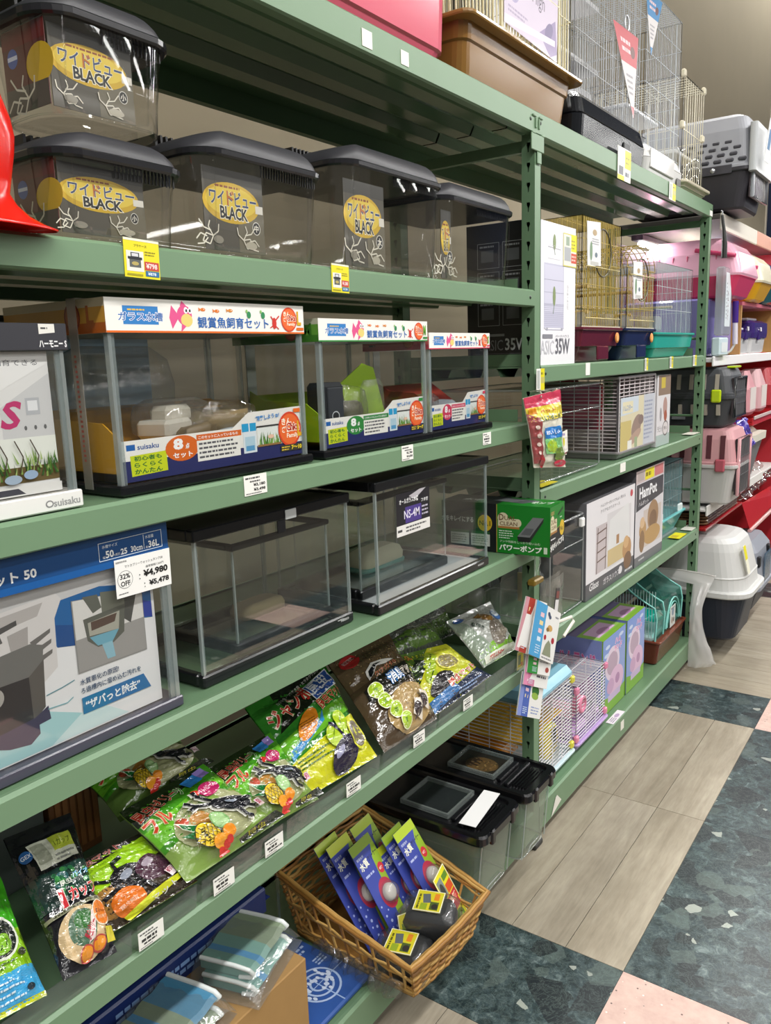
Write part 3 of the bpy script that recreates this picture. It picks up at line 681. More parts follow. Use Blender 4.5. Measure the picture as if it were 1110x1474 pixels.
# narrow boxed tank cut by the left edge of the picture
t = thing('boxed_tank', 'boxed tank with black header, planted tank picture and white base', 'aquarium', (-.15, -1.66, 1.322))
m = MB(); m.box((-.28, -1.79, 1.322), (-.016, -1.424, 1.346), '#e9e8e4', .002); b = part(t, 'base_frame', m, PLASTIC)
pr = Print(front(-.016, -1.90, 1.322)); pr.text('suisaku', .43, .006, .010, '#9a9a9a', w=.040, bold=.02); pr.ell(.424, .011, .006, .005, '#8a8a8a', 14); pr.ell(.424, .011, .004, .003, '#e9e8e4', 14); pr.done(b)
m = MB(); m.box((-.28, -1.79, 1.534), (-.020, -1.421, 1.569), '#34343a', .001); hd = part(t, 'header_sleeve', m, CARD)
pr = Print(front(-.020, -1.90, 1.534)); pr.text('ハーモニー S', .437, .004, .009, '#f1f1f1', w=.040, bold=.03); pr.poly([(.438, .021), (.461, .023), (.461, .034), (.438, .034)], '#e4e2da'); pr.rows(.441, .026, .456, .031, 1, '#444'); pr.done(hd, 'printed_header')
glass_box(t, -.27, -.024, -1.787, -1.428, 1.346, 1.536, .003, CLEAR, GEDGE, .009)
m = MB(); m.box((-.034, -1.78, 1.348), (-.032, -1.447, 1.533), '#e7e6e4'); ps = part(t, 'poster_sheet', m, CARD)
pr = Print(front(-.032, -1.89, 1.348)); w, h = .443, .185
pr.poly([(.30, h*.55), (.443, h*.92), (.443, h), (.2, h), (.2, h*.55)], '#f1f0ee'); pr.poly([(.37, h*.62), (.443, h*.85), (.443, h*.35), (.37, h*.40)], '#d2d2d2')
pr.text('だけで すぐ飼育できる', .30, h*.905, .008, '#55565c', w=.128); pr.text('水景を飾る', .325, h*.83, .008, '#55565c', w=.042); pr.text('Harmony', .25, h*.49, .022, '#3a3a40', w=.108, bold=.01, shear=.2); pr.text('S', .367, h*.47, .036, '#c4306e', w=.026, bold=.03, shear=.25)
pr.rect(.405, h*.56, .425, h*.68, '#b9bbbf'); pr.rect(.408, h*.59, .422, h*.66, '#e9eaec')
for k in range(3): pr.ell(.402+.014*k, h*.47, .002, .003, '#666')
pr.rect(.2, .016, .443, h*.405, '#ecefe6'); pr.rect(.2, .016, .443, h*.20, '#6b5a33')
rn = random.Random(5)
for k in range(120):
    a = rn.uniform(.22, .44); b = rn.uniform(.02, h*.24); pr.poly([(a, b), (a+.003, b), (a+rn.uniform(-.008, .008), b+rn.uniform(.01, .028))], rn.choice(('#5f8a34', '#3f6a25', '#8fae55', '#a9bf74', '#2f5a22')))
for k in range(5): a = .32+.022*k; pr.line([(a, .03), (a+.006, .05), (a-.004, .072)], .0016, '#4a3a2a')
pr.ell(.375, .022, .012, .006, '#a9bcd0'); pr.ell(.40, .026, .010, .006, '#9fb8d4'); pr.ell(.35, .026, .008, .010, '#a08a6a')
pr.rect(.2, 0, .443, .012, '#e9e8e4'); pr.poly([(.2, .002), (.39, .002), (.38, .010), (.2, .010)], '#44444e'); pr.rows(.30, .003, .375, .009, 1, '#c9c9d2')
pr.done(ps)
m = MB(); m.box((-.40, -1.40, 1.322), (-.34, -1.15, 1.60), '#3b3a38', .002); m.box((-.339, -1.38, 1.54), (-.338, -1.2, 1.59), '#c9c2b2'); solo('stored_box', 'dark box with pale strip pushed behind the large aquarium set', 'box', m, CARD, (-.37, -1.275, 1.322))
# ================================================================== fourth shelf
t = thing('filter_tank_box', 'blue and white boxed tank set with price card at left end', 'aquarium', (-.16, -1.6, .968))
m = MB(); m.box((-.30, -1.79, .969), (-.022, -1.276, .986), '#4b4a58', .002); part(t, 'base_frame', m, PLASTIC)
m = MB(); m.box((-.298, -1.79, 1.222), (-.026, -1.278, 1.272), '#0f467f', .001); hd = part(t, 'header_sleeve', m, CARD)
pr = Print(front(-.026, -1.93, 1.222)); pr.rect(.135, 0, .652, .010, '#11579b')
pr.text('フィルターセット 50', .26, .014, .016, '#f4f6f8', w=.17, bold=.03); pr.frame(.527, .013, .640, .040, .0008, '#e6edf3'); pr.line([(.606, .016), (.606, .038)], .0008, '#e6edf3')
pr.text('50', .538, .016, .011, '#f4f6f8', bold=.03); pr.text('25', .564, .016, .009, '#f4f6f8', bold=.03); pr.text('30cm', .582, .016, .009, '#f4f6f8', w=.021, bold=.02); pr.text('36L', .614, .016, .011, '#f4f6f8', w=.02, bold=.03)
pr.text('幅', .533, .016, .004, '#f4f6f8'); pr.text('×奥行', .552, .0165, .004, '#f4f6f8'); pr.text('水槽サイズ', .533, .031, .005, '#e6edf3'); pr.text('水容量', .609, .031, .005, '#e6edf3'); pr.text('約', .609, .016, .004, '#f4f6f8'); pr.done(hd, 'printed_header')
glass_box(t, -.292, -.026, -1.787, -1.281, .986, 1.224, .003, CLEAR, GEDGE, .013)
m = MB(); m.box((-.040, -1.78, .988), (-.038, -1.306, 1.222), '#e9e9ea'); ps = part(t, 'poster_sheet', m, CARD)
pr = Print(front(-.038, -1.93, .968))
def q(y, z): return (y+1.93, z-.968)
def poly(c, *p): pr.poly([q(*a) for a in p], c)
poly('#c9c8c8', (-1.62, 1.222), (-1.62, 1.175), (-1.42, 1.195), (-1.31, 1.20), (-1.31, 1.222))
poly('#16609f', (-1.52, 1.189), (-1.40, 1.197), (-1.311, 1.180), (-1.311, 1.125), (-1.34, 1.13), (-1.44, 1.12), (-1.475, 1.127))
poly('#0f4a8a', (-1.475, 1.127), (-1.44, 1.12), (-1.44, 1.15), (-1.475, 1.16)); poly('#2a3f9a', (-1.335, 1.132), (-1.311, 1.126), (-1.311, 1.15), (-1.335, 1.16))
poly('#a9d4d6', (-1.62, .99), (-1.40, .99), (-1.45, 1.02), (-1.52, 1.05), (-1.62, 1.06)); poly('#cfe6e6', (-1.5, .99), (-1.37, .99), (-1.43, 1.03))
# filter photo
poly('#d8d4d2', (-1.59, 1.195), (-1.47, 1.205), (-1.462, 1.195), (-1.475, 1.17), (-1.478, 1.10), (-1.50, 1.085), (-1.59, 1.10)); poly('#b5b0ad', (-1.58, 1.19), (-1.49, 1.197), (-1.50, 1.18), (-1.58, 1.17))
for k in range(3): poly('#6b6866', (-1.515, 1.147-.014*k), (-1.483, 1.158-.015*k), (-1.484, 1.152-.015*k), (-1.51, 1.14-.014*k))
poly('#4c4b4b', (-1.555, 1.178), (-1.53, 1.183), (-1.53, 1.176), (-1.555, 1.17)); poly('#a8a3a0', (-1.545, 1.165), (-1.515, 1.17), (-1.52, 1.12), (-1.54, 1.12)); poly('#5a5958', (-1.57, 1.17), (-1.556, 1.172), (-1.552, 1.158), (-1.57, 1.155))
poly('#6d6c69', (-1.62, 1.135), (-1.515, 1.145), (-1.496, 1.138), (-1.502, 1.10), (-1.62, 1.09)); poly('#2b282a', (-1.62, 1.10), (-1.522, 1.10), (-1.522, 1.035), (-1.62, 1.03)); poly('#57534f', (-1.522, 1.10), (-1.498, 1.118), (-1.503, 1.05), (-1.522, 1.035))
pr.ell(.37-.012, .118, .013, .014, '#a9a59f', 20); poly('#3a2a30', (-1.60, 1.05), (-1.55, 1.055), (-1.55, 1.05), (-1.60, 1.045))
poly('#3a3550', (-1.60, 1.005), (-1.575, 1.016), (-1.56, 1.01), (-1.53, 1.005), (-1.515, 1.015), (-1.515, 1.028), (-1.497, 1.03), (-1.499, 1.05), (-1.52, 1.04), (-1.60, 1.032))
pr.line([q(-1.50, 1.065), q(-1.475, 1.068), q(-1.455, 1.072)], .0015, '#5a8f9a'); pr.line([q(-1.50, 1.045), q(-1.47, 1.043), q(-1.46, 1.048)], .0015, '#7ab0b8')
# inset picture
poly('#8e8d8b', (-1.448, 1.078), (-1.327, 1.077), (-1.327, 1.176), (-1.448, 1.187)); poly('#dcdad6', (-1.446, 1.128), (-1.328, 1.13), (-1.328, 1.175), (-1.446, 1.186)); poly('#9c9a97', (-1.446, 1.08), (-1.328, 1.079), (-1.328, 1.13), (-1.446, 1.128))
poly('#5f625a', (-1.43, 1.188), (-1.405, 1.186), (-1.40, 1.165), (-1.415, 1.16)); poly('#4c4d4a', (-1.36, 1.18), (-1.335, 1.18), (-1.352, 1.128), (-1.366, 1.14)); poly('#6f7266', (-1.40, 1.188), (-1.36, 1.182), (-1.36, 1.155), (-1.40, 1.152))
poly('#5d5f57', (-1.432, 1.155), (-1.36, 1.16), (-1.365, 1.118), (-1.385, 1.107), (-1.412, 1.108), (-1.428, 1.122)); poly('#a8a79a', (-1.425, 1.148), (-1.37, 1.152), (-1.374, 1.125), (-1.424, 1.128)); poly('#55433a', (-1.42, 1.148), (-1.375, 1.15), (-1.38, 1.138), (-1.42, 1.135)); poly('#6fa9bd', (-1.424, 1.126), (-1.374, 1.125), (-1.387, 1.109), (-1.412, 1.11)); poly('#8fbccb', (-1.405, 1.11), (-1.387, 1.11), (-1.384, 1.085), (-1.398, 1.085))
pr.text('水質悪化の原因!', .483, .092, .009, '#2f4a6b', w=.066, bold=.01); pr.text('ろ過槽内に溜め込む汚れを', .483, .079, .009, '#2f4a6b', w=.105, bold=.01)
pr.poly([(.483, .048), (.604, .048), (.592, .073), (.483, .073)], '#1f78a8'); pr.poly([(.53, .048), (.604, .048), (.592, .073), (.53, .073)], '#2a6fa8'); pr.text('“ザバっと除去”', .488, .053, .015, '#f5f8fa', w=.096, bold=.03); pr.done(ps)
m = MB(); m.M = Matrix.Translation((-.0245, -1.381, 1.174)) @ Matrix.Rotation(math.radians(-1), 4, 'X'); m.box((-.0005, 0, 0), (.0003, .1015, .058), '#f3f2ee'); cd = part(t, 'price_card', m, PAPER)
pr = Print(front(-.0242, -1.381, 1.174))
pr.text('期間限定特価', .003, .052, .003, '#333'); pr.text('マトカブリーウォッシュタンク50', .018, .043, .0045, '#333', w=.07); pr.text('通常価格7,260円', .055, .035, .004, '#444', w=.034); pr.ell(.017, .026, .0135, .0135, '#333', 24); pr.ell(.017, .026, .0129, .0129, '#f3f2ee', 24)
pr.text('32%', .017, .027, .008, '#222', al='c', w=.018, bold=.03); pr.text('OFF', .017, .016, .008, '#222', al='c', w=.017, bold=.03); pr.text('¥4,980', .050, .020, .0125, '#1c1c1c', w=.046, bold=.04); pr.text('¥5,478', .059, .005, .010, '#1c1c1c', w=.038, bold=.04); pr.text(':', .042, .020, .008, '#222'); pr.text(':', .05, .006, .007, '#222'); pr.rows(.004, .004, .03, .007, 1, '#666'); pr.done(cd)
def glass_tank(label, x0, x1, y0, y1, z0, z1, lid=True, lip=.02, tri=True, grp='bare glass tanks with black frames on the fourth shelf'):
    t = thing('glass_tank', label, 'aquarium', ((x0+x1)/2, (y0+y1)/2, z0), grp)
    b = MB()
    for a, c in (((x1-.012, y0-.004, z0), (x1+.004, y1+.004, z0+.022)), ((x0-.004, y0-.004, z0), (x0+.012, y1+.004, z0+.022)), ((x0+.012, y0-.004, z0), (x1-.012, y0+.012, z0+.022)), ((x0+.012, y1-.012, z0), (x1-.012, y1+.004, z0+.022))): b.box(a, c, '#191a1d', .003)
    part(t, 'base_frame', b, PLASTIC)
    b = MB(); b.box((x0, y0, z0+.008), (x1, y1, z0+.013), '#dfe6e2'); part(t, 'glass_bottom', b, GLASS)
    glass_box(t, x0, x1, y0, y1, z0+.014, z1-.012, .004, GLASS, GEDGE, .0055 if lid else .0035)
    b = MB()
    for a, c in (((x1-.012, y0-.005, z1-lip), (x1+.005, y1+.005, z1)), ((x0-.005, y0-.005, z1-lip), (x0+.012, y1+.005, z1)), ((x0+.012, y0-.005, z1-lip), (x1-.012, y0+.012, z1)), ((x0+.012, y1-.012, z1-lip), (x1-.012, y1+.005, z1))): b.box(a, c, '#1b1c1e', .002)
    part(t, 'top_frame', b, PLASTIC)
    if lid:
        b = MB(); b.box((x0+.01, y0+.01, z1-.004), (x1-.01, y1-.01, z1-.0015), '#1d1f20'); part(t, 'lid_panel', b, PLASTIC)
    return t
t = glass_tank('long bare glass tank with black frame beside the blue box', -.285, -.042, -1.214, -.806, .969, 1.243)
b = MB(); b.box((-.037, -.998, 1.222), (-.034, -.968, 1.240), '#b9bcbc', .001); b.box((-.038, -1.02, 1.200), (-.035, -.998, 1.224), '#1b1c1e', .001); part(t, 'clip', b, PLASTIC)
pr = Print(front(-.0376, -1.214, .969)); pr.text('NISSO', .368, .010, .005, '#c9c9c9', w=.026, bold=.03); pr.text('NISSO', .358, .014, .003, '#c9c9c9', w=.02, bold=.03); pr.done(t, 'printed_logo')
t2 = glass_tank('short bare glass tank standing inside the long tank', -.262, -.075, -1.10, -.835, .984, 1.19, lid=False, lip=.010, grp='inner tanks nested in bigger tanks')
soft_box(t2, 'packing_roll', -.19, -.93, .999, .06, .12, .03, KRAFT, '#8a7a5a', 0, .004, 4)
t = glass_tank('glass tank with purple label in front of the green pump box', -.300, -.012, -.748, -.262, .969, 1.256)
pr = Print(front(-.0115, -.748, .969)); w0, z0_ = .075, .155
pr.rect(w0, z0_, w0+.135, z0_+.095, '#e5e3df'); pr.rect(w0, z0_+.024, w0+.135, z0_+.095, '#1d1b22'); pr.rect(w0+.035, z0_+.026, w0+.10, z0_+.062, '#4b3a86'); pr.poly([(w0+.05, z0_+.085), (w0+.095, z0_+.095), (w0+.12, z0_+.095), (w0+.075, z0_+.075)], '#b8b4ba')
pr.text('オールガラス水槽', w0+.012, z0_+.070, .012, '#f0f0f0', w=.075, bold=.02); pr.text('NS-4M', w0+.030, z0_+.036, .019, '#e9e4f4', w=.062, bold=.01); pr.text('フタ付', w0+.10, z0_+.064, .009, '#f0f0f0', w=.028, bold=.02); pr.rows(w0+.102, z0_+.032, w0+.13, z0_+.058, 3, '#b9b4c4'); pr.rows(w0+.004, z0_+.006, w0+.03, z0_+.018, 1, '#444'); pr.rows(w0+.036, z0_+.004, w0+.13, z0_+.020, 2, '#555'); pr.done(t, 'tank_label'); pr = Print(front(-.0078, -.748, .969)); pr.text('NISSO', .43, .009, .005, '#c9c9c9', w=.03, bold=.02); pr.done(t, 'printed_logo')
b = MB(); b.box((-.295, -.743, .983), (-.017, -.267, .986), '#b9bcbf'); part(t, 'bottom_mat', b, MATT)
t2 = glass_tank('smaller glass tank standing inside the labelled tank', -.265, -.075, -.725, -.365, .987, 1.21, lid=False, lip=.012, grp='inner tanks nested in bigger tanks')
soft_box(t2, 'white_pack', -.20, -.50, 1.000, .07, .17, .05, PAPER, '#d9d4b8', 0, .002, 5); soft_box(t2, 'teal_pack', -.20, -.50, .998, .075, .18, .018, MATT, '#4f8f86', 0, .002, 6)
# pump box across the shelf end
t = thing('pump_box', 'green and black pump box jutting past the middle post', 'box', (-.065, -.072, .969), None, math.radians(3.5))
L_, D_, H_ = .325, .112, .136
m = MB(); m.box((-L_/2, -D_/2, 0), (L_/2, D_/2, H_), '#15171a', .001); part(t, 'carton', m, CARD)
pr = Print(plane_fn((-L_/2, -D_/2, 0), (1, 0, 0), (0, 0, 1))); g0 = .172
pr.rect(0, 0, g0, H_, '#14161a'); pr.rect(g0-.002, 0, g0+.001, H_, '#b8a04a'); pr.rect(g0, 0, L_, H_, '#0f7a1f')
pr.text('水をキレイにする', .000, .078, .017, '#e9e9e6', w=.10, bold=.03); pr.ell(.135, .080, .022, .024, '#d8b52c', 26); pr.text('No.1', .135, .072, .015, '#5a4a12', w=.034, bold=.03, al='c')
for a in (.028, .092): pr.rect(a, .014, a+.058, .048, '#cfd2cc'); pr.rect(a, .048, a+.058, .056, '#2b5a34'); pr.rows(a+.004, .018, a+.054, .044, 4, '#8a8f88', seed=int(a*1000))
pr.rect(g0+.003, .076, g0+.064, .098, '#d9cfae'); pr.ell(g0+.018, .098, .016, .016, '#d9cfae', 18); pr.ell(g0+.062, .087, .010, .011, '#d9cfae', 16); pr.rect(g0+.003, .070, g0+.066, .076, '#a8743a'); pr.text('D', g0+.006, .092, .018, '#6b4a26', w=.014, bold=.02); pr.text('UAL', g0+.022, .093, .012, '#6b4a26', w=.034, bold=.015); pr.text('CLEAN', g0+.008, .078, .011, '#6b4a26', w=.052, bold=.015)
pr.poly([(g0+.060, .050), (g0+.105, .106), (g0+.136, .106), (g0+.096, .050)], '#77797c'); pr.poly([(g0+.060, .050), (g0+.096, .050), (g0+.096, .036), (g0+.062, .036)], '#1a1b1d'); pr.poly([(g0+.096, .050), (g0+.136, .106), (g0+.134, .094), (g0+.096, .036)], '#2a2b2d'); pr.poly([(g0+.07, .056), (g0+.085, .075), (g0+.108, .075), (g0+.097, .056)], '#5a5c60')
pr.rows(g0+.006, .040, g0+.048, .066, 4, '#d6e6d2', .4, 8); pr.text('フンや残餌をしっかり吸い込む', g0+.008, .030, .007, '#d8ead4', w=.118); pr.text('パワーポンプ', g0+.006, .008, .018, '#f0f4ec', w=.125, bold=.035); pr.rect(g0+.136, .008, g0+.146, .026, '#cfe0c8'); pr.done(t, 'printed_side')
pr = Print(plane_fn((L_/2, -D_/2, 0), (0, 1, 0), (0, 0, 1)))
pr.rect(0, .062, D_, H_, '#117a22'); pr.poly([(0, 0), (D_, 0), (D_, .082), (0, .058)], '#15171a'); pr.line([(0, .058), (D_, .082)], .0015, '#b8a04a'); pr.rect(.004, .066, .052, .098, '#d9cfae'); pr.ell(.018, .098, .013, .012, '#d9cfae', 16); pr.rect(.004, .060, .054, .066, '#a8743a'); pr.text('DUAL', .008, .086, .014, '#6b4a26', w=.040, bold=.02); pr.text('CLEAN', .008, .072, .010, '#6b4a26', w=.040, bold=.02)
pr.ell(.092, .066, .018, .022, '#d8b52c', 22); pr.text('No.1', .092, .058, .014, '#5a4a12', w=.028, bold=.03, al='c'); pr.rows(.006, .042, .06, .050, 1, '#e6e6e6'); pr.text('水をキレイにする', .004, .012, .020, '#f2f2ee', w=.104, bold=.04, ang=.12); pr.text('GEX', .006, .112, .010, '#c9a06a', w=.026, bold=.02); pr.poly([(.06, .11), (.10, .125), (.10, .117), (.06, .103)], '#15301a'); pr.rows(.075, .095, .1, .1, 1, '#cfe6cf'); pr.done(t, 'printed_end')
pr = Print(plane_fn((-L_/2, -D_/2, H_), (1, 0, 0), (0, 1, 0))); pr.rect(0, 0, g0, D_, '#14161a'); pr.rect(g0, 0, L_, D_, '#0f7a1f'); pr.poly([(.14, .05), (.16, .10), (.27, .085), (.235, .03)], '#55585c'); pr.poly([(.155, .055), (.17, .09), (.225, .08), (.2, .04)], '#7a7d82'); pr.text('ポンプ', .255, .04, .03, '#e6f0e2', w=.06, bold=.03, ang=.2); pr.text('水中', .05, .03, .03, '#d8d8d8', w=.06, bold=.03); pr.done(t, 'printed_top')
# ================================================================== bags of insect jelly and mats, fifth shelf
def bag(name, label, cor, th, base, draw, off=0.0, mat=None, seed=1, cat='bag', group=None, wr=.004, bands=None, d=.0005):
    BL, BR, TR, TL = [Vector(c) for c in cor]; nrm = (BR-BL).cross(TL-BL).normalized()
    BL, BR, TR, TL = [c+nrm*off for c in (BL, BR, TR, TL)]
    Wd, Hd = ((BR-BL).length+(TR-TL).length)/2, ((TL-BL).length+(TR-BR).length)/2
    low = min(BL.z, BR.z); loc = ((BL.x+TR.x)/2, (BL.y+TR.y)/2, low)
    def prof(s, t):
        a = max(0, 1-abs(2*s-1)**2.8)**.75; tt = min(1, max(0, (t-.03)/.88)); b = max(0, 1-abs(2*tt-1)**3.2)**.75
        return a*b*(1.18-.4*t)
    def pt(s, t, sgn=1):
        s2 = .5+(s-.5)*(1-.05*math.sin(math.pi*min(1, t*1.1))); p = BL*(1-s2)*(1-t)+BR*s2*(1-t)+TR*s2*t+TL*(1-s2)*t
        w = noise.noise((s*6+seed, t*7, seed*1.7))*wr*1.6+noise.noise((s*17, t*15+seed, seed))*wr*.7+noise.noise((s*3+seed, t*24, 5))*wr*.5
        k = prof(s, t); e = .35*wr*noise.noise((s*9+seed*3, t*9, 2))
        return p+nrm*((th*k+w*min(1, k*2+.15)+e) if sgn > 0 else (-th*.35*k+e-.0008))
    t_ = thing(name, label, cat, loc, group)
    mb = MB(); cf = None
    if bands: cf = lambda s, t: next(c for lim, c in bands if t <= lim)
    mb.grid(lambda s, t: pt(s, t), 30, 30, base, True, False, cf); mb.grid(lambda s, t: pt(s, t, -1), 12, 12, base, True, True)
    part(t_, 'pouch', mb, mat or FILM)
    if draw:
        pr = Print(lambda u, v: (pt(min(1, max(0, u/Wd)), min(1, max(0, v/Hd))), nrm), step=Wd/20, d=.00028, base=.0022)
        draw(pr, Wd, Hd); pr.done(t_, 'printed_label', mat or FILM)
    return t_
def stag(pr, cx, cy, s, c='#1b1c22', rim='#d8d8cc'):
    for e, k in ((.035, rim), (0, c)):
        pr.ell(cx+.16*s, cy-.02*s, .30*s+e*s, .15*s+e*s, k, 20, -.35); pr.ell(cx-.10*s, cy+.09*s, .14*s+e*s, .11*s+e*s, k, 16, -.3)
        for pp in ([(-.18, .14), (-.42, .26), (-.52, .42)], [(-.42, .26), (-.58, .24)], [(-.15, .2), (-.28, .42), (-.25, .52)], [(.3, -.05), (.52, -.06)], [(.25, -.12), (.40, -.26), (.55, -.24)], [(.1, -.14), (.12, -.34), (.22, -.40)]):
            pr.line([(cx+a*s, cy+b*s) for a, b in pp], (.06+e*1.6)*s, k)
    pr.ell(cx+.12*s, cy+.03*s, .12*s, .03*s, '#7f8896', 10, -.35)
def pineapple(pr, u, v, s):
    pr.poly([(u-.35*s, v+.3*s), (u-.6*s, v+.95*s), (u-.15*s, v+.6*s), (u-.05*s, v+.45*s)], '#e9efd8'); pr.poly([(u-.33*s, v+.33*s), (u-.55*s, v+.86*s), (u-.17*s, v+.56*s), (u-.08*s, v+.45*s)], '#1f6e35'); pr.poly([(u-.3*s, v+.3*s), (u-.75*s, v+.42*s), (u-.4*s, v+.1*s)], '#1f6e35')
    pr.ell(u, v, .42*s, .48*s, '#2a3016', 22); pr.ell(u, v, .39*s, .45*s, '#e8c62e', 22)
    for k in range(-2, 3):
        pr.line([(u+.17*s*k-.18*s, v-.34*s+.05*s*abs(k)), (u+.17*s*k*.8+.18*s, v+.34*s-.05*s*abs(k))], .022*s, '#4f4416'); pr.line([(u+.17*s*k+.18*s, v-.34*s+.05*s*abs(k)), (u+.17*s*k*.8-.18*s, v+.34*s-.05*s*abs(k))], .022*s, '#4f4416')
    pr.ell(u+.62*s, v+.20*s, .30*s, .36*s, '#7fae6a', 18); pr.ell(u+.62*s, v+.2*s, .25*s, .31*s, '#a8cc90', 16)
    pr.ell(u+.18*s, v-.42*s, .26*s, .22*s, '#e89a2c', 16); pr.ell(u+.62*s, v-.30*s, .24*s, .22*s, '#e58d24', 16)
    for a, b in ((.35, -.62), (.12, -.72), (.5, -.55), (.05, -.86), (-.02, -.98), (.22, -.85)): pr.ell(u+a*s, v+b*s, .13*s, .13*s, '#c62f28', 12)
def d_jelly(n):
    def d(pr, w, h):
        pr.poly([(0, h*.36), (w, h*.62), (w, h), (0, h)], '#3f8a1f'); pr.poly([(0, h*.44), (w, h*.70), (w, h*.82), (0, h*.66)], '#69b52c'); pr.poly([(0, h*.74), (w*.9, h*.93), (w*.9, h), (0, h)], '#17240f')
        pr.ell(w*.55, h*.40, w*.42, h*.30, '#a8ab80', 26); pr.ell(w*.40, h*.45, w*.10, h*.10, '#b5803a', 14); pr.ell(w*.62, h*.58, w*.10, h*.07, '#86a552', 14); pr.ell(w*.25, h*.52, w*.06, h*.06, '#c0503a', 12)
        pr.text('昆虫ゼリー', w*.03, h*.76, h*.13, '#b32a24', w=w*.52, bold=.02, out='#d9c9a8', ow=.03, ang=.10)
        pr.text('フル', w*.03, h*.58, h*.16, '#c8452c', w=w*.24, bold=.03, out='#d9d3a0', ow=.04, ang=.12); pr.text('ーツ', w*.42, h*.79, h*.11, '#3f8a3a', w=w*.16, bold=.03, out='#e6ecc9', ow=.04, ang=.10)
        pr.rect(w*.62, h*.83, w*.80, h*.94, '#2f7cc0', .1); pr.rect(w*.80, h*.86, w*.92, h*.97, '#8f7cc0', .1)
        for k in range(2): pr.text('オレンジ・バナナ・メロンの香り', w*.20, h*(.53+.06*k), h*.045, '#1e5a18', w=w*.62, ang=.14)
        pr.ell(w*.72, h*.70, w*.13, h*.085, '#b3225f', 20, .15); pr.text('トレハロース', w*.62, h*.67, h*.06, '#f2cfe0', w=w*.20, ang=.15, bold=.02); pr.ell(w*.56, h*.72, w*.04, h*.04, '#c62f28', 12)
        stag(pr, w*.66, h*.42, h*.62); pineapple(pr, w*.30, h*.26, h*.30)
        pr.rect(w*.86, h*.22, w*.97, h*.31, '#d9c3c8', .1); pr.text('50', w*.875, h*.235, h*.06, '#b3225f', bold=.03, ang=.1)
        pr.poly([(w*.5, 0), (w, 0), (w, h*.10), (w*.5, h*.05)], '#2a2f24'); pr.text('昆虫', w*.6, h*.02, h*.04, '#c9c23a', w=w*.2)
    return d
def d_jumbo(pr, w, h):
    pr.poly([(0, h*.5), (w, h*.62), (w, h), (0, h)], '#2f7d26'); pr.poly([(w*.28, h*.76), (w*.92, h*.90), (w*.92, h), (w*.28, h)], '#131a14'); pr.poly([(w*.1, h*.60), (w*.75, h*.74), (w*.62, h*.88), (w*.2, h*.74)], '#12180f')
    pr.poly([(0, h*.35), (w, h*.50), (w, h*.64), (0, h*.52)], '#62a828'); pr.poly([(w*.05, h*.32), (w*.55, h*.50), (w*.60, h*.60), (w*.5, h*.52), (w*.05, h*.40)], '#2f86bd'); pr.poly([(0, 0), (w, 0), (w, h*.46), (w*.4, h*.36), (0, h*.30)], '#c4c41f')
    pr.text('カブト虫・クワガタ虫・ヒラタクワガタ', w*.24, h*.84, h*.035, '#e6e6dc', w=w*.66, ang=.2); pr.text('ジャンボ', w*.08, h*.64, h*.17, '#b82f28', w=w*.56, bold=.02, out='#e6dcb8', ow=.03, ang=.2)
    pr.rect(w*.60, h*.74, w*.98, h*.93, '#e0e4e6', .2); pr.rect(w*.61, h*.75, w*.97, h*.92, '#2c4f96', .2); pr.text('昆虫', w*.64, h*.76, h*.13, '#e8ecf2', w=w*.30, bold=.02, ang=.2); pr.text('昆虫マット', w*.60, h*.59, h*.11, '#b82f28', w=w*.42, bold=.02, out='#e6e6a8', ow=.03, ang=.2)
    pr.ell(w*.36, h*.54, w*.19, h*.085, '#d9831f', 24, .55); pr.rows(w*.26, h*.49, w*.46, h*.58, 4, '#7a4a14', .4, 2)
    for k in range(2): pr.text('クワガタ虫・カブト虫の飼育に最適', w*.09, h*(.36+.04*k), h*.03, '#dfeaf2', w=w*.42, ang=.28)
    for k in range(3): pr.rows(w*.06, h*(.20+.035*k), w*.5, h*(.225+.035*k), 1, '#2f5a1f', .5, k)
    for a, b in ((.62, .28), (.70, .42), (.52, .32)): pr.ell(w*a, h*b, w*.09, h*.10, '#a9c42a', 18); pr.line([(w*a-w*.06, h*b-h*.05), (w*a+w*.05, h*b+h*.06)], w*.01, '#5c7a18')
    pr.ell(w*.58, h*.14, w*.22, h*.12, '#241f33', 24, .3); pr.ell(w*.5, h*.17, w*.08, h*.03, '#8f8fa8', 12, .4); pr.line([(w*.62, h*.22), (w*.60, h*.36), (w*.52, h*.44)], w*.035, '#241f33')
    pr.ell(w*.82, h*.26, w*.11, h*.15, '#cfcf3a', 22); pr.ell(w*.82, h*.25, w*.09, h*.12, '#6f6656', 22)
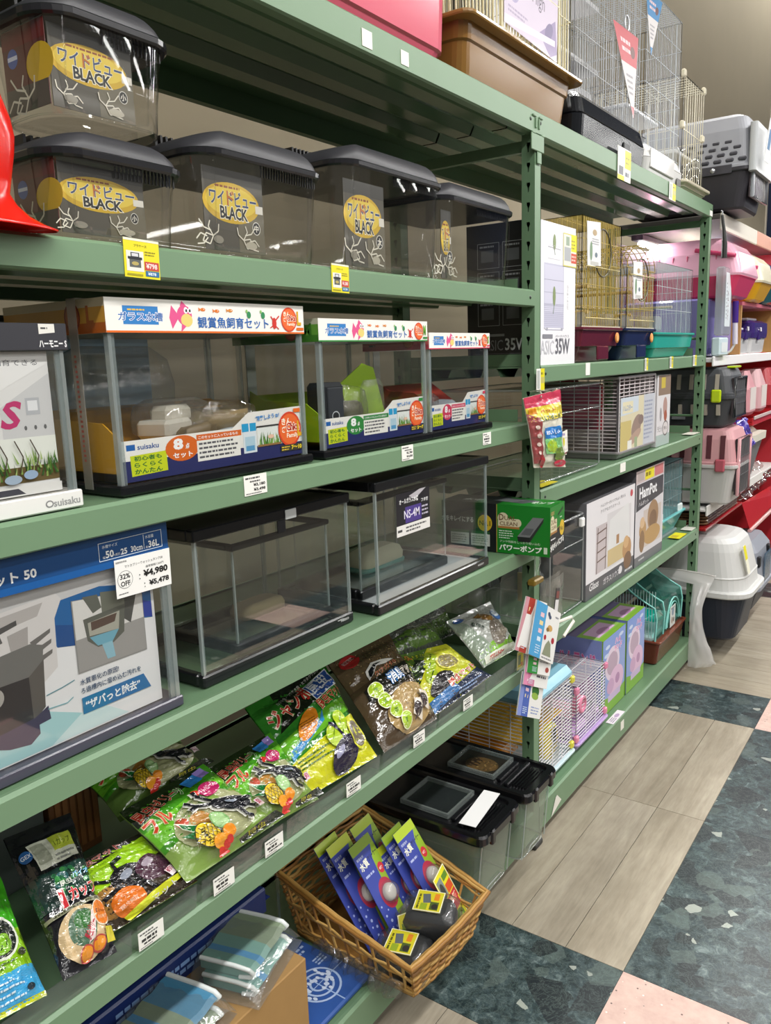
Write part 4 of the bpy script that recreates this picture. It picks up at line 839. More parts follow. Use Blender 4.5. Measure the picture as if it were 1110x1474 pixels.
def d_shoushu(pr, w, h):
    pr.rect(0, h*.60, w, h, '#5a4a36'); 
    rn = random.Random(3)
    pr.hold = True
    for k in range(160): a, b = rn.uniform(.05, .95)*w, rn.uniform(.62, .96)*h; pr.ell(a, b, w*.012, h*.005, rn.choice(('#8a7550', '#3a3026', '#a58e62', '#6d5a3c')), 6, rn.uniform(0, 3))
    pr.hold = False; pr.l += 1
    pr.poly([(w*.08, h*.40), (w, h*.46), (w, h*.64), (w*.30, h*.60), (w*.10, h*.54)], '#1d1a16'); pr.ell(w*.60, h*.22, w*.42, h*.20, '#a88d5c', 30, .1)
    pr.hold = True
    for k in range(90): a, b = rn.gauss(.62, .15)*w, rn.gauss(.24, .07)*h; pr.ell(a, b, w*.010, h*.006, rn.choice(('#8a7048', '#c4aa78', '#6d5836')), 6, rn.uniform(0, 3))
    pr.hold = False; pr.l += 1
    pr.ell(w*.22, h*.88, w*.15, h*.075, '#b5252a', 24, .2); pr.text('初回限定', w*.12, h*.86, h*.04, '#ecd9d4', w=w*.2, ang=.2)
    pr.poly([(w*.22, h*.60), (w*.26, h*.70), (w*.40, h*.76), (w*.56, h*.74), (w*.75, h*.70), (w*.56, h*.68), (w*.42, h*.70), (w*.32, h*.64)], '#e8e6e0'); pr.poly([(w*.25, h*.61), (w*.29, h*.69), (w*.41, h*.735), (w*.53, h*.72), (w*.42, h*.71), (w*.33, h*.65)], '#1b1b22')
    pr.text('クワガタの', w*.33, h*.60, h*.05, '#b5452c', w=w*.42, bold=.02, out='#e8d9b0', ow=.03, ang=.12); pr.text('消臭', w*.46, h*.46, h*.12, '#e9edf2', w=w*.26, bold=.015, out='#2f6fb0', ow=.06, ang=.10); pr.text('マット', w*.73, h*.49, h*.10, '#5a4f46', w=w*.25, bold=.03, out='#e8e0d0', ow=.04, ang=.10)
    for a, b in ((.20, .49), (.24, .36), (.31, .24), (.40, .12)): pr.ell(w*a, h*b, w*.095, h*.075, '#e6eab8', 22); pr.ell(w*a, h*b, w*.086, h*.067, '#9fbe22', 22); pr.text('効', w*a-w*.035, h*b-h*.025, h*.045, '#4f7a1a', bold=.02)
    for a, b in ((.62, .13), (.78, .18)): pr.poly([(w*a-w*.1, h*b), (w*a, h*b+h*.12), (w*a+w*.12, h*b+h*.08), (w*a+w*.06, h*b-h*.08)], '#d9cfc0'); pr.ell(w*a, h*b+h*.02, w*.07, h*.06, '#33282a', 16, .5); pr.line([(w*a, h*b), (w*a-w*.08, h*b-h*.05)], w*.018, '#4a3a38')
    pr.text('マット', w*.82, h*.05, h*.035, '#c9b98a', w=w*.12, ang=.1)
def d_yellowmat(pr, w, h):
    pr.poly([(0, 0), (w, 0), (w, h), (0, h)], '#b9bb2b'); pr.poly([(0, h*.55), (w*.6, h), (0, h)], '#4f6b2a'); pr.poly([(0, h*.45), (w*.35, h*.75), (w*.2, h*.85), (0, h*.65)], '#26301f')
    for a, b in ((.32, .66), (.45, .80), (.22, .50)): pr.ell(w*a, h*b, w*.12, h*.10, '#9db32a', 18, .4); pr.line([(w*a-.08*w, h*b-.06*h), (w*a+.08*w, h*b+.06*h)], w*.012, '#3d5218')
    pr.ell(w*.62, h*.62, w*.20, h*.16, '#d9d256', 24); pr.ell(w*.62, h*.62, w*.175, h*.135, '#857a52', 24)
    pr.ell(w*.28, h*.32, w*.22, h*.15, '#262326', 22, .3); pr.poly([(0, 0), (w, 0), (w, h*.30), (w*.4, h*.18), (0, h*.12)], '#232c44'); pr.poly([(0, h*.02), (w*.45, h*.10), (w*.4, h*.24), (0, h*.18)], '#3f6ea3')
    pr.text('昆虫マット', w*.34, h*.19, h*.12, '#c0453a', w=w*.60, bold=.03, out='#e6dccb', ow=.05, ang=.12); pr.text('5L', w*.10, h*.86, h*.09, '#c0703a', bold=.03); pr.rows(w*.4, h*.04, w*.9, h*.13, 2, '#8fa3c4', .5, 4)
def d_white(pr, w, h):
    pr.rect(0, 0, w, h, '#a8aba4'); pr.poly([(0, 0), (w, 0), (w, h*.30), (w*.7, h*.18), (w*.35, h*.28), (0, h*.2)], '#7fb53a'); pr.poly([(0, 0), (w*.3, 0), (w*.15, h), (0, h)], '#8d9a8a'); pr.ell(w*.62, h*.40, w*.26, h*.20, '#7d7468', 24, .5)
    pr.ell(w*.60, h*.52, w*.13, h*.08, '#5f564c', 16, .7); pr.ell(w*.70, h*.34, w*.13, h*.08, '#968b7c', 16, .2); pr.ell(w*.85, h*.70, w*.12, h*.12, '#3e6ca8', 20); pr.ell(w*.86, h*.74, w*.10, h*.09, '#c9d4da', 18)
    pr.poly([(w*.38, h*.82), (w*.56, h*.86), (w*.70, h*.66), (w*.62, h*.60)], '#7a5a2c'); pr.ell(w*.16, h*.90, w*.10, h*.05, '#3e5f9a', 18); pr.text('産卵木', w*.20, h*.70, h*.09, '#3f4a42', w=w*.20, bold=.02, ang=-.9)
    pr.rect(w*.05, h*.02, w*.95, h*.12, '#dfe4d4'); pr.text('約250g', w*.15, h*.03, h*.07, '#c0453a', w=w*.4, bold=.03)
def d_cup(pr, w, h):
    pr.rect(0, h*.40, w, h*.66, '#1d3630'); pr.rect(0, h*.64, w, h*.90, '#16161a'); pr.rect(0, h*.90, w, h, '#1c1c22'); pr.ell(w*.3, h*.52, w*.22, h*.10, '#23312e', 20, .8); pr.ell(w*.42, h*.55, w*.15, h*.045, '#2f5a5a', 16, .8)
    pr.hold = True
    for k in range(26): a, b = R0.uniform(.3, .98)*w, R0.uniform(.44, .62)*h; pr.ell(a, b, w*.04, h*.018, R0.choice(('#2f6b35', '#255a3a', '#3f8a4a')), 8, R0.uniform(0, 3))
    pr.hold = False; pr.l += 1
    pr.poly([(w*.20, h*.66), (w*.86, h*.68), (w*.86, h*.88), (w*.20, h*.88)], '#d3d6c4'); pr.rect(w*.52, h*.76, w*.86, h*.88, '#b6c443'); pr.rect(w*.23, h*.70, w*.42, h*.86, '#a7ab98'); pr.text('1カップ', w*.56, h*.79, h*.05, '#5f6f22', w=w*.26); pr.rows(w*.5, h*.68, w*.84, h*.74, 2, '#8d9088', .5, 3)
    pr.ell(w*.12, h*.80, w*.085, h*.045, '#2d5f9a', 20); pr.text('GEX', w*.05, h*.785, h*.03, '#dfe8f2', w=w*.14, bold=.02); pr.text('昆虫', w*.36, h*.50, h*.04, '#d3d9cc', w=w*.2, bold=.02); pr.text('バイオ', w*.58, h*.525, h*.04, '#7fc0e6', w=w*.30, bold=.02)
    pr.text('1', w*.28, h*.365, h*.125, '#c8323a', w=w*.075, bold=.03, out='#e9e3da', ow=.03); pr.text('カップ', w*.42, h*.38, h*.095, '#c8323a', w=w*.52, bold=.03, out='#e9e3da', ow=.03)
    pr.rect(0, h*.335, w, h*.36, '#8f8f74'); pr.rows(w*.1, h*.34, w*.95, h*.357, 1, '#4a4a38', .7, 6); pr.ell(w*.45, h*.18, w*.40, h*.16, '#cbb288', 32); pr.ell(w*.46, h*.21, w*.24, h*.11, '#4a6a52', 28); pr.ell(w*.48, h*.25, w*.15, h*.055, '#2f6b2c', 18)
    pr.poly([(w*.50, h*.11), (w*.60, h*.12), (w*.74, h*.27), (w*.64, h*.28)], '#e6d3cf'); pr.text('昆虫ゼリー', w*.53, h*.115, h*.06, '#b52c40', w=w*.27, bold=.02, ang=.85)
    pr.ell(w*.83, h*.25, w*.17, h*.085, '#e6dcc4', 24); pr.ell(w*.83, h*.25, w*.155, h*.077, '#e07a26', 24); pr.text('直径16mm', w*.71, h*.25, h*.025, '#6b2c10', w=w*.24); pr.text('用の飼育', w*.72, h*.21, h*.025, '#f2ddb8', w=w*.22)
    for a, b in ((.42, .06), (.66, .08)): pr.ell(w*a, h*b, w*.13, h*.045, '#b0453f', 18, .3); pr.ell(w*a, h*b, w*.11, h*.036, '#d98a26', 18, .3)
    pr.rect(w*.80, h*.06, w*.98, h*.15, '#cfc23a')
def d_beetle(pr, w, h):
    pr.poly([(0, h*.45), (w, h*.62), (w, h), (0, h)], '#97c41f'); pr.poly([(0, h*.8), (w, h*.95), (w, h), (0, h)], '#26231f'); pr.poly([(0, 0), (w, 0), (w, h*.62), (0, h*.46)], '#3a2f24'); pr.ell(w*.2, h*.3, w*.22, h*.2, '#a87a3c', 20)
    pr.ell(w*.48, h*.46, w*.22, h*.20, '#1b1a1e', 24); pr.ell(w*.75, h*.46, w*.22, h*.18, '#4a2c3c', 22, .2); pr.ell(w*.45, h*.52, w*.09, h*.05, '#8d93a0', 14, .3); pr.ell(w*.72, h*.54, w*.08, h*.05, '#a89aa6', 14, .3)
    for pp in ([(.35, .5), (.15, .62), (.02, .55)], [(.40, .6), (.42, .74), (.55, .78)], [(.3, .40), (.12, .36)], [(.55, .3), (.62, .16)]): pr.line([(w*a, h*b) for a, b in pp], h*.055, '#1b1a1e')
    for k in range(2): pr.text('カブトマット・クワガタマット', w*.03, h*(.66+.07*k), h*.045, '#3f6a12', w=w*.5, ang=.14)
    pr.text('昆虫マット', w*.10, h*.83, h*.10, '#9a3a3c', w=w*.62, bold=.02, out='#d9b8a8', ow=.03, ang=.12); pr.rect(w*.78, h*.24, w*.99, h*.36, '#e0d0d4', .3); pr.text('約1.5L', w*.80, h*.26, h*.07, '#9a2c4a', w=w*.18, bold=.02, ang=.3)
    pr.ell(w*.30, h*.20, w*.17, h*.17, '#d9701f', 24); pr.text('ギフトの', w*.19, h*.22, h*.05, '#f2dcc0', w=w*.2, ang=.15); pr.text('昆虫飼育', w*.19, h*.13, h*.05, '#f2dcc0', w=w*.2, ang=.15)
    pr.poly([(w*.25, 0), (w*.9, h*.14), (w, h*.14), (w, h*.22), (w*.55, h*.16), (w*.2, h*.06)], '#c9cf26'); pr.text('マット', w*.5, h*.03, h*.07, '#cfcfc8', w=w*.3, bold=.02, ang=.15)
def d_green(pr, w, h):
    pr.rect(0, h*.55, w, h, '#3fa31f'); pr.rect(0, h*.22, w, h*.56, '#86b81f'); pr.rect(w*.2, h*.02, w, h*.26, '#3f9fd0'); pr.rect(0, 0, w, h*.04, '#b8c020')
    pr.ell(w*.62, h*.52, w*.28, h*.17, '#d9dccc', 24); pr.ell(w*.62, h*.52, w*.25, h*.15, '#1f2420', 24); pr.ell(w*.62, h*.47, w*.15, h*.08, '#7fb52a', 18); pr.text('ゼリー', w*.3, h*.68, h*.08, '#e0862a', w=w*.4, bold=.03, out='#e9e6c8', ow=.04)
    for k in range(4): pr.rows(w*.34, h*(.06+.04*k), w*.8, h*(.085+.04*k), 1, '#cfe6f0', .5, k)
    pr.ell(w*.84, h*.10, w*.05, h*.025, '#22323c', 14); pr.ell(w*.86, h*.36, w*.06, h*.03, '#3a3f2a', 14); pr.rows(w*.2, h*.28, w*.8, h*.34, 2, '#3f5a14', .4, 9)
def d_grey(pr, w, h):
    pr.rect(0, 0, w, h, '#4a5046'); pr.poly([(0, 0), (w, h*.1), (w, h*.55), (0, h*.35)], '#5a7a34'); pr.poly([(0, h*.35), (w, h*.55), (w, h), (0, h)], '#6a6f68'); pr.text('昆虫マット', w*.2, h*.6, h*.16, '#c9cfc4', w=w*.55, bold=.02); pr.rows(w*.15, h*.42, w*.8, h*.52, 2, '#a8ad9f', .4, 5)
GB = 'pouches of insect food and bedding mats on the fifth shelf'
bag('jelly_pouch', 'green pouch with blue panel at the left edge beside the black 1カップ pouch', [(-.022, -1.684, .662), (-.009, -1.569, .651), (-.148, -1.543, .768), (-.144, -1.622, .764)], .022, '#3f9a24', d_green, .0, seed=2, group=GB)
bag('cup_pouch', 'black 1カップ pouch with round clear window showing a pale mat', [(-.009, -1.549, .651), (-.001, -1.466, .644), (-.171, -1.415, .787), (-.181, -1.521, .795)], .026, '#1b1b20', d_cup, .020, seed=5, group=GB, wr=.003)
bag('mat_pouch', 'lime and brown mat pouch with big black beetle beside the 1カップ pouch', [(-.025, -1.462, .664), (-.016, -1.285, .657), (-.109, -1.325, .734), (-.119, -1.467, .743)], .022, '#8aa525', d_beetle, -.002, seed=7, group=GB)
bag('jelly_pouch', 'fruit jelly pouch with pineapple, the left one with purple tag', [(-.019, -1.316, .659), (-.016, -1.097, .657), (-.142, -1.16, .763), (-.14, -1.347, .761)], .026, '#7d9a4a', d_jelly(1), .022, seed=9, group=GB)
bag('jelly_pouch', 'fruit jelly pouch with pineapple, partly under the ジャンボ mat pouch', [(-.021, -1.134, .661), (-.010, -.984, .652), (-.136, -.980, .758), (-.135, -1.148, .756)], .022, '#7d9a4a', d_jelly(2), .012, seed=11, group=GB)
bag('jelly_pouch', 'dim green jelly pouch lying behind the two pineapple jelly pouches', [(-.150, -1.33, .745), (-.150, -1.12, .745), (-.27, -1.12, .80), (-.27, -1.33, .80)], .025, '#4f6a30', d_jelly(3), .0, seed=13, group=GB)
bag('mat_pouch', 'green and yellow ジャンボ mat pouch with orange pear shape', [(-.023, -.999, .663), (-.013, -.776, .654), (-.197, -.719, .809), (-.194, -.983, .806)], .030, '#2f7d26', d_jumbo, .0, seed=15, group=GB)
bag('mat_pouch', 'brown 消臭マット pouch with four lime circles', [(-.010, -.762, .651), (-.004, -.551, .647), (-.194, -.478, .806), (-.199, -.722, .810)], .036, '#4a3c2c', d_shoushu, .014, seed=17, group=GB)
bag('mat_pouch', 'yellow mat pouch with oval window beside the 消臭マット pouch', [(-.012, -.535, .653), (-.012, -.246, .653), (-.119, -.300, .743), (-.148, -.500, .768)], .020, '#a8aa2b', d_yellowmat, -.002, seed=19, group=GB)
bag('wood_pouch', 'pale grey pouch of breeding wood with green foot near the middle post', [(-.032, -.275, .670), (-.026, -.087, .665), (-.148, -.020, .768), (-.156, -.261, .774)], .030, '#a8aba4', d_white, .020, seed=21, group=GB)
bag('mat_pouch', 'grey green mat pouch lying flat at the back behind the yellow pouch', [(-.175, -.48, .75), (-.150, -.26, .72), (-.26, -.17, .775), (-.28, -.45, .79)], .030, '#555b50', d_grey, .0, seed=23, group=GB)
bag('mat_pouch', 'dark green pouch standing at the back right behind the pale wood pouch', [(-.225, -.27, .70), (-.215, -.09, .69), (-.29, -.06, .80), (-.30, -.26, .81)], .025, '#4d5a48', d_grey, .0, seed=25, group=GB)
for i, (y0, y1, z1, c, lb) in enumerate(((-1.68, -1.50, .82, '#23241f', 'dark box at the back left behind the black pouch'), (-1.49, -1.38, .81, '#4d5552', 'grey box with dark letters behind the black pouch'), (-1.37, -1.27, .80, '#6b4526', 'brown ridged box behind the lime beetle pouch'))):
    m = MB(); m.box((-.40, y0, .623), (-.30, y1, z1), c, .002)
    for k in range(6 if i == 2 else 0): m.box((-.30, y0+.01+.015*k, .64), (-.297, y0+.02+.015*k, z1-.01), '#8a5c34')
    if i == 1: m.box((-.30, y0+.01, .76), (-.2985, y1-.01, .80), '#8d948d'); m.box((-.2985, y0+.04, .765), (-.297, y0+.046, .795), '#3c4744'); m.box((-.2985, y0+.06, .765), (-.297, y0+.066, .795), '#3c4744'); m.box((-.2985, y0+.046, .778), (-.297, y0+.06, .783), '#3c4744')
    solo('stored_box', lb, 'box', m, CARD, (-.35, (y0+y1)/2, .623), 'boxes stored at the back of the fifth shelf')
# clear lip trays along the shelf edge
TR = [(-1.80, -1.43), (-1.425, -1.30), (-1.295, -1.09), (-1.085, -.78), (-.775, -.545), (-.54, -.30), (-.295, -.01)]
for i, (a, b) in enumerate(TR):
    m = MB(); n = 6; pr_ = [(-.05, .6235), (-.004, .6235), (-.001, .627), (.001, .650), (.003, .668)]
    m.loft([[(x, a+.003, z) for x, z in pr_], [(x, b-.003, z) for x, z in pr_]], '#e6e8e6', closed=False, caps=(0, 0))
    for y in (a+.003, b-.003): m.add([(-.05, y, .6235), (-.004, y, .6235), (.002, y, .66), (-.02, y, .655), (-.05, y, .635)], [(0, 1, 2, 3, 4)], '#e6e8e6')
    words = ('leftmost', 'second', 'third', 'fourth', 'fifth', 'sixth', 'rightmost')
    solo('clear_tray', 'clear plastic lip tray on the pouch shelf edge, %s of seven from the left' % words[i], 'tray', m, CBAG, (-.02, (a+b)/2, .6235), 'clear lip trays on the pouch shelf edge')
# ================================================================== price labels
def tag_card(label, y, z, w, h, kind, x=.0032, rz=0.0, lean=0.0, txt=None, seed=1, name='price_card', axis='x', grp=None):
    t = thing(name, label, 'price tag', (x, y, z), grp, rz)
    # local frame: card faces +X, rz turns it about Z, lean swings it in its own plane
    def M(p): return p
    du = Vector((0, math.cos(lean), math.sin(lean))); dv = Vector((0, -math.sin(lean), math.cos(lean)))
    if rz == 0: org = Vector((x, y, z))
    else: org = Vector((0, 0, 0))
    fr = plane_fn(org, du, dv)
    m = MB(); c = '#f2f1ea' if kind != 'yellow' else '#e9dd1a'
    P_ = [fr(a, b)[0] for a, b in ((0, 0), (w, 0), (w, h), (0, h))]; B_ = [p-Vector((.0008, 0, 0)) for p in P_]
    m.loft([B_, P_], c); part(t, 'card', m, PAPER)
    pr = Print(fr)
    if kind == 'white':
        pr.rows(w*.06, h*.78, w*.7, h*.92, 1, '#555', .6, seed); pr.rows(w*.25, h*.62, w*.9, h*.74, 1, '#555', .6, seed+1)
        if txt: pr.text(txt[0], w*.40, h*.40, h*.18, '#222', w=w*.52, bold=.03); pr.text(txt[1], w*.40, h*.16, h*.18, '#222', w=w*.52, bold=.03)
        else: pr.rows(w*.12, h*.36, w*.92, h*.58, 1, '#333', .7, seed+2); pr.rows(w*.2, h*.18, w*.92, h*.34, 1, '#333', .6, seed+3)
        pr.rows(w*.06, h*.05, w*.8, h*.13, 1, '#777', .6, seed+4)
    elif kind == 'yellow':
        pr.rect(0, h*.94, w, h, '#f2f0d8'); pr.rect(w*.06, h*.16, w*.54, h*.68, '#eceadf'); pr.rect(w*.14, h*.26, w*.46, h*.46, '#5b5f5c'); pr.rect(w*.10, h*.46, w*.50, h*.53, '#23262a'); pr.rect(w*.18, h*.53, w*.42, h*.64, '#3a3f44'); pr.rect(w*.21, h*.54, w*.39, h*.62, '#d9d9dc'); pr.ell(w*.30, h*.36, w*.10, h*.05, '#b9a860', 14)
        pr.text('プラケース', w*.28, h*.79, h*.07, '#4a4418', w=w*.36); pr.rows(w*.58, h*.58, w*.92, h*.72, 2, '#8a8020', .4, seed)
        a, b = txt or ('¥798', '¥878'); pr.rect(w*.56, h*.22, w*.97, h*.44, '#c8433c'); pr.text(a, w*.60, h*.26, h*.14, '#f6e2de', w=w*.32, bold=.03); pr.rect(w*.58, h*.06, w*.97, h*.20, '#2f6fa0'); pr.text(b, w*.64, h*.09, h*.08, '#e6eef4', w=w*.24, bold=.03); pr.rect(w*.06, h*.05, w*.5, h*.10, '#a8a01a')
    elif kind == 'pair':
        pr.rect(w*.54, h*.40, w, h*.96, '#e6dc1c'); pr.rect(0, 0, w*.5, h*.14, '#e6dc1c'); pr.rect(w*.10, h*.16, w*.42, h*.42, '#6b6b70'); pr.rect(w*.06, h*.46, w*.44, h*.92, '#d6d3d0'); pr.rows(w*.58, h*.14, w*.94, h*.30, 1, '#55586a', .8, seed); pr.rows(w*.6, h*.50, w*.92, h*.80, 2, '#a59d22', .4, seed)
    elif kind == 'split':
        pr.rect(w*.5, h*.04, w, h, '#e6dc1c'); pr.rect(w*.08, h*.12, w*.4, h*.92, '#b9bdb8'); pr.rect(w*.55, h*.35, w*.95, h*.62, '#c9c06a'); pr.rows(w*.56, h*.68, w*.92, h*.88, 1, '#8a8020', .5, seed)
    elif kind == 'green':
        pr.frame(0, 0, w, h, w*.06, '#e9dd1a'); pr.rect(w*.12, h*.1, w*.9, h*.92, '#d9c81e'); pr.rect(w*.15, h*.25, w*.55, h*.8, '#6f7f5a'); pr.rect(w*.55, h*.12, w*.9, h*.34, '#c87a2c')
    pr.done(t)
G1, G2 = 'white price stickers on shelf edges', 'yellow price cards on shelf edges'
for k, (y, z, s) in enumerate(((-.757, 2.082, .032), (-.628, 2.083, .028))):
    m = MB(); m.box((.0024, y, z), (.0032, y+s, z+s*.95), '#eeece2'); solo('blank_sticker', ('larger', 'smaller')[k]+' blank white sticker on the top beam below the pink tub', 'sticker', m, PAPER, (.003, y, z))
tag_card('yellow ¥798 price card hanging on the case shelf edge at left', -1.336, 1.633, .061, .053, 'yellow', lean=-.03, grp=G2)
tag_card('yellow ¥1,580 price card hanging on the case shelf under the 大 case', -.879, 1.633, .052, .051, 'yellow', txt=('¥1,580', '¥1,738'), lean=-.02, seed=4, grp=G2)
tag_card('white ¥3,180 price sticker on the beam under the large aquarium set', -1.135, 1.290, .054, .034, 'white', txt=('¥3,180', '¥3,498'), seed=2, grp=G1)
tag_card('white price sticker on the beam under the medium aquarium set', -.666, 1.292, .044, .032, 'white', txt=('¥2,780', '¥3,058'), seed=5, grp=G1)
tag_card('white price sticker on the beam under the small aquarium set', -.305, 1.288, .042, .030, 'white', seed=8, grp=G1)
for k, (y, lb) in enumerate(((-1.424, 'black 1カップ pouch'), (-1.270, 'lime beetle pouch'), (-1.145, 'left pineapple jelly pouch'), (-.905, 'green ジャンボ pouch'), (-.655, '消臭マット pouch'), (-.425, 'yellow mat pouch'))):
    tag_card('white price sticker on the pouch shelf edge before the %s' % lb, y, .626, .048, .030, 'white', x=.0045, lean=-.02, seed=10+k, grp=G1)
tag_card('yellow framed price card on the pouch shelf edge by the pale wood pouch', -.122, .630, .040, .052, 'green', x=.005, lean=-.05)
tag_card('pair of white and yellow price cards on the top beam under the black tub', .612, 2.055, .125, .100, 'pair', seed=3, x=.0052)
tag_card('small yellow and white price card on the top beam under the white cage base', 1.175, 2.065, .085, .062, 'split', seed=3, x=.0052)
tag_card('price card in yellow and white clipped to the middle post above the snacks', -.012, 1.405, .052, .062, 'split', x=.012, seed=7)
for k, (y, z, w, kd, lb) in enumerate(((.368, 1.440, .035, 0, 'blank white sticker on the bird cage shelf under the maroon tray'), (.94, 1.432, .038, 1, 'yellow slip on the bird cage shelf under the navy tray'), (1.255, 1.432, .045, 1, 'narrow yellow slip on the bird cage shelf under the green tray'), (1.60, 1.432, .055, 1, 'yellow slip on the bird cage shelf nearest the far post'))):
    if kd: tag_card(lb, y, z, w, .046, 'split', seed=k, x=.0055)
    else:
        m = MB(); m.box((.0024, y, z-.004), (.0034, y+w, z+.034), '#f0efe9'); solo('blank_sticker', lb, 'sticker', m, PAPER, (.003, y, z-.004))
m = MB(); m.box((.0024, .705, 1.083), (.0034, .76, 1.115), '#eeece4'); solo('blank_sticker', 'blank white sticker on the beam under the red wire cage', 'sticker', m, PAPER, (.003, .73, 1.083))
m = MB(); m.box((.0024, 1.79, 2.078), (.0034, 1.835, 2.10), '#f2f2ee'); solo('blank_sticker', 'blank white sticker at the far end of the top beam', 'sticker', m, PAPER, (.003, 1.81, 2.078))
m = MB(); m.add([(.003, .125, .045), (.003, .205, .068), (.003, .172, .10), (.003, .160, .098)], [(0, 1, 2, 3)], '#e6e3da'); m.add([(.0036, .125, .045), (.0036, .205, .068), (.0036, .172, .10), (.0036, .160, .098)], [(0, 1, 2, 3)], '#e6e3da'); solo('torn_sticker', 'torn white sticker scrap on the bottom beam below the yellow cage', 'sticker', m, PAPER, (.003, .16, .045))
m = MB(); m.box((.0024, .775, .07), (.0034, .81, .105), '#e9e6dc'); solo('blank_sticker', 'small white sticker on the bottom beam under the pink cage', 'sticker', m, PAPER, (.003, .79, .07))
m = MB(); m.box((-.03, .70, .1275), (.0, .83, .1283), '#e4dde4'); c = solo('loose_label', 'pale printed label lying on the bottom shelf edge beside the pink cage', 'label', m, PAPER, (-.015, .765, .1275)); pr = Print(plane_fn((-.03, .83, .1283), (0, -1, 0), (1, 0, 0))); pr.ell(.05, .015, .02, .008, '#b59ac0', 14); pr.rows(.075, .004, .12, .026, 3, '#8a7a94', .5, 2); pr.done(c)
for y, z, c, lb in ((.055, 1.127, '#dccf2a', 'yellow slip standing on the clear case shelf by the middle post'), (1.52, .676, '#e6da1c', 'yellow price slip lying on the fourth shelf beside the teal cage'), (1.68, 1.124, '#dfdccf', 'pale slip lying at the far end of the red cage shelf'), (1.72, .674, '#dcdad0', 'white slip lying at the far corner of the fourth shelf')):
    m = MB(); m.box((-.055, y, z), (-.004, y+.12, z+.0012), c); m.box((-.05, y+.01, z+.0012), (-.02, y+.06, z+.0016), '#c9b022' if c[1] == 'e' and 'yellow' in lb else c); solo('paper_slip', lb, 'price tag', m, PAPER, (-.03, y+.06, z))
# ================================================================== bottom shelf, near bay
FZ = .1285
def bin_(label, y0, y1, x1, zt, window_empty, paper):
    x0 = x1-.40; t = thing('storage_bin', label, 'container', ((x0+x1)/2, (y0+y1)/2, FZ), 'clear bins with black lids on the bottom shelf')
    def ring(z, i, r=.022): return rr(x0+i, x1-i, y0+i*.6, y1-i*.6, r, z, 4)
    b = MB(); b.loft([ring(FZ, .026, .012), ring(FZ+.004, .020), ring(zt-.04, .004), ring(zt-.034, -.001)], '#a9b5a4', caps=(1, 0)); part(t, 'bin_body', b, BINC)
    e = MB()
    for k, (z, i) in enumerate(((FZ+.004, .020), (zt-.036, .002))): e.tube(ring(z, i), .0022, '#dfe6e0', 4, closed=True)
    for y in (y0+.014, y1-.014): e.tube([(x1-.019, y, FZ+.006), (x1-.004, y, zt-.04)], .0022, '#e6ece8', 5)
    e.tube([(x1-.016, y0+.05, FZ+.012), (x1-.014, y0+.06, FZ+.026), (x1-.014, y1-.06, FZ+.026), (x1-.016, y1-.05, FZ+.012)], .002, '#e6ece8', 4); part(t, 'body_edge', e, GEDGE)
    l = MB(); l.loft([ring(zt-.036, -.010), ring(zt-.030, -.014), ring(zt-.012, -.014), ring(zt-.006, -.010), ring(zt-.006, .008), ring(zt-.014, .012)], '#141416', caps=(1, 1)); ld = part(t, 'lid', l, PLASTIC)
    m = MB(); ym = (y0+y1)/2
    m.box((x1-.075, y0+.016, zt-.014), (x1-.060, y1-.016, zt-.002), '#17171a', .003); m.box((x1-.105, y0+.030, zt-.013), (x1-.09, y1-.03, zt-.004), '#17171a', .002)
    for k in range(5): m.box((x1-.055+.009*k, y0+.03, zt-.014), (x1-.051+.009*k, y1-.03, zt-.007), '#101012')
    part(t, 'lid_rib', m, PLASTIC).__setitem__('kind', 'stuff')
    for y in (y0+.03, y1-.05):
        m = MB(); m.box((x1+.006, y, zt-.044), (x1+.018, y+.02, zt-.004), '#0f0f11', .004); part(t, 'clasp', m, PLASTIC)
    wx0, wx1, wy0, wy1 = x1-.262, x1-.112, y0+.030, y1-.022
    f = MB()
    for a, c in (((wx0, wy0, zt-.012), (wx1, wy0+.006, zt+.001)), ((wx0, wy1-.006, zt-.012), (wx1, wy1, zt+.001)), ((wx0, wy0+.006, zt-.012), (wx0+.006, wy1-.006, zt+.001)), ((wx1-.006, wy0+.006, zt-.012), (wx1, wy1-.006, zt+.001))): f.box(a, c, '#b9c2be')
    w = part(t, 'window_frame', f, GEDGE)
    f = MB(); f.box((wx0+.006, wy0+.006, zt-.010), (wx1-.006, wy1-.006, zt-.0135), '#23282a'); part(w, 'window_floor', f, MATT)
    f = MB(); f.box((wx0+.004, wy0+.004, zt-.002), (wx1-.004, wy1-.004, zt-.0005), '#cfd6d4'); f.box((wx1-.03, wy0-.004, zt-.003), (wx1-.01, wy0+.02, zt+.004), '#dfe4e2', .002); part(w, 'window_pane', f, CLEAR)
    if not window_empty:
        pr = Print(plane_fn((wx0+.006, wy1-.006, zt-.0098), (0, -1, 0), (1, 0, 0))); ww, hh = wy1-wy0-.012, wx1-wx0-.012
        pr.rect(0, 0, ww, hh, '#2a2420'); pr.ell(ww*.55, hh*.55, ww*.36, hh*.36, '#6b5230', 26); rn = random.Random(4)
        for k in range(40): pr.ell(ww*rn.uniform(.3, .85), hh*rn.uniform(.3, .85), .004, .003, rn.choice(('#8a6a3c', '#4a3a26', '#a58a55')), 7)
        for k in range(7): pr.line([(ww*(.3+.07*k), hh*.15), (ww*(.32+.07*k), hh*(.4+.1*(k % 2)))], .004, '#1c1820')
        pr.done(w, 'printed_label')
    if paper:
        m = MB(); m.M = Matrix.Translation((x1-.052, ym+.01, zt-.0015)) @ Matrix.Rotation(math.radians(7), 4, 'Z'); m.box((-.030, -.088, 0), (.016, .088, .0012), '#e9e9e8'); part(t, 'paper_label', m, PAPER)
    return t
bin_('clear bin with black window lid and white paper strip, nearer the basket', -.484, -.292, .082, .342, True, True)
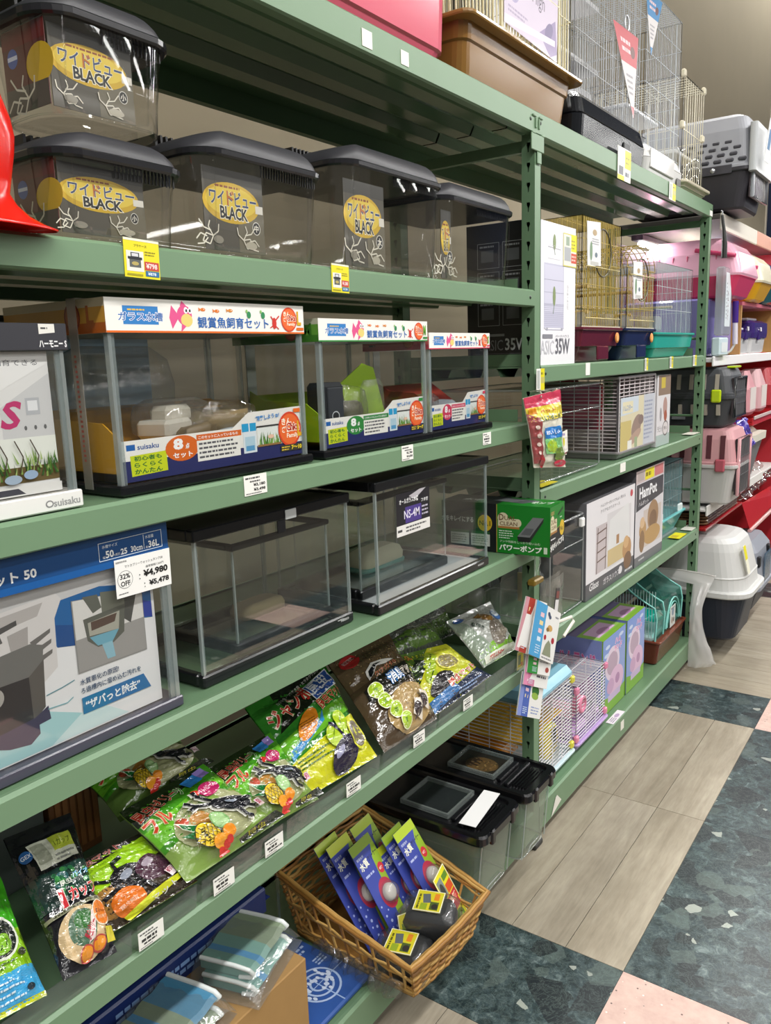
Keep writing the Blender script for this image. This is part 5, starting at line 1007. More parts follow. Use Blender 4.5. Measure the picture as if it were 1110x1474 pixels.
bin_('clear bin with black lid, brown picture under its window, by the middle post', -.262, -.086, .098, .352, False, False)
# wicker basket -----------------------------------------------------
t = thing('wicker_basket', 'honey brown wicker basket with open lattice side, jutting over the bottom shelf edge', 'basket', (-.075, -.70, FZ))
BB = ((.092, -.812), (.104, -.575), (-.245, -.555), (-.250, -.800)); RB = ((.112, -.850), (.120, -.530), (-.268, -.508), (-.275, -.840)); HZ = (.236, .222, .315, .318)
def bk(i, u): # corner path at height fraction u
    a, b = Vector((*BB[i], FZ+.004)), Vector((*RB[i], HZ[i])); return a.lerp(b, u)
def wall(i, s, u):
    j = (i+1) % 4; p = bk(i, u).lerp(bk(j, u), s); c = Vector((-.07, -.69, p.z)); 
    return p+(p-c).normalized()*.006*math.sin(math.pi*s)
rn = random.Random(11)
def strand(i0, i1, u, amp, ph, r, col):
    pts = []
    for i in range(i0, i1):
        for k in range(25):
            s = k/24; p = wall(i % 4, s, u); q = Vector((p.x+.075, p.y+.69, 0)).normalized(); pts.append(p+q*amp*math.sin(ph+s*math.pi*9)+Vector((0, 0, rn.uniform(-.0012, .0012))))
    return pts
cols = ('#a87c3f', '#b58a48', '#96692f', '#c09a58', '#8c6230')
w = MB(); wi = 0
for side_i in (0, 2):
    n = 11 if side_i == 0 else 15
    for k in range(n): w.tube(strand(side_i, side_i+1, .05+.86*k/(n-1), .0035, math.pi*(k % 2), .0044, 0), .0045, cols[(k*3+side_i) % 5], 5)
o = part(t, 'woven_panel', w, WICKER); o['kind'] = 'stuff'
for side_i in (3, 1):
    for k in range(9):
        m = MB(); s = .06+.88*k/8; m.tube([wall(side_i, s, 0.02), wall(side_i, s, .5), wall(side_i, s, .97)], .0035, cols[k % 5], 5); part(t, 'stake', m, WICKER)
    m = MB()
    for u in (.05, .12, .19, .50, .56, .86, .92): m.tube(strand(side_i, side_i+1, u, .003, math.pi*(int(u*50) % 2), .003, 0), .0035, cols[int(u*33) % 5], 5)
    o = part(t, 'lattice_band', m, WICKER); o['kind'] = 'stuff'
m = MB()
for d, u in ((.004, .97), (-.003, 1.0), (.002, 1.03), (.008, 1.0)):
    pts = []
    for i in range(4):
        for k in range(20):
            p = wall(i, k/20, u); q = Vector((p.x+.075, p.y+.69, 0)).normalized(); pts.append(p+q*d+Vector((0, 0, .001*math.sin(k*2.1+i))))
    m.tube(pts, .0048, cols[int(d*900) % 5], 6, closed=True)
o = part(t, 'rim', m, WICKER); o['kind'] = 'stuff'
m = MB()
for u, d in ((0, .002), (.0, -.004), (.03, .003)):
    pts = [wall(i, k/16, u)+Vector((0, 0, .0005)) for i in range(4) for k in range(16)]; m.tube(pts, .0045, cols[int(u*90+1)], 6, closed=True)
o = part(t, 'foot_rim', m, WICKER); o['kind'] = 'stuff'
m = MB(); m.add([(*p, FZ+.003) for p in BB][::1], [(0, 1, 2, 3)], '#7a5528'); m.add([(*p, FZ+.006) for p in BB][::1], [(0, 1, 2, 3)], '#8a6230'); part(t, 'base', m, WICKER)
# blister cards standing in the basket
def blister(label, x, y, tilt, yaw, hgt=.20, w=.075, front_=True, top='#a9bf2a', n=0):
    t = thing('cleaner_pack', label, 'blister pack', (x, y, .136), 'blue blister packs standing in the wicker basket')
    M = Matrix.Translation((x, y, .136)) @ Matrix.Rotation(yaw, 4, 'Z') @ Matrix.Rotation(-tilt, 4, 'Y')
    fr = lambda u, v: (M @ Vector((.0012, u-w/2, v)), ((M.to_3x3() @ Vector((1, 0, 0))).normalized()))
    m = MB(); m.M = M; m.box((-.0012, -w/2, 0), (.0010, w/2, hgt), '#39459a', .0005); part(t, 'backing_card', m, CARD)
    pr = Print(fr); pr.rect(0, 0, w, hgt, '#3a479c'); pr.poly([(w*.52, 0), (w, 0), (w, hgt), (w*.68, hgt*.8), (w*.6, hgt*.5)], '#8fae2c'); pr.rect(0, hgt*.91, w, hgt, top); pr.poly([(w*.3, 0), (w*.52, 0), (w*.45, hgt*.25)], '#b0304a')
    pr.text('観賞魚用', w*.08, hgt*.855, hgt*.025, '#cfd6ea', w=w*.3); pr.text('水質', w*.08, hgt*.755, hgt*.075, '#f0efe2', w=w*.40, bold=.02, out='#55602a', ow=.02, ang=.1); pr.text('クリーナー', w*.50, hgt*.79, hgt*.05, '#1c1f2a', w=w*.46, bold=.03, ang=.12)
    pr.rows(w*.1, hgt*.68, w*.5, hgt*.72, 1, '#aab4dc', .5, n); pr.ell(w*.80, hgt*.68, w*.13, hgt*.05, '#c8323a', 18); pr.text('6個', w*.72, hgt*.665, hgt*.03, '#f6e0dc', w=w*.15, bold=.03)
    pr.ell(w*.6, hgt*.47, w*.33, hgt*.14, '#b0304a', 24)
    for a, b, c in ((.12, .33, .035), (.22, .27, .045), (.14, .22, .03), (.30, .20, .04), (.2, .14, .035), (.1, .42, .03), (.28, .36, .025), (.34, .11, .03)): pr.ell(w*a, hgt*b, w*c, w*c, '#a9b6e2', 10)
    pr.done(t)
    m = MB(); m.M = M @ Matrix.Translation((.0015, .1*w, hgt*.47)) @ Matrix.Rotation(math.pi/2, 4, 'Y')
    m.lathe([(.026, 0), (.025, .012), (.020, .016), (.019, .020), (.012, .022), (0, .022)], '#e9e9ea', 20); part(t, 'blister', m, CBAG)
    m = MB(); m.M = M @ Matrix.Translation((.0018, .1*w, hgt*.47)) @ Matrix.Rotation(math.pi/2, 4, 'Y'); m.lathe([(.021, .001), (.020, .009), (.014, .012), (0, .013)], '#cfcac4', 18); part(t, 'suction_disc', m, MATT)
    if n % 2 == 0:
        m = MB(); m.M = M; m.box((.002, -.012, hgt*.10), (.016, .03, hgt*.30), '#cfd2d6', .004); part(t, 'lower_blister', m, CBAG)
    return t
PK = ((-.064, -.722, .6, .27, 'blue blister pack at the back left corner of the basket'), (-.038, -.708, .6, .27, 'blue blister pack second from the back on the left'), (.0, -.680, .58, .265, 'blue blister pack frontmost on the left side of the basket'),
     (-.040, -.612, .6, .27, 'blue blister pack at the back of the basket centre'), (.0, -.604, .6, .22, 'dark blue blister pack in the middle of the basket'), (.028, -.586, .6, .255, 'blue blister pack behind the frontmost right one'), (.054, -.566, .6, .262, 'blue blister pack frontmost on the right, clear disc above yellow tag'))
for k, (x, y, a, hh, lb) in enumerate(PK): blister(lb, x, y, a, 0.06, n=k, top=('#a9bf2a', '#b5c22a', '#7f9a24')[k % 3], hgt=hh, w=.086)
def charcoal(label, x, y, z, rz, s=1.0, tag=True, tl=0):
    t = thing('charcoal_pack', label, 'pouch', (x, y, z), 'clear packs of black charcoal in the basket')
    M = Matrix.Translation((x, y, z)) @ Matrix.Rotation(rz, 4, 'Z') @ Matrix.Rotation(tl, 4, 'Y')
    for nm, q, mat, c in (('charcoal', .86, MATT, '#1f2022'), ('film', 1, CBAG, '#b8bcbf')):
        mb = MB(); mb.M = M; rings = []
        for f, sc in ((0, .80), (.12, 1), (.6, 1), (.9, .88), (1, .7)):
            rings.append([(px+noise.noise((px*50, py*50, f*4+rz))*.010, py+noise.noise((py*50, px*50, f*3))*.010, pz) for px, py, pz in rr(-.062*sc*q*s, .062*sc*q*s, -.045*sc*q*s, .045*sc*q*s, .018, .002+f*.062*q*s, 4)])
        mb.loft(rings, c, smooth=True); part(t, nm, mb, mat)
    if tag:
        m = MB(); m.M = M; m.box((-.035, -.036, .0645*s), (.030, .036, .066*s), '#ded6a0'); cd = part(t, 'label_card', m, CARD)
        pr = Print(lambda u, v: (M @ Vector((v-.035, .036-u if False else u-.036, .0661*s)), M.to_3x3() @ Vector((0, 0, 1)))); pr.mb = MB()
        fr = lambda u, v: (M @ Vector((.030-v, u-.036, .0661*s)), M.to_3x3() @ Vector((0, 0, 1)))
        pr = Print(fr); pr.frame(0, 0, .072, .065, .002, '#f0efd0'); pr.rect(.002, .002, .07, .063, '#cfc42a'); pr.rect(.004, .034, .026, .05, '#8fa32a'); pr.rect(.028, .030, .060, .048, '#5d6468', .2); pr.rect(.006, .008, .034, .028, '#4f5f2a'); pr.rect(.040, .010, .064, .022, '#d9822a'); pr.ell(.018, .016, .01, .008, '#33302c', 14); pr.rows(.006, .052, .06, .060, 1, '#5d5a1a', .6, 2); pr.done(cd)
    return t
charcoal('black charcoal pack with yellow label at the front left of the basket', .032, -.765, .136, .30, 1.10)
charcoal('black charcoal pack without label squeezed at the basket front', .070, -.700, .136, .1, .55, False)
charcoal('black charcoal pack with yellow label, topmost of the basket pile', .045, -.664, .180, .35, 1.12)
charcoal('plain black charcoal pack under the topmost labelled one', .066, -.640, .136, .25, .60, False)
t = thing('price_card', 'yellow and red price card leaning at the right side of the basket', 'price tag', (.088, -.585, .150))
M = Matrix.Translation((.086, -.572, .152)) @ Matrix.Rotation(.25, 4, 'Z') @ Matrix.Rotation(-.50, 4, 'Y') @ Matrix.Scale(1.35, 4)
m = MB(); m.M = M; m.box((-.0008, -.028, 0), (0, .028, .105), '#e3da20'); part(t, 'card', m, PAPER)
pr = Print(lambda u, v: (M @ Vector((0, u-.028, v)), (M.to_3x3() @ Vector((1, 0, 0))).normalized())); pr.frame(0, 0, .056, .105, .0018, '#f0efd8'); pr.rect(.004, .062, .026, .096, '#7f8a86'); pr.ell(.014, .075, .008, .014, '#3a3f3c', 14); pr.rect(.030, .084, .052, .095, '#5d8a2a'); pr.rect(.028, .062, .053, .078, '#d9542a'); pr.rect(.012, .042, .053, .060, '#c8323a'); pr.rect(.010, .030, .05, .042, '#b52c30'); pr.text('特価', .016, .044, .012, '#f6e6c8', w=.032, bold=.03); pr.ell(.026, .016, .020, .013, '#5f8a1f', 18); pr.ell(.030, .014, .010, .006, '#a9c83a', 12); pr.done(t)
t = thing('price_card', 'small yellow price card standing between the two charcoal packs', 'price tag', (.02, -.712, .175))
M = Matrix.Translation((.02, -.712, .175)) @ Matrix.Rotation(-.5, 4, 'Z') @ Matrix.Rotation(-.25, 4, 'Y')
m = MB(); m.M = M; m.box((-.0008, -.026, 0), (0, .026, .062), '#d8cf24'); part(t, 'card', m, PAPER); pr = Print(lambda u, v: (M @ Vector((0, u-.026, v)), (M.to_3x3() @ Vector((1, 0, 0))).normalized())); pr.frame(0, 0, .052, .062, .0018, '#f0efd8'); pr.rect(.008, .012, .03, .04, '#6f8a2a'); pr.rect(.03, .03, .046, .05, '#8a8a2a'); pr.done(t)
# carton with mesh mats, blue pad and film
t = thing('cardboard_carton', 'plain brown cardboard carton on the bottom shelf under the blue mats', 'box', (-.16, -1.26, FZ))
m = MB(); m.box((-.40, -1.60, FZ), (-.020, -1.028, .328), '#a07c4a', .002); part(t, 'carton', m, KRAFT)
m = MB(); m.box((-.40, -1.33, .3285), (-.020, -1.30, .329), '#b59465'); m.box((-.0195, -1.33, .26), (-.0192, -1.30, .329), '#b59465'); part(t, 'packing_tape', m, CARD)
def mat_pack(label, y, z, x, n):
    t = thing('cooling_mat', label, 'pet mat', (x, y, z), 'folded blue and green mesh mats on the carton')
    M = Matrix.Translation((x, y, z)) @ Matrix.Rotation((.28, .20, .3)[n % 3], 4, 'Z')
    def fold(u, e): return [(-.16, 0), (.06+e, 0), (.085+e, .012), (.09+e, .024), (.075+e, .036), (.0, .040), (-.16, .034)]
    for k in range(2):
        mb = MB(); mb.M = M @ Matrix.Translation((-.01*k, .01*k, .026*k)); pr_ = [(-.035, .002), (.05, .002), (.075, .007), (.082, .014), (.072, .021), (.04, .024), (-.035, .024)]
        nseg = 16; sect = lambda y, s: [(a*1, y, b*s) for a, b in pr_]
        for q in range(nseg):
            c = ('#5f8f86', '#6f9c90', '#7f8f74', '#4a86a8', '#8a9a86')[(q*2//nseg+n+k) % 5] if q not in (3, 4) else '#3f86b5'
            ya, yb = -.07+.14*q/nseg, -.07+.14*(q+1)/nseg
            mb.loft([sect(ya, 1+.1*math.sin(q)), sect(yb, 1+.1*math.sin(q+1))], c, caps=(q == 0, q == nseg-1))
        part(t, 'mesh_fold', mb, MATT)
        mb = MB(); mb.M = M @ Matrix.Translation((-.01*k, .01*k, .026*k))
        mb.tube([(a, .07, b) for a, b in pr_[1:]], .0055, '#dfe4e2', 6); mb.tube([(a, -.07, b) for a, b in pr_[1:]], .0045, '#dfe4e2', 6); mb.tube([(.052, -.07, .004), (.052, .07, .004)], .004, '#dfe4e2', 5); part(t, 'white_binding', mb, MATT)
    mb = MB(); mb.M = M; mb.box((-.05, -.095, -.0), (.098, .095, .0015), '#d9dfe2'); mb.grid(lambda a, b: (-.05+.148*a, -.095+.19*b, .0555-.03*abs(2*b-1)**4-.02*max(0, a-.8)*5*(a)+.004*noise.noise((a*9, b*9, n))), 14, 14, '#dfe6ea'); part(t, 'film_wrap', mb, CBAG)
    return t
mat_pack('folded blue and teal mesh mat in film, right one on the carton', -1.115, .3295, -.125, 0)
mat_pack('folded pale mesh mat with white binding, left one on the carton', -1.32, .3295, -.110, 1)
m = MB(); m.grid(lambda a, b: (-.34+.13*a, -1.40+.47*b, .41+.10*a*(1-a)*2+.02*noise.noise((a*5, b*7, 1))), 16, 20, '#24419c'); m.grid(lambda a, b: (-.34+.13*a, -1.40+.47*b, .33+.06*noise.noise((a*2, b*2, 3))*0), 2, 2, '#1d3580', True, True); solo('blue_bag', 'crumpled dark blue plastic bag lying behind the mesh mats', 'bag', m, FILM, (-.275, -1.16, .33))
t = thing('cardboard_sleeve', 'dark blue printed sleeve lying between the blue bag and the mats', 'packaging', (-.192, -1.2, .3295))
m = MB(); m.M = Matrix.Translation((-.192, -1.20, .3295)) @ Matrix.Rotation(.0, 4, 'Z'); m.box((-.012, -.22, 0), (.012, .23, .060), '#1c2f66', .004); part(t, 'sleeve', m, CARD)
pr = Print(plane_fn((-.1798, -1.38, .338), (0, 1, 0), (0, 0, 1))); pr.rows(.02, .006, .36, .034, 2, '#7fa0d0', .6, 3); pr.done(t)
t = thing('cooling_pad_pack', 'blue printed pad pack with white ring pattern lying on the bottom shelf', 'pet mat', (-.12, -.92, FZ))
m = MB(); m.M = Matrix.Translation((-.125, -.915, FZ)) @ Matrix.Rotation(.0, 4, 'Z'); m.box((-.16, -.105, 0), (.105, .092, .014), '#2f559c', .004); part(t, 'pad', m, CARD)
pr = Print(plane_fn((-.022, -1.015, .1426), (0, 1, 0), (-1, 0, 0)))
for r in (.052, .047, .036, .031, .021, .016): pr.ell(.105, .075, r, r, '#a9bfe0' if int(r*1000) in (52, 36, 21) else '#2f559c', 30)
pr.line([(.105, .0), (.105, .16)], .003, '#9fb8de'); pr.line([(.02, .075), (.19, .075)], .002, '#9fb8de'); rn = random.Random(6)
for k in range(26): a, b = rn.uniform(.06, .15), rn.uniform(.04, .11); pr.ell(a, b, .004, .006, '#c9d6ea', 8)
pr.rows(.03, .15, .18, .19, 3, '#a9bfe0', .5, 6); pr.rows(.15, .11, .185, .135, 3, '#a9bfe0', .5, 8); pr.done(t)
m = MB()
for k in range(9):
    c = (-.155+.026*k, -.833+.004*math.sin(k*2), .150); m.M = Matrix.Translation(c) @ Matrix.Rotation(k*.9, 4, 'Z')
    m.loft([[(x+noise.noise((x*60, y*60, k+q))*.012, y+noise.noise((y*60, x*60, k-q))*.012, z+.01*noise.noise((x*70, y*50, k))) for x, y, z in rr(-.02*s, .02*s, -.014*s, .014*s, .006, q, 3)] for q, s in ((-.022, .7), (-.006, 1.1), (.010, .9), (.024, .4))], '#8f9494')
m.M = None
solo('crumpled_film', 'crumpled clear film bundle tucked between the basket and the blue pad', 'packaging', m, CBAG, (-.05, -.833, .128))
m = MB(); m.tube([(-.24, -.875, FZ), (-.24, -.875, .40)], .006, '#c9d0d2', 8); m.tube([(-.40, -.875, .395), (-.24, -.875, .40)], .006, '#c9d0d2', 6); solo('acrylic_stand', 'clear upright rod and bar standing left of the wicker basket', 'display stand', m, CLEAR, (-.24, -.875, FZ))
# ================================================================== far bay: bird cages, small-animal cages
def wires(mb, a, b, c, n, r, col, k=4):
    """n+1 parallel wires from edge a-b swept along c"""
    a, b, c = Vector(a), Vector(b), Vector(c)
    for i in range(n+1): mb.bar(a+c*i/n, b+c*i/n, r, col, k)
def wire_box(t, x0, x1, y0, y1, z0, z1, sv, sh, r, col, mat, top=True, horiz=False, names='wire_panel'):
    """sv: spacing of the close bars, sh: spacing of the binding wires; horiz lays the close bars level"""
    for nm, o, e in (('front', (x1, y0), (x1, y1)), ('back', (x0, y0), (x0, y1)), ('end', (x0, y0), (x1, y0)), ('end', (x0, y1), (x1, y1))):
        m = MB(); L = Vector((e[0]-o[0], e[1]-o[1], 0)); Hh = Vector((0, 0, z1-z0)); p = Vector((o[0], o[1], z0))
        s1, s2 = (sh, sv) if horiz else (sv, sh)
        wires(m, p, p+Hh, L, max(2, round(L.length/s1)), r, col); wires(m, p, p+L, Hh, max(2, round(Hh.length/s2)), r, col)
        part(t, names, m, mat)
    if top:
        m = MB(); wires(m, (x0, y0, z1), (x1, y0, z1), (0, y1-y0, 0), max(2, round((y1-y0)/sv)), r, col); wires(m, (x0, y0, z1), (x0, y1, z1), (x1-x0, 0, 0), max(2, round((x1-x0)/sh)), r, col); part(t, 'wire_roof', m, mat)
def tub(t, x0, x1, y0, y1, z0, z1, ins, col, mat, rim=.006, rh=.010, name='tray', r=.015, rimcol=None, step=None):
    b = MB(); R = lambda z, i: rr(x0+i, x1-i, y0+i, y1-i, r, z, 4)
    rings = [R(z0, ins), R(z0+.004, ins-.003)]
    if step: rings += [R(z0+(z1-z0)*step, ins*.45), R(z0+(z1-z0)*step+.004, ins*.2)]
    rings += [R(z1-rh, 0)]
    b.loft(rings, col, caps=(1, 0)); b.loft([R(z1-rh, -rim), R(z1-rh+.003, -rim-.002), R(z1-.002, -rim-.002), R(z1, -rim), R(z1, .004), R(z1-rh*2, .008)], rimcol or col, caps=(1, 1))
    return part(t, name, b, mat)
B2 = 1.4745
t = thing('bird_cage_box', 'white carton printed with a tall cage and 35W beside the middle post', 'box', (-.13, .19, B2))
m = MB(); m.box((-.235, .050, B2), (-.020, .332, 1.872), '#eceaf0', .001); m.box((-.236, .049, B2+.0005), (-.0205, .0505, 1.8715), '#18191b'); cb = part(t, 'carton', m, CARD)
pr = Print(front(-.020, .050, B2)); pr.rect(0, 0, .282, .397, '#f2f1f5'); pr.rect(.055, .105, .195, .285, '#c9c8dc'); pr.rect(.06, .15, .19, .28, '#d5d4e6')
for k in range(12): pr.line([(.055, .112+.0055*k), (.195, .112+.0055*k)], .0008, '#a9a8c0')
for k in range(3): pr.line([(.055, .20+.035*k-.03), (.195, .20+.035*k-.03)], .001, '#b5b4c8')
for a in (.07, .175): pr.rect(a, .098, a+.012, .106, '#b5b4c0')
pr.line([(.055, .105), (.07, .10), (.18, .10), (.195, .105)], .002, '#b0afc2')
pr.ell(.125, .195, .010, .028, '#8a9a6a', 16); pr.line([(.125, .17), (.118, .145)], .003, '#8a9a8a'); pr.ell(.125, .345, .010, .022, '#8a9a6a', 16); pr.line([(.08, .33), (.17, .327)], .0012, '#9a9aa6'); pr.line([(.125, .325), (.13, .31)], .003, '#8a9a8a'); pr.frame(.08, .298, .165, .335, .0008, '#c9c9d4')
pr.text('バード・ケージ', .228, .16, .010, '#77777f', w=.07, ang=math.pi/2)
pr.rect(.045, .075, .115, .087, '#8a8a92'); pr.text('BASIC', .01, .030, .040, '#c9c9d0', w=.115); pr.text('35W', .135, .030, .046, '#6a6a72', w=.105, bold=.02); pr.text('バードハウス', .135, .078, .008, '#8a8a92', w=.10); pr.done(cb, 'printed_front')
pr = Print(side(.049, -.236, B2+.0005)); pr.text('BASIC', .040, .045, .030, '#77797c', w=.075); pr.text('35W', .122, .045, .034, '#c9cbcd', w=.072, bold=.02); pr.line([(.02, .036), (.20, .036)], .001, '#77797c'); pr.rect(.06, .085, .12, .092, '#8a8c8e'); pr.rows(.02, .015, .10, .028, 1, '#8a8c8e', .5, 3); pr.rows(.11, .015, .19, .03, 2, '#8a8c8e', .5, 4)
for a in (.035, .115):
    for b in (.115, .195, .275): pr.frame(a, b, a+.07, b+.07, .0015, '#9a9c9e'); pr.rect(a+.012, b+.018, a+.052, b+.05, '#5d6062'); pr.rows(a+.008, b+.056, a+.06, b+.064, 1, '#9a9c9e', .6, int(b*100))
pr.done(cb, 'printed_side')
t = thing('price_card', 'tall price card in grey, yellow and red fixed on the white cage carton', 'price tag', (-.0195, .262, 1.755))
m = MB(); m.box((-.0195, .236, 1.758), (-.0185, .335, 1.852), '#e9e8e2'); part(t, 'card', m, PAPER); pr = Print(front(-.0184, .236, 1.758)); pr.rect(0, 0, .099, .094, '#eceadf'); pr.frame(0, 0, .099, .094, .003, '#d6cf5a'); pr.rect(.008, .016, .055, .055, '#b4b7ba'); pr.rect(.058, .045, .099, .094, '#eee31c'); pr.rect(.058, .012, .099, .040, '#d9553a'); pr.rows(.062, .016, .095, .036, 2, '#f0c8b8', .5, 2); pr.rows(.06, .05, .09, .08, 3, '#a8a020', .4, 3); pr.rect(.02, .06, .045, .085, '#9fb09a'); pr.done(t)
def bird_cage(label, y0, y1, ztop, tray, dome):
    t = thing('bird_cage', label, 'bird cage', (-.20, (y0+y1)/2, B2), 'gold wire bird cages on the upper middle shelf')
    tub(t, -.36, -.032, y0+.02, y1-.02, B2+.001, B2+.112, .045, tray, PLASTIC, name='tray', step=.42, r=.012)
    m = MB(); m.box((-.034, (y0+y1)/2-.05, B2+.004), (-.026, (y0+y1)/2+.05, B2+.052), tray, .006); part(t, 'tray_drawer', m, PLASTIC)
    m = MB(); m.lathe([(0, .002), (.017, .002), (.018, 0)], '#d98a35', 18, (-.0275, y1-.07, B2+.078), 'x'); m.lathe([(0, .003), (.012, .0028)], '#e6b068', 14, (-.0275, y1-.07, B2+.078), 'x'); part(t, 'round_sticker', m, PAPER)
    z0 = B2+.110; x0, x1 = -.355, -.035
    _s = (.0165, .075) if not dome else (.018, .08); wire_box(t, x0, x1, y0+.025, y1-.025, z0, ztop, _s[0], _s[1], .0013, '#cdb45c', GOLD, top=not dome)
    m = MB(); m.box((x1-.001, y0+.025, z0), (x1+.002, y1-.025, z0+.006), '#e6e0c8'); part(t, 'base_rail', m, GOLD)
    if dome:
        m = MB(); n = 16; yc = (y0+y1)/2; hw = (y1-y0)/2-.025
        for i in range(n+1):
            x = x0+(x1-x0)*i/n; m.tube([(x, yc-hw*math.cos(a), ztop+.085*math.sin(a)) for a in [math.pi*k/10 for k in range(11)]], .0016, '#b39a45', 4)
        for k in range(1, 10): a = math.pi*k/10; m.bar((x0, yc-hw*math.cos(a), ztop+.085*math.sin(a)), (x1, yc-hw*math.cos(a), ztop+.085*math.sin(a)), .0016, '#b39a45')
        part(t, 'wire_roof', m, GOLD)
    m = MB(); c = (x1+.002, (y0+y1)/2, (z0+ztop)/2+.07); m.tube([(c[0], c[1]+.075*math.cos(a), c[2]+.075*math.sin(a)) for a in [2*math.pi*k/24 for k in range(24)]], .0028, '#6f6a55', 6, closed=True); part(t, 'ring_perch', m, GOLD)
    for z in (z0+.05, z0+.13):
        m = MB(); m.tube([(x0, y0+.08, z), (x1, y0+.08, z)], .006, '#b9a070', 8); m.tube([(x0+.1, y0+.03, z+.04), (x0+.1, y1-.03, z+.04)], .006, '#b9a070', 8); part(t, 'perch', m, MATT)
    m = MB(); m.box((x1-.04, y0+.06, z0+.005), (x1-.006, y0+.13, z0+.05), '#dfe0dc', .006); m.box((x1-.04, y1-.13, z0+.005), (x1-.006, y1-.06, z0+.05), '#dfe0dc', .006); part(t, 'feeder_cup', m, HAZE)
    m = MB(); m.tube([(x1+.004, y0+.05, z0+.03), (x1+.012, y0+.06, z0+.03), (x1+.012, y1-.06, z0+.03), (x1+.004, y1-.05, z0+.03)], .0022, '#cdbd80', 5); part(t, 'door_bar', m, GOLD); m = MB(); m.tube([(x1+.004, y0+.05, z0+.19), (x1+.01, y0+.06, z0+.19), (x1+.01, y1-.06, z0+.19), (x1+.004, y1-.05, z0+.19)], .002, '#cdbd80', 5); part(t, 'door_bar', m, GOLD)
    return t
bird_cage('gold wire bird cage with maroon tray and flat roof', .395, .800, 1.925, '#5f2030', False)
bird_cage('gold wire bird cage with navy tray and domed roof', .815, 1.185, 1.80, '#1f2a4f', True)
def leaflet(label, y, z, w, h, x=-.030, c='#e6e6e6'):
    t = thing('leaflet', label, 'leaflet', (x, y+w/2, z), 'pale leaflets hung on the gold bird cages')
    m = MB(); m.M = Matrix.Translation((x, y, z)) @ Matrix.Rotation(.06, 4, 'X'); m.box((-.001, 0, 0), (.0006, w, h), c); part(t, 'sheet', m, PAPER); pr = Print(front(x+.0007, y, z)); pr.ell(w*.5, h*.78, w*.16, h*.07, '#b9a07a', 14); pr.ell(w*.24, h*.35, w*.10, h*.22, '#7f9a7a', 14); pr.rows(w*.3, h*.5, w*.85, h*.66, 3, '#aaaab0', .4, 4); pr.ell(w*.62, h*.28, w*.10, h*.06, '#6f7f8a', 12); pr.rect(w*.2, h*.04, w*.8, h*.12, '#c9c9c4'); pr.done(t)
leaflet('white leaflet hung on the cage with maroon tray', .455, 1.775, .115, .135)
leaflet('white leaflet hung on the cage with navy tray', .90, 1.69, .10, .13)
t = thing('bird_cage', 'silver wire cage with wide turquoise tray at the end of the bird shelf', 'bird cage', (-.22, 1.42, B2))
tub(t, -.40, -.036, 1.20, 1.74, B2+.001, B2+.10, .03, '#2fa596', PLASTIC, step=.35); wire_box(t, -.395, -.045, 1.21, 1.73, B2+.10, 1.845, .0215, .09, .0011, '#c9d0d6', WIRE)
m = MB(); m.tube([(-.39, 1.45, 1.68), (-.05, 1.45, 1.68)], .006, '#c9b896', 8); part(t, 'perch', m, MATT); m = MB(); m.box((-.11, 1.25, 1.58), (-.05, 1.31, 1.64), '#dfe4ea', .006); part(t, 'feeder_cup', m, HAZE)
# ---------------------------------------------------------------- third shelf of the far bay
C2 = 1.1205
def clear_case(label, x0, x1, y0, y1, z0, z1, lidc, grp=None, mat=None, handle=True):
    t = thing('clear_case', label, 'case', ((x0+x1)/2, (y0+y1)/2, z0), grp)
    R = lambda z, i: rr(x0+i, x1-i, y0+i, y1-i, .02, z, 4)
    b = MB(); b.loft([R(z0+.001, .012), R(z0+.01, .004), R(z1-.02, .0), R(z1, .004)], '#e4e6e4', caps=(1, 1)); part(t, 'case_body', b, mat or CLEAR)
    e = MB(); e.tube(R(z0+.008, .004), .003, '#e6e9e8', 4, closed=True); e.tube(R(z1-.002, .002), .004, '#eceeee', 5, closed=True)
    e.tube([(x1-.004, y0+.006, z0+.01), (x1-.004, y0+.006, z1-.01)], .0025, '#e6e9e8', 4); e.tube([(x1-.004, y1-.006, z0+.01), (x1-.004, y1-.006, z1-.01)], .0025, '#e6e9e8', 4); part(t, 'case_edge', e, GEDGE)
    l = MB(); l.tube(R(z0+(z1-z0)*.72, -.001), .0022, lidc, 4, closed=True); part(t, 'waist_line', l, GEDGE)
    return t
clear_case('large clear plastic case with rounded top behind the hanging snacks', -.36, -.03, .075, .60, C2, 1.405, '#e6e8e8')
t = thing('wire_cage', 'white wire cage with red back panel and picture sheet, second shelf below the bird cages', 'cage', (-.19, .97, C2))
tub(t, -.36, -.022, .748, 1.166, C2+.001, C2+.03, .012, '#8f8a8c', PLASTIC); wire_box(t, -.355, -.026, .752, 1.162, C2+.028, 1.412, .013, .055, .0017, '#e9dfe0', WIRE, horiz=True)
m = MB(); m.box((-.352, .76, C2+.12), (-.33, 1.15, 1.40), '#a8333c', .01); m.box((-.35, .80, C2+.10), (-.10, .815, 1.39), '#b5404a', .004); part(t, 'red_panel', m, PLASTIC)
m = MB(); m.box((-.30, .80, C2+.03), (-.10, 1.0, C2+.16), '#c9bfc2', .02); part(t, 'inner_house', m, HAZE)
m = MB()
for y in (.752, 1.162): m.box((-.030, y-.004, C2+.02), (-.022, y+.004, 1.416), '#5f5a5e'); m.box((-.0218, y-.003, C2+.02), (-.021, y+.003, 1.416), '#e6e2e2')
part(t, 'corner_post', m, WIRE); m = MB(); m.box((-.36, .745, 1.408), (-.022, 1.168, 1.418), '#a9a3a8', .002); part(t, 'roof_frame', m, WIRE)
m = MB(); m.box((-.022, .765, C2+.03), (-.0205, 1.155, C2+.22), '#d9d6d0'); ps = part(t, 'picture_sheet', m, CARD); pr = Print(front(-.0204, .765, C2+.03)); w, h = .39, .19
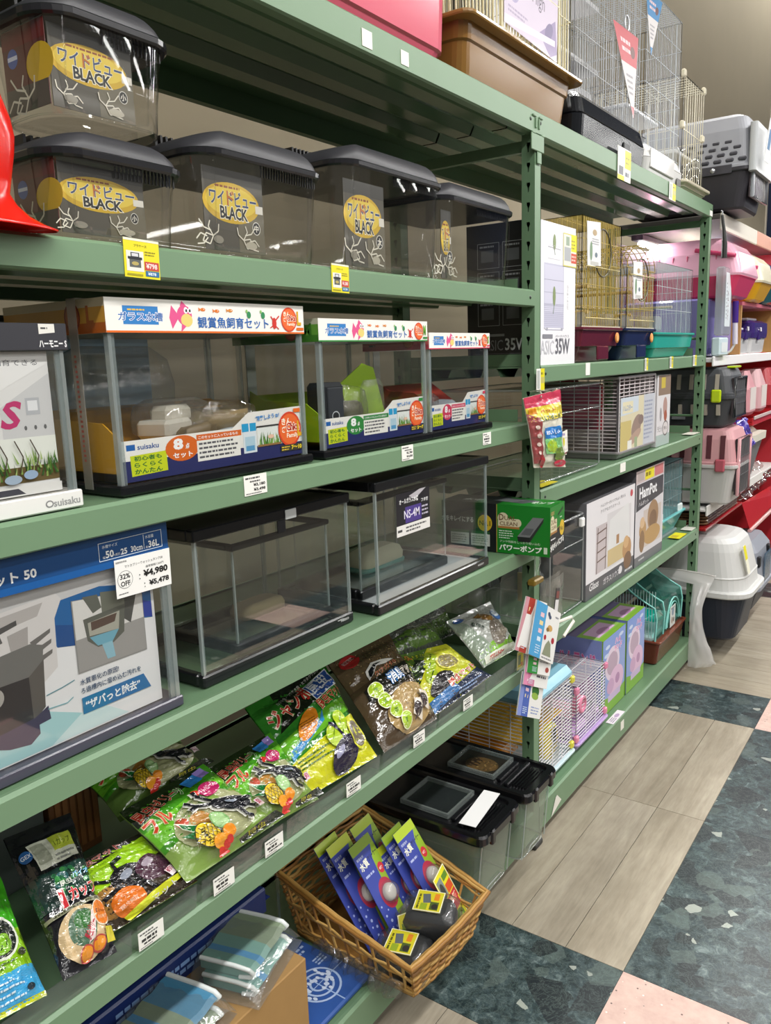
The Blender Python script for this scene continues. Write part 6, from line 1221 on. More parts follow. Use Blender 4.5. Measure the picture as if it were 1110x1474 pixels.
pr.rect(0, 0, w, h, '#d8cfb0'); pr.rect(0, 0, w*.3, h*.55, '#c9b878'); pr.rect(w*.66, 0, w, h, '#c3c6ce'); pr.poly([(0, h*.66), (w*.5, h*.70), (w*.5, h*1), (0, h)], '#c9d3dc'); pr.rect(w*.05, h*.70, w*.34, h*.92, '#e0d8b8'); pr.text('ハムスター', w*.06, h*.74, h*.12, '#8a9fc0', w=w*.26, bold=.03); pr.ell(w*.45, h*.40, w*.16, h*.20, '#9a857a', 20, .5); pr.ell(w*.58, h*.52, w*.08, h*.10, '#8a7870', 16); pr.ell(w*.4, h*.2, w*.2, h*.10, '#b59a8a', 18, .3); pr.rect(w*.2, 0, w*.32, h*.16, '#e6e6dc'); pr.rect(w*.4, 0, w*.48, h*.2, '#9fae8a'); pr.rows(w*.68, h*.08, w*.96, h*.9, 10, '#9aa0b4', .4, 5); pr.done(ps)
t = thing('picture_card', 'pale card with rabbit pictures standing between the red cage and the dark carrier', 'box', (-.09, 1.275, C2))
m = MB(); m.box((-.15, 1.185, C2), (-.020, 1.365, 1.405), '#d9d6d8', .001); cd = part(t, 'carton', m, CARD); pr = Print(front(-.020, 1.185, C2)); w, h = .18, .284
pr.rect(0, 0, w, h, '#dcd9db'); pr.rect(0, 0, w, h*.16, '#aebdb8'); pr.rect(w*.1, h*.72, w, h, '#8f7a6a'); pr.rect(w*.3, h*.82, w*.6, h*.97, '#c9b44a'); pr.ell(w*.62, h*.55, w*.16, h*.14, '#b5938a', 18); pr.ell(w*.66, h*.42, w*.12, h*.08, '#a8604a', 16); pr.ell(w*.3, h*.45, w*.08, h*.10, '#a09a9c', 14); pr.text('ラビット', w*.08, h*.20, h*.09, '#8a8688', w=w*.42, bold=.02); pr.ell(w*.68, h*.24, w*.22, h*.11, '#77706e', 20); pr.ell(w*.68, h*.24, w*.19, h*.09, '#d9d3d2', 20); pr.text('安心', w*.55, h*.22, h*.05, '#6f6866', w=w*.26, bold=.02); pr.done(cd)
# ---------------------------------------------------------------- fourth shelf of the far bay
D2 = .6705
clear_case('large clear plastic tank with white latches left of the white hamster cartons', -.37, -.022, .165, .445, D2, .985, '#e6e8e8')
for k, z in enumerate((.925,)):
    m = MB(); m.box((-.022, .20, z), (-.008, .225, z+.03), '#e9e6dc', .003); t_ = bpy.data.objects['clear_case.001']; part(t_, 'latch', m, PLASTIC)
    m = MB(); m.box((-.022, .385, z+.02), (-.008, .41, z+.05), '#f0f0ee', .003); part(t_, 'latch', m, PLASTIC)
def carton(label, y0, y1, z1, draw, side_c, top_c, x1=-.02, dep=.25, z0=D2, nm='pet_carton', grp=None, top=None):
    t = thing(nm, label, 'box', (x1-dep/2, (y0+y1)/2, z0), grp); m = MB(); m.box((x1-dep, y0, z0), (x1, y1, z1), side_c, .001); part(t, 'carton', m, CARD)
    pr = Print(front(x1, y0, z0)); draw(pr, y1-y0, z1-z0); pr.done(t, 'printed_front')
    pr = Print(plane_fn((x1, y0, z1), (0, 1, 0), (-1, 0, 0))); pr.rect(0, 0, y1-y0, dep, top_c)
    if top: top(pr, y1-y0, dep)
    pr.done(t, 'printed_top'); return t
def d_glass(pr, w, h):
    pr.rect(0, 0, w, h, '#e2dfe2'); pr.poly([(0, 0), (w, 0), (w, h*.17), (0, h*.17)], '#55545a'); pr.rect(w*.40, h*.20, w*.92, h*.80, '#d3d0d2'); pr.rect(w*.42, h*.22, w*.90, h*.40, '#c9b484'); pr.poly([(w*.46, h*.72), (w*.86, h*.82), (w*.9, h*.40), (w*.42, h*.40)], '#dcdcdc'); pr.rect(w*.60, h*.42, w*.66, h*.52, '#a8805a')
    pr.rect(w*.18, h*.22, w*.40, h*.72, '#c3b8ba')
    for a in (.20, .37): pr.line([(w*a, h*.22), (w*(a+.02), h*.70)], w*.012, '#5f4a44')
    for k in range(4): pr.line([(w*.20, h*(.34+.1*k)), (w*.39, h*(.36+.1*k))], w*.010, '#6b544c')
    pr.ell(w*.84, h*.30, w*.10, h*.13, '#b58a5c', 20); pr.ell(w*.82, h*.38, w*.06, h*.07, '#cfa878', 16); pr.ell(w*.86, h*.16, w*.09, h*.10, '#7a5a40', 16); pr.text('ガラスハウス', w*.34, h*.055, h*.07, '#d9d6da', w=w*.34, bold=.02); pr.ell(w*.70, h*.10, w*.04, h*.045, '#e0dde0', 16); pr.text('Glass', w*.06, h*.08, h*.08, '#e6e4e6', w=w*.18, bold=.02, shear=.2); pr.rows(w*.8, h*.03, w*.97, h*.07, 1, '#d9d6da', .6, 2)
    pr.text('ハムスターがいつでもよく見える', w*.26, h*.90, h*.035, '#77757a', w=w*.52); pr.text('クリアなガラスケース', w*.26, h*.84, h*.035, '#77757a', w=w*.40); pr.ell(w*.92, h*.91, w*.03, h*.04, '#c04a55', 14)
def d_hampot(pr, w, h):
    pr.rect(0, 0, w, h, '#d3d0d4'); pr.rect(0, 0, w, h*.10, '#6b6a70'); pr.poly([(w*.02, h*.58), (w*.98, h*.66), (w*.98, h*.86), (w*.02, h*.86)], '#45444b'); pr.text('HamPot', w*.12, h*.70, h*.12, '#f0eff2', w=w*.62, bold=.03); pr.text('ハムポット', w*.10, h*.625, h*.05, '#d9d8dc', w=w*.34, bold=.01)
    pr.rect(0, h*.87, w, h, '#c9b8b8'); pr.rect(w*.30, h*.88, w*.62, h*.99, '#e6d82a'); pr.rect(w*.64, h*.88, w*.96, h*.99, '#c87a7a'); pr.rows(w*.32, h*.90, w*.6, h*.97, 1, '#8a7a1a', .6, 3); pr.rect(w*.05, h*.89, w*.26, h*.98, '#b5a8a4')
    pr.rect(w*.28, h*.16, w*.92, h*.56, '#c9bcb4'); pr.ell(w*.62, h*.46, w*.20, h*.17, '#a08060', 24); pr.ell(w*.62, h*.42, w*.14, h*.10, '#7f6248', 20); pr.ell(w*.60, h*.26, w*.30, h*.10, '#b5905a', 24); pr.ell(w*.26, h*.36, w*.12, h*.10, '#b58f60', 18); pr.ell(w*.24, h*.44, w*.08, h*.06, '#d0b08a', 14); pr.ell(w*.24, h*.24, w*.09, h*.12, '#8a6a4a', 16); pr.rows(w*.14, h*.04, w*.42, h*.07, 1, '#c9c8cc', .6, 3)
carton('white carton showing a glass hamster house, dark lower edge', .452, .942, 1.010, d_glass, '#6a696d', '#5f5e62', grp='hamster house cartons on the fourth shelf')
def tp_ham(pr, w, d): pr.text('バードハウス', w*.1, d*.2, .03, '#2f2e30', w=w*.6)
carton('tall HamPot carton with dark name band and yellow top labels', .955, 1.312, 1.050, d_hampot, '#5d5c61', '#4d4c50', grp='hamster house cartons on the fourth shelf', top=tp_ham)
t = thing('hamster_cage', 'small wire cage with teal tray at the far end of the fourth shelf', 'cage', (-.17, 1.54, D2))
tub(t, -.30, -.048, 1.34, 1.745, D2+.012, D2+.105, .035, '#5fa9ae', PLASTIC, rimcol='#6fc0c0'); wire_box(t, -.29, -.058, 1.35, 1.735, D2+.10, D2+.34, .014, .07, .0013, '#7f9a9f', WIRE)
m = MB(); m.box((-.06, 1.37, D2+.10), (-.048, 1.42, D2+.135), '#dfeaea', .004); part(t, 'latch', m, PLASTIC); m = MB(); m.box((-.06, 1.66, D2+.10), (-.048, 1.72, D2+.135), '#dfeaea', .004); part(t, 'latch', m, PLASTIC); m = MB(); m.box((-.27, 1.36, D2), (-.07, 1.72, D2+.014), '#cfe4e4', .004); part(t, 'base_foot', m, HAZE)
# ---------------------------------------------------------------- bottom shelf of the far bay
def hams(label, y0, y1, ztop, tray, topc, fit, x0=-.34, x1=-.028, roof='#8fc3d9', grp='wire hamster cages on the bottom shelf'):
    t = thing('hamster_cage', label, 'cage', ((x0+x1)/2, (y0+y1)/2, FZ), grp); tub(t, x0, x1, y0, y1, FZ+.001, FZ+.035, .01, tray, PLASTIC)
    wire_box(t, x0+.006, x1-.006, y0+.006, y1-.006, FZ+.034, ztop, .0125, .085, .0016, '#e6e4ea', WIRE, horiz=True, top=not roof)
    if roof: m = MB(); m.box((x0, y0, ztop-.01), (x1, y1, ztop+.04), roof, .02); part(t, 'roof_tray', m, PLASTIC)
    for y in (y0+.006, y1-.006):
        for z in (FZ+.05, ztop-.015):
            m = MB(); m.box((x1-.014, y-.012, z-.012), (x1+.003, y+.012, z+.014), fit, .005); part(t, 'corner_clip', m, PLASTIC)
    return t
t = hams('yellow fitted hamster cage with light blue roof next to the middle post', .056, .380, .432, '#c9dfe6', '#fff', '#d8cf4a')
m = MB(); m.box((-.30, .06, .30), (-.06, .36, .308), '#d9a832', .003); m.box((-.30, .08, FZ+.05), (-.16, .24, FZ+.14), '#d98f26', .02); m.lathe([(.055, 0), (.058, .01), (.058, .04), (.055, .05), (.01, .05)], '#d9c83a', 22, (-.09, .22, .25), 'x'); part(t, 'yellow_loft', m, PLASTIC)
m = MB(); m.lathe([(.035, 0), (.038, .05), (.03, .09), (.0, .10)], '#dcdce0', 18, (-.07, .20, .35)); part(t, 'clear_tube', m, CBAG); m = MB(); m.lathe([(.03, 0), (.034, .05), (.02, .08)], '#dcdce0', 18, (-.06, .25, FZ+.05)); part(t, 'clear_tube', m, CBAG)
m = MB(); m.M = Matrix.Translation((-.06, .24, .285)); m.box((-.02, -.03, -.06), (.02, .03, .02), '#d9cf3a', .01); part(t, 'yellow_chute', m, PLASTIC)
m = MB(); m.box((-.335, .05, FZ+.036), (-.33, .36, .42), '#d08c2a', .002); part(t, 'orange_back', m, PLASTIC)
t = hams('pink and lilac hamster cage with round roof edge beside the yellow cage', .412, .700, .372, '#b79ad0', '#fff', '#e08aa8', roof=None)
m = MB(); m.box((-.30, .43, .24), (-.06, .56, .248), '#e6a8bc', .003); m.lathe([(.030, 0), (.032, .03), (.022, .034), (.020, .0)], '#df8aa6', 20, (-.06, .47, .29), 'x'); part(t, 'pink_loft', m, PLASTIC)
m = MB(); m.lathe([(.055, 0), (.058, .004), (.058, .022), (.055, .026), (.008, .026), (.008, 0)], '#d9cfe6', 26, (-.075, .60, .225), 'x'); part(t, 'wheel', m, HAZE); m = MB(); m.box((-.30, .42, FZ+.036), (-.05, .69, FZ+.075), '#cba6da', .01); part(t, 'lilac_floor', m, PLASTIC)
def d_pink(pr, w, h):
    pr.rect(0, 0, w, h, '#8fa3d6'); pr.poly([(0, 0), (w, 0), (w, h*.22), (w*.5, h*.16), (0, h*.24)], '#7fae3c'); pr.poly([(0, h*.7), (w, h*.75), (w, h), (0, h)], '#7f9ad6'); pr.ell(w*.42, h*.62, w*.32, h*.22, '#e0cfe0', 24); pr.ell(w*.42, h*.62, w*.24, h*.15, '#b8a0b4', 22); pr.ell(w*.60, h*.34, w*.34, h*.20, '#dcb8d4', 22); pr.ell(w*.35, h*.33, w*.16, h*.10, '#c9a3c4', 18); pr.ell(w*.66, h*.36, w*.1, h*.07, '#b58ab0', 14); pr.rect(w*.25, h*.13, w*.8, h*.22, '#c9b4d6'); pr.text('ハム', w*.52, h*.84, h*.08, '#d982b8', w=w*.26, bold=.04, out='#f2e6f0', ow=.05); pr.text('ランド', w*.50, h*.74, h*.08, '#d982b8', w=w*.34, bold=.04, out='#f2e6f0', ow=.05)
    for a, b in ((.2, .88), (.8, .92), (.15, .78)): pr.ell(w*a, h*b, w*.10, h*.025, '#c9d6ee', 14)
def tp_pink(pr, w, d): pr.rect(w*.15, .03, w*.85, d*.4, '#d9b4d6'); pr.rect(0, 0, w, d*.10, '#7fae3c'); pr.ell(w*.5, d*.2, w*.2, d*.08, '#b58ab0', 16); pr.rect(0, d*.45, w, d, '#7a7296')
GP = 'pink and blue toy hamster house cartons'
a = carton('blue and pink carton with hamster house picture, nearer the pink cage', .720, .968, .437, d_pink, '#6f7fb5', '#8fb85a', x1=-.052, dep=.24, z0=FZ, grp=GP, top=tp_pink)
b = carton('blue and pink carton with hamster house picture, nearer the teal cage', .985, 1.205, .442, d_pink, '#6f7fb5', '#8fb85a', x1=-.050, dep=.24, z0=FZ, grp=GP, top=tp_pink)
for o, y in ((a, .720), (b, .985)):
    pr = Print(side(y, -.292, FZ)); pr.rect(0, 0, .24, .31, '#7d8cc4'); pr.poly([(0, 0), (.24, 0), (.24, .05), (.1, .075), (0, .05)], '#7fae3c'); pr.rect(.235, 0, .24, .31, '#7fae3c'); pr.text('ハムランド', .06, .20, .05, '#d05a9a', w=.15, bold=.04, out='#e6c8de', ow=.04); pr.ell(.16, .12, .05, .05, '#c9a3c4', 18); pr.rows(.03, .08, .10, .16, 6, '#dfe3f2', .4, 3); pr.done(o, 'printed_side')
t = thing('hamster_cage', 'teal clear-roofed wire cage on a brown tray at the end of the bottom shelf', 'cage', (-.20, 1.57, FZ), 'wire hamster cages on the bottom shelf')
tub(t, -.37, -.026, 1.34, 1.745, FZ+.001, FZ+.115, .02, '#6b3326', PLASTIC, rimcol='#7a3f2e')
prof = lambda: [(-.045, .0), (-.04, .10), (-.05, .15), (-.09, .17), (-.14, .20), (-.20, .245), (-.28, .262), (-.34, .25)]
m = MB(); pf = prof(); m.loft([[(x, 1.345, FZ+.115+z) for x, z in pf], [(x, 1.74, FZ+.115+z) for x, z in pf]], '#58b5a5', closed=False, caps=(0, 0)); part(t, 'clear_roof', m, TEALC)
m = MB()
for y in (1.345, 1.46, 1.74): m.tube([(x, y, FZ+.115+z) for x, z in pf], .004, '#8fd6cc', 5)
m.tube([(-.042, 1.60+.11*math.cos(a), FZ+.13+.12*math.sin(a)) for a in [math.pi*k/14 for k in range(15)]], .004, '#8fd6cc', 5); m.tube([(-.042, 1.60+.09*math.cos(a), FZ+.13+.10*math.sin(a)) for a in [math.pi*k/14 for k in range(15)]], .003, '#8fd6cc', 5); part(t, 'roof_rib', m, PLASTIC)
m = MB(); wires(m, (-.36, 1.348, FZ+.112), (-.36, 1.348, FZ+.34), (.31, 0, 0), 24, .0014, '#b9cfca'); wires(m, (-.36, 1.348, FZ+.20), (-.06, 1.348, FZ+.20), (0, 0, .06), 1, .0014, '#b9cfca'); part(t, 'wire_end', m, WIRE)
m = MB(); m.lathe([(.075, 0), (.08, .012), (.05, .03), (.03, .04), (0, .042)], '#17a596', 24, (-.12, 1.43, FZ+.19)); m.box((-.34, 1.36, FZ+.19), (-.18, 1.55, FZ+.20), '#1aa898', .004); part(t, 'teal_loft', m, PLASTIC)
m = MB(); m.box((-.34, 1.36, FZ+.10), (-.06, 1.76, FZ+.13), '#cfe0e0', .01); part(t, 'white_floor', m, PLASTIC)
m = MB(); m.box((-.040, 1.545, FZ+.118), (-.0385, 1.625, FZ+.215), '#cfd2cc'); cd = part(t, 'label_card', m, PAPER); pr = Print(front(-.0384, 1.545, FZ+.118)); pr.ell(.04, .07, .018, .02, '#8a9aa8', 16); pr.ell(.03, .03, .012, .016, '#a08f80', 14); pr.ell(.055, .028, .01, .012, '#77706a', 12); pr.rows(.01, .08, .07, .094, 1, '#8a8a90', .5, 2); pr.done(cd)
m = MB(); m.box((-.42, .40, FZ), (-.36, 1.3, .50), '#1d1f20', .004); solo('dark_slab', 'dark slab filling the back of the bottom shelf behind the cages', 'box', m, CARD, (-.39, .85, FZ))  # plain near-black slab across the back of the shelf
m = MB(); m.box((-.44, .45, D2), (-.38, 1.30, 1.0), '#2a2d30', .004); solo('dark_slab', 'dark slab at the back of the fourth shelf behind the hamster cartons', 'box', m, CARD, (-.41, .87, D2))  # another plain dark slab, one level up
# ---------------------------------------------------------------- hanging goods on the middle post
def hook(par, y, z): 
    m = MB(); m.tube([(-.004, y, z), (.02, y, z+.004), (.06, y, z), (.075, y, z+.008)], .0018, '#d9d6c8', 6); part(par, 'hook', m, CHROME)
def snack(label, cor, seed):
    def d(pr, w, h):
        pr.rect(0, h*.84, w, h, '#c8405a'); pr.rect(0, h*.66, w, h*.85, '#e3cf4a'); pr.poly([(0, h*.06), (w*.18, h*.06), (w*.24, h*.7), (0, h*.78)], '#9a4a4a'); pr.text('ペット', w*.30, h*.75, h*.055, '#c96a3a', w=w*.4, bold=.03); pr.text('ハムスターパイ', w*.20, h*.655, h*.065, '#3f6a2a', w=w*.72, bold=.03, out='#e6e2b8', ow=.04); pr.rect(w*.04, h*.76, w*.22, h*.84, '#d98a1c')
        pr.rect(w*.28, h*.40, w*.80, h*.56, '#2f7cc4'); pr.rect(w*.26, h*.20, w*.80, h*.41, '#7fc07a'); pr.ell(w*.45, h*.30, w*.16, h*.09, '#a9c83a', 18); pr.ell(w*.70, h*.18, w*.17, h*.11, '#6f8a3a', 18); pr.ell(w*.74, h*.06, w*.22, h*.05, '#c8304a', 18); pr.ell(w*.18, h*.09, w*.06, h*.10, '#a82c34', 14); pr.text('おいしい', w*.30, h*.46, h*.06, '#dfeaf6', w=w*.45, bold=.02)
        for k in range(4): pr.ell(w*.12, h*(.22+.12*k), w*.04, h*.03, '#e6d0c4', 10)
    t = bag('snack_pouch', label, cor, .018, '#e6e2d0', d, 0, FILM, seed, 'pouch', 'hanging snack pouches on the middle post', .004)
    return t
t = snack('front hanging snack pouch with pink header and blue tub picture', [(.045, -.10, 1.207), (.075, .045, 1.192), (.065, .021, 1.41), (.035, -.146, 1.395)], 31); hook(t, -.02, 1.405)
snack('second hanging snack pouch behind with orange picture and pink foot', [(.012, .055, 1.222), (.030, .160, 1.212), (.022, .055, 1.375), (.006, -.04, 1.375)], 33)
m = MB(); m.M = Matrix.Translation((.062, .055, 1.228)) @ Matrix.Rotation(.1, 4, 'X'); m.box((-.0008, -.035, 0), (.0006, .035, .062), '#e9e6dc'); c = solo('price_card', 'white price card with yellow spot hung before the red wire cage', 'price tag', m, PAPER, (.062, .055, 1.228))
pr = Print(front(.0628, .022, 1.232)); pr.ell(.034, .028, .010, .014, '#d9cf2a', 16); pr.rows(.006, .044, .06, .056, 1, '#a08ac0', .5, 3); pr.frame(.004, .006, .06, .040, .001, '#a9a9a4'); pr.rect(-.002, .0, .025, .006, '#e6da2a'); pr.done(c)
m = MB(); m.tube([(-.004, .09, 1.28), (.062, .055, 1.285)], .0025, '#dcdad2', 6); m.tube([(-.004, .03, 1.42), (.03, -.02, 1.40), (.066, -.10, 1.395)], .002, '#dcdad2', 6); solo('hook_rod', 'pale hook rods reaching out beside the hanging snack pouches', 'hook', m, CHROME, (-.004, .05, 1.28))
CH = (('#c9909a', '#a83a2c', -.03, 0), ('#4f9fd0', '#4f9fd0', 0, 1), ('#2f8a3a', '#e6e6e2', 0, 2), ('#c87a9a', '#e6e6e2', 0, 3), ('#6f7fc0', '#4a63b0', 0, 4))
def chart(label, cor, c0, c1, k):
    BL, BR, TR, TL = [Vector(c) for c in cor]; n = (BR-BL).cross(TL-BL).normalized(); w, h = (BR-BL).length, (TL-BL).length
    t = thing('seed_card', label, 'card pack', tuple(BL), 'hanging picture cards on the middle post')
    fr = lambda u, v: ((BL*(1-u/w)+BR*(u/w))*(1-v/h)+(TL*(1-u/w)+TR*(u/w))*(v/h), n)
    m = MB(); m.loft([[p-n*.004 for p in (BL, BR, TR, TL)], [BL, BR, TR, TL]], '#e6e5e2'); part(t, 'card', m, CARD)
    pr = Print(fr); pr.rect(0, 0, w*.16, h, c0); pr.rect(w*.16, 0, w*.44, h, c1); rn = random.Random(k)
    for b in range(4): pr.rect(w*.22, h*(.30+.15*b), w*.36, h*(.38+.15*b), rn.choice(('#e6c0c8', '#cfe3f2', '#e6d29a', '#dfe6ee')))
    pr.rows(w*.2, h*.06, w*.4, h*.24, 4, '#cfe0ee', .4, k)
    if k == 1: pr.ell(w*.66, h*.62, w*.10, h*.06, '#c9a060', 14); pr.ell(w*.58, h*.58, w*.06, h*.04, '#8a6a3a', 12); pr.ell(w*.55, h*.86, w*.05, h*.05, '#44506a', 10, .6); pr.ell(w*.60, h*.82, w*.05, h*.04, '#44506a', 10, .6); pr.text('GEX', w*.80, h*.86, h*.03, '#2a3a5a', w=w*.14, bold=.02); pr.poly([(w*.50, h*.10), (w*.85, h*.10), (w*.78, h*.34), (w*.68, h*.40), (w*.58, h*.30)], '#8a9078'); pr.ell(w*.52, h*.42, w*.05, h*.05, '#a82c3a', 12); pr.ell(w*.84, h*.42, w*.06, h*.06, '#a82c3a', 12); pr.rows(w*.5, h*.03, w*.9, h*.07, 1, '#8a8a90', .6, 2)
    elif k == 4: pr.ell(w*.66, h*.68, w*.16, h*.16, '#2f6b2c', 18); pr.ell(w*.66, h*.55, w*.15, h*.09, '#8fb04a', 18); pr.rows(w*.55, h*.08, w*.9, h*.30, 3, '#8a9ac8', .4, 2)
    elif k == 2: pr.ell(w*.66, h*.85, w*.15, h*.08, '#3a2c30', 16); pr.rows(w*.5, h*.4, w*.9, h*.6, 2, '#a8a4a8', .4, 2); pr.ell(w*.85, h*.2, w*.08, h*.1, '#a04a44', 12)
    else: pr.rows(w*.5, h*.3, w*.9, h*.42, 1, '#55505a', .6, 2); pr.ell(w*.88, h*.85, w*.09, h*.1, '#a8404a', 14)
    pr.done(t); return t
chart('blue edged picture card at the front of the hanging bundle, topmost', [(.052, -.147, .697), (.082, -.052, .640), (.082, .004, .775), (.052, -.090, .837)], '#4f9fd0', '#4f9fd0', 1)
chart('pink and red edged cards behind the blue edged hanging card', [(.030, -.187, .718), (.055, -.090, .665), (.055, -.030, .81), (.030, -.112, .850)], '#c9909a', '#a83a2c', 0)
chart('green edged picture card hanging below the blue edged one', [(.044, -.139, .639), (.076, -.061, .606), (.074, -.03, .675), (.042, -.115, .72)], '#2f8a3a', '#2f8a3a', 2)
chart('pink edged picture card hanging third from the top', [(.040, -.156, .609), (.070, -.066, .567), (.068, -.035, .64), (.036, -.12, .69)], '#d98aae', '#c87a9a', 3)
chart('lilac edged picture card hanging lowest of the bundle', [(.034, -.183, .527), (.064, -.098, .487), (.062, -.065, .585), (.032, -.14, .64)], '#7f8fcc', '#4a63b0', 4)
t = thing('hanging_strip', 'thin clear strip with gold clip holding the picture cards', 'display strip', (.02, -.06, .86)); m = MB(); m.tube([(.0, .01, .99), (.012, -.02, .93), (.03, -.06, .88)], .0022, '#dcdcd2', 6); m.tube([(.0, .01, .99), (.02, .0, .92), (.03, -.06, .88)], .0016, '#dcdcd2', 6); part(t, 'cord', m, GEDGE); m = MB(); m.box((.02, -.09, .872), (.045, -.03, .890), '#8a6f2a', .004); part(t, 'clip', m, GOLD)
t = thing('clear_pouch', 'clear pouch with small dark card hanging beside the pump box', 'pouch', (.02, .06, .70))
m = MB(); m.grid(lambda a, b: (.012+.014*math.sin(a*3.1)+.006*noise.noise((a*5, b*5, 2)), .02+.16*a+.02*b*(1-a), .70+.15*b), 12, 12, '#dedcd4'); m.grid(lambda a, b: (.004+.004*noise.noise((a*5, b*5, 7)), .02+.16*a+.02*b*(1-a), .70+.15*b), 8, 8, '#dedcd4', True, True); part(t, 'pouch', m, CBAG)
m = MB(); m.M = Matrix.Translation((.03, .085, .745)) @ Matrix.Rotation(-.25, 4, 'X'); m.box((-.001, -.014, 0), (.001, .014, .075), '#3c3a3c'); m.box((.0011, -.012, .004), (.0016, .012, .04), '#dcdada'); m.box((.0011, -.010, .045), (.0016, .010, .066), '#7a3c38'); part(t, 'card', m, CARD)
m = MB(); m.tube([(.0, .06, .70), (.05, .16, .715), (.055, .165, .70), (.05, .10, .67)], .005, '#e6e4d6', 8); part(t, 'white_tube', m, PLASTIC)
# clear packs behind the post
t = thing('clear_pouch', 'crinkled clear pouches with white cap and cream card behind the middle post', 'pouch', (-.16, .105, D2))
soft_box(t, 'film', -.09, .105, D2+.001, .13, .09, .20, CBAG, '#cfd6d0', 0, .012, 3); soft_box(t, 'film', -.25, .105, D2+.001, .15, .09, .16, CBAG, '#cfd6d0', 0, .012, 6)
m = MB(); m.lathe([(0, .03), (.03, .028), (.034, .0)], '#dfe3df', 18, (-.24, .07, D2+.09), 'x'); part(t, 'white_cap', m, HAZE)
m = MB(); m.box((-.085, .066, D2+.10), (-.055, .068, D2+.19), '#c9b98a'); part(t, 'cream_card', m, PAPER)
# ================================================================== goods on the top shelf
AZ = 2.1325
t = thing('pet_tub', 'glossy pink plastic cage tub on the top shelf left of the brown tub', 'tub', (-.20, -.78, AZ))
tub(t, -.42, -.008, -1.15, -.405, AZ, AZ+.175, .022, '#d9667a', PLASTIC, rim=.012, rh=.014, name='tub_body', r=.05, rimcol='#dd7a8c', step=.12)
wire_box(t, -.41, -.02, -1.14, -.42, AZ+.17, AZ+.62, .022, .12, .0016, '#e6dfe0', WIRE)
t = thing('pet_cage', 'cream wire cage on a brown tub on the top shelf', 'cage', (-.21, -.04, AZ))
tub(t, -.43, -.006, -.352, .262, AZ, AZ+.128, .022, '#84602f', PLASTIC, rim=.026, rh=.010, name='tub_body', r=.03, rimcol='#94703c', step=.62)
m = MB(); m.box((-.40, -.34, AZ+.126), (-.012, .285, AZ+.134), '#d9c9a0', .003); part(t, 'base_rail', m, PLASTIC)
wire_box(t, -.40, -.022, -.335, .28, AZ+.13, AZ+.93, .0165, .17, .0019, '#d9d2ae', WIRE)
m = MB(); 
for y in (-.15, .19): m.tube([(-.018, y, AZ+.15), (-.018, y, AZ+.75)], .003, '#e0dab8', 6)
for z in (.150, .30, .45): m.tube([(-.018, -.15, AZ+z), (-.018, .19, AZ+z)], .003, '#e0dab8', 6)
part(t, 'door_frame', m, WIRE)
m = MB(); m.M = Matrix.Translation((-.016, -.142, AZ+.172)) @ Matrix.Rotation(-.045, 4, 'X'); m.box((-.0008, 0, 0), (0, .315, .42), '#c9bccf'); ps = part(t, 'poster_sheet', m, PAPER)
du = Vector((0, math.cos(-.045), math.sin(-.045))); dv = Vector((0, -math.sin(-.045), math.cos(-.045))); pr = Print(plane_fn((-.0158, -.142, AZ+.172), du, dv)); pr.rect(0, 0, .315, .42, '#c9bccf'); pr.ell(.06, .17, .05, .07, '#8a7aa8', 20); pr.ell(.05, .10, .035, .04, '#a294bc', 18); pr.poly([(.20, .04), (.30, .10), (.315, .02), (.27, 0)], '#8c7aa4'); pr.ell(.26, .06, .03, .018, '#6a5a86', 14, .7); pr.poly([(0, .02), (.3, .05), (.3, .035), (0, .0)], '#ddd3e0'); pr.text('ケージ690', .155, .155, .042, '#54485f', w=.125); pr.text('High', .155, .088, .045, '#54485f', w=.075); pr.rows(.02, .03, .13, .05, 2, '#a294b0', .5, 2); pr.done(ps)
t = thing('pet_cage', 'tall silver wire cage on a glossy black base tub', 'cage', (-.21, .64, AZ))
def btub(x0, x1, y0, y1, z0, z1, col, nm, par, mat):
    b = MB(); R = lambda z, i, j=0: rr(x0+i, x1-i, y0+i, y1-i, .035, z, 5); b.loft([R(z0, .018), R(z0+.006, .006), R(z0+(z1-z0)*.48, .0), R(z0+(z1-z0)*.5, .004), R(z0+(z1-z0)*.52, .001), R(z1-.02, .012), R(z1, .03)], col, caps=(1, 1)); return part(par, nm, b, mat)
btub(-.42, -.008, .322, .940, AZ, AZ+.135, '#1b1d21', 'base_tub', t, PLASTIC)
m = MB(); m.box((-.012, .70, AZ+.012), (-.0055, .76, AZ+.05), '#08090a', .003); m.box((-.010, .885, AZ+.10), (-.0065, .925, AZ+.112), '#5a5c60', .001); part(t, 'tub_latch', m, MATT)
wire_box(t, -.40, -.035, .345, .915, AZ+.125, AZ+.84, .0195, .085, .0011, '#b9bcc0', WIRE)
for z, x0 in ((.32, -.36), (.52, -.30)):
    m = MB(); m.box((x0, .42, AZ+z), (-.16, .86, AZ+z+.018), '#e6e6e8', .004); part(t, 'inner_shelf', m, PLASTIC)
m = MB(); m.box((-.33, .37, AZ+.15), (-.32, .89, AZ+.50), '#f4f4f6', .003); m.box((-.32, .50, AZ+.16), (-.18, .86, AZ+.27), '#e9e9ec', .01); part(t, 'back_panel', m, PAPER)
m = MB(); m.tube([(-.03, .77+.02*math.cos(a), AZ+.43+.025*math.sin(a)) for a in [2*math.pi*k/14 for k in range(14)]], .003, '#cfd2d6', 6, closed=True); part(t, 'ring_latch', m, CHROME)
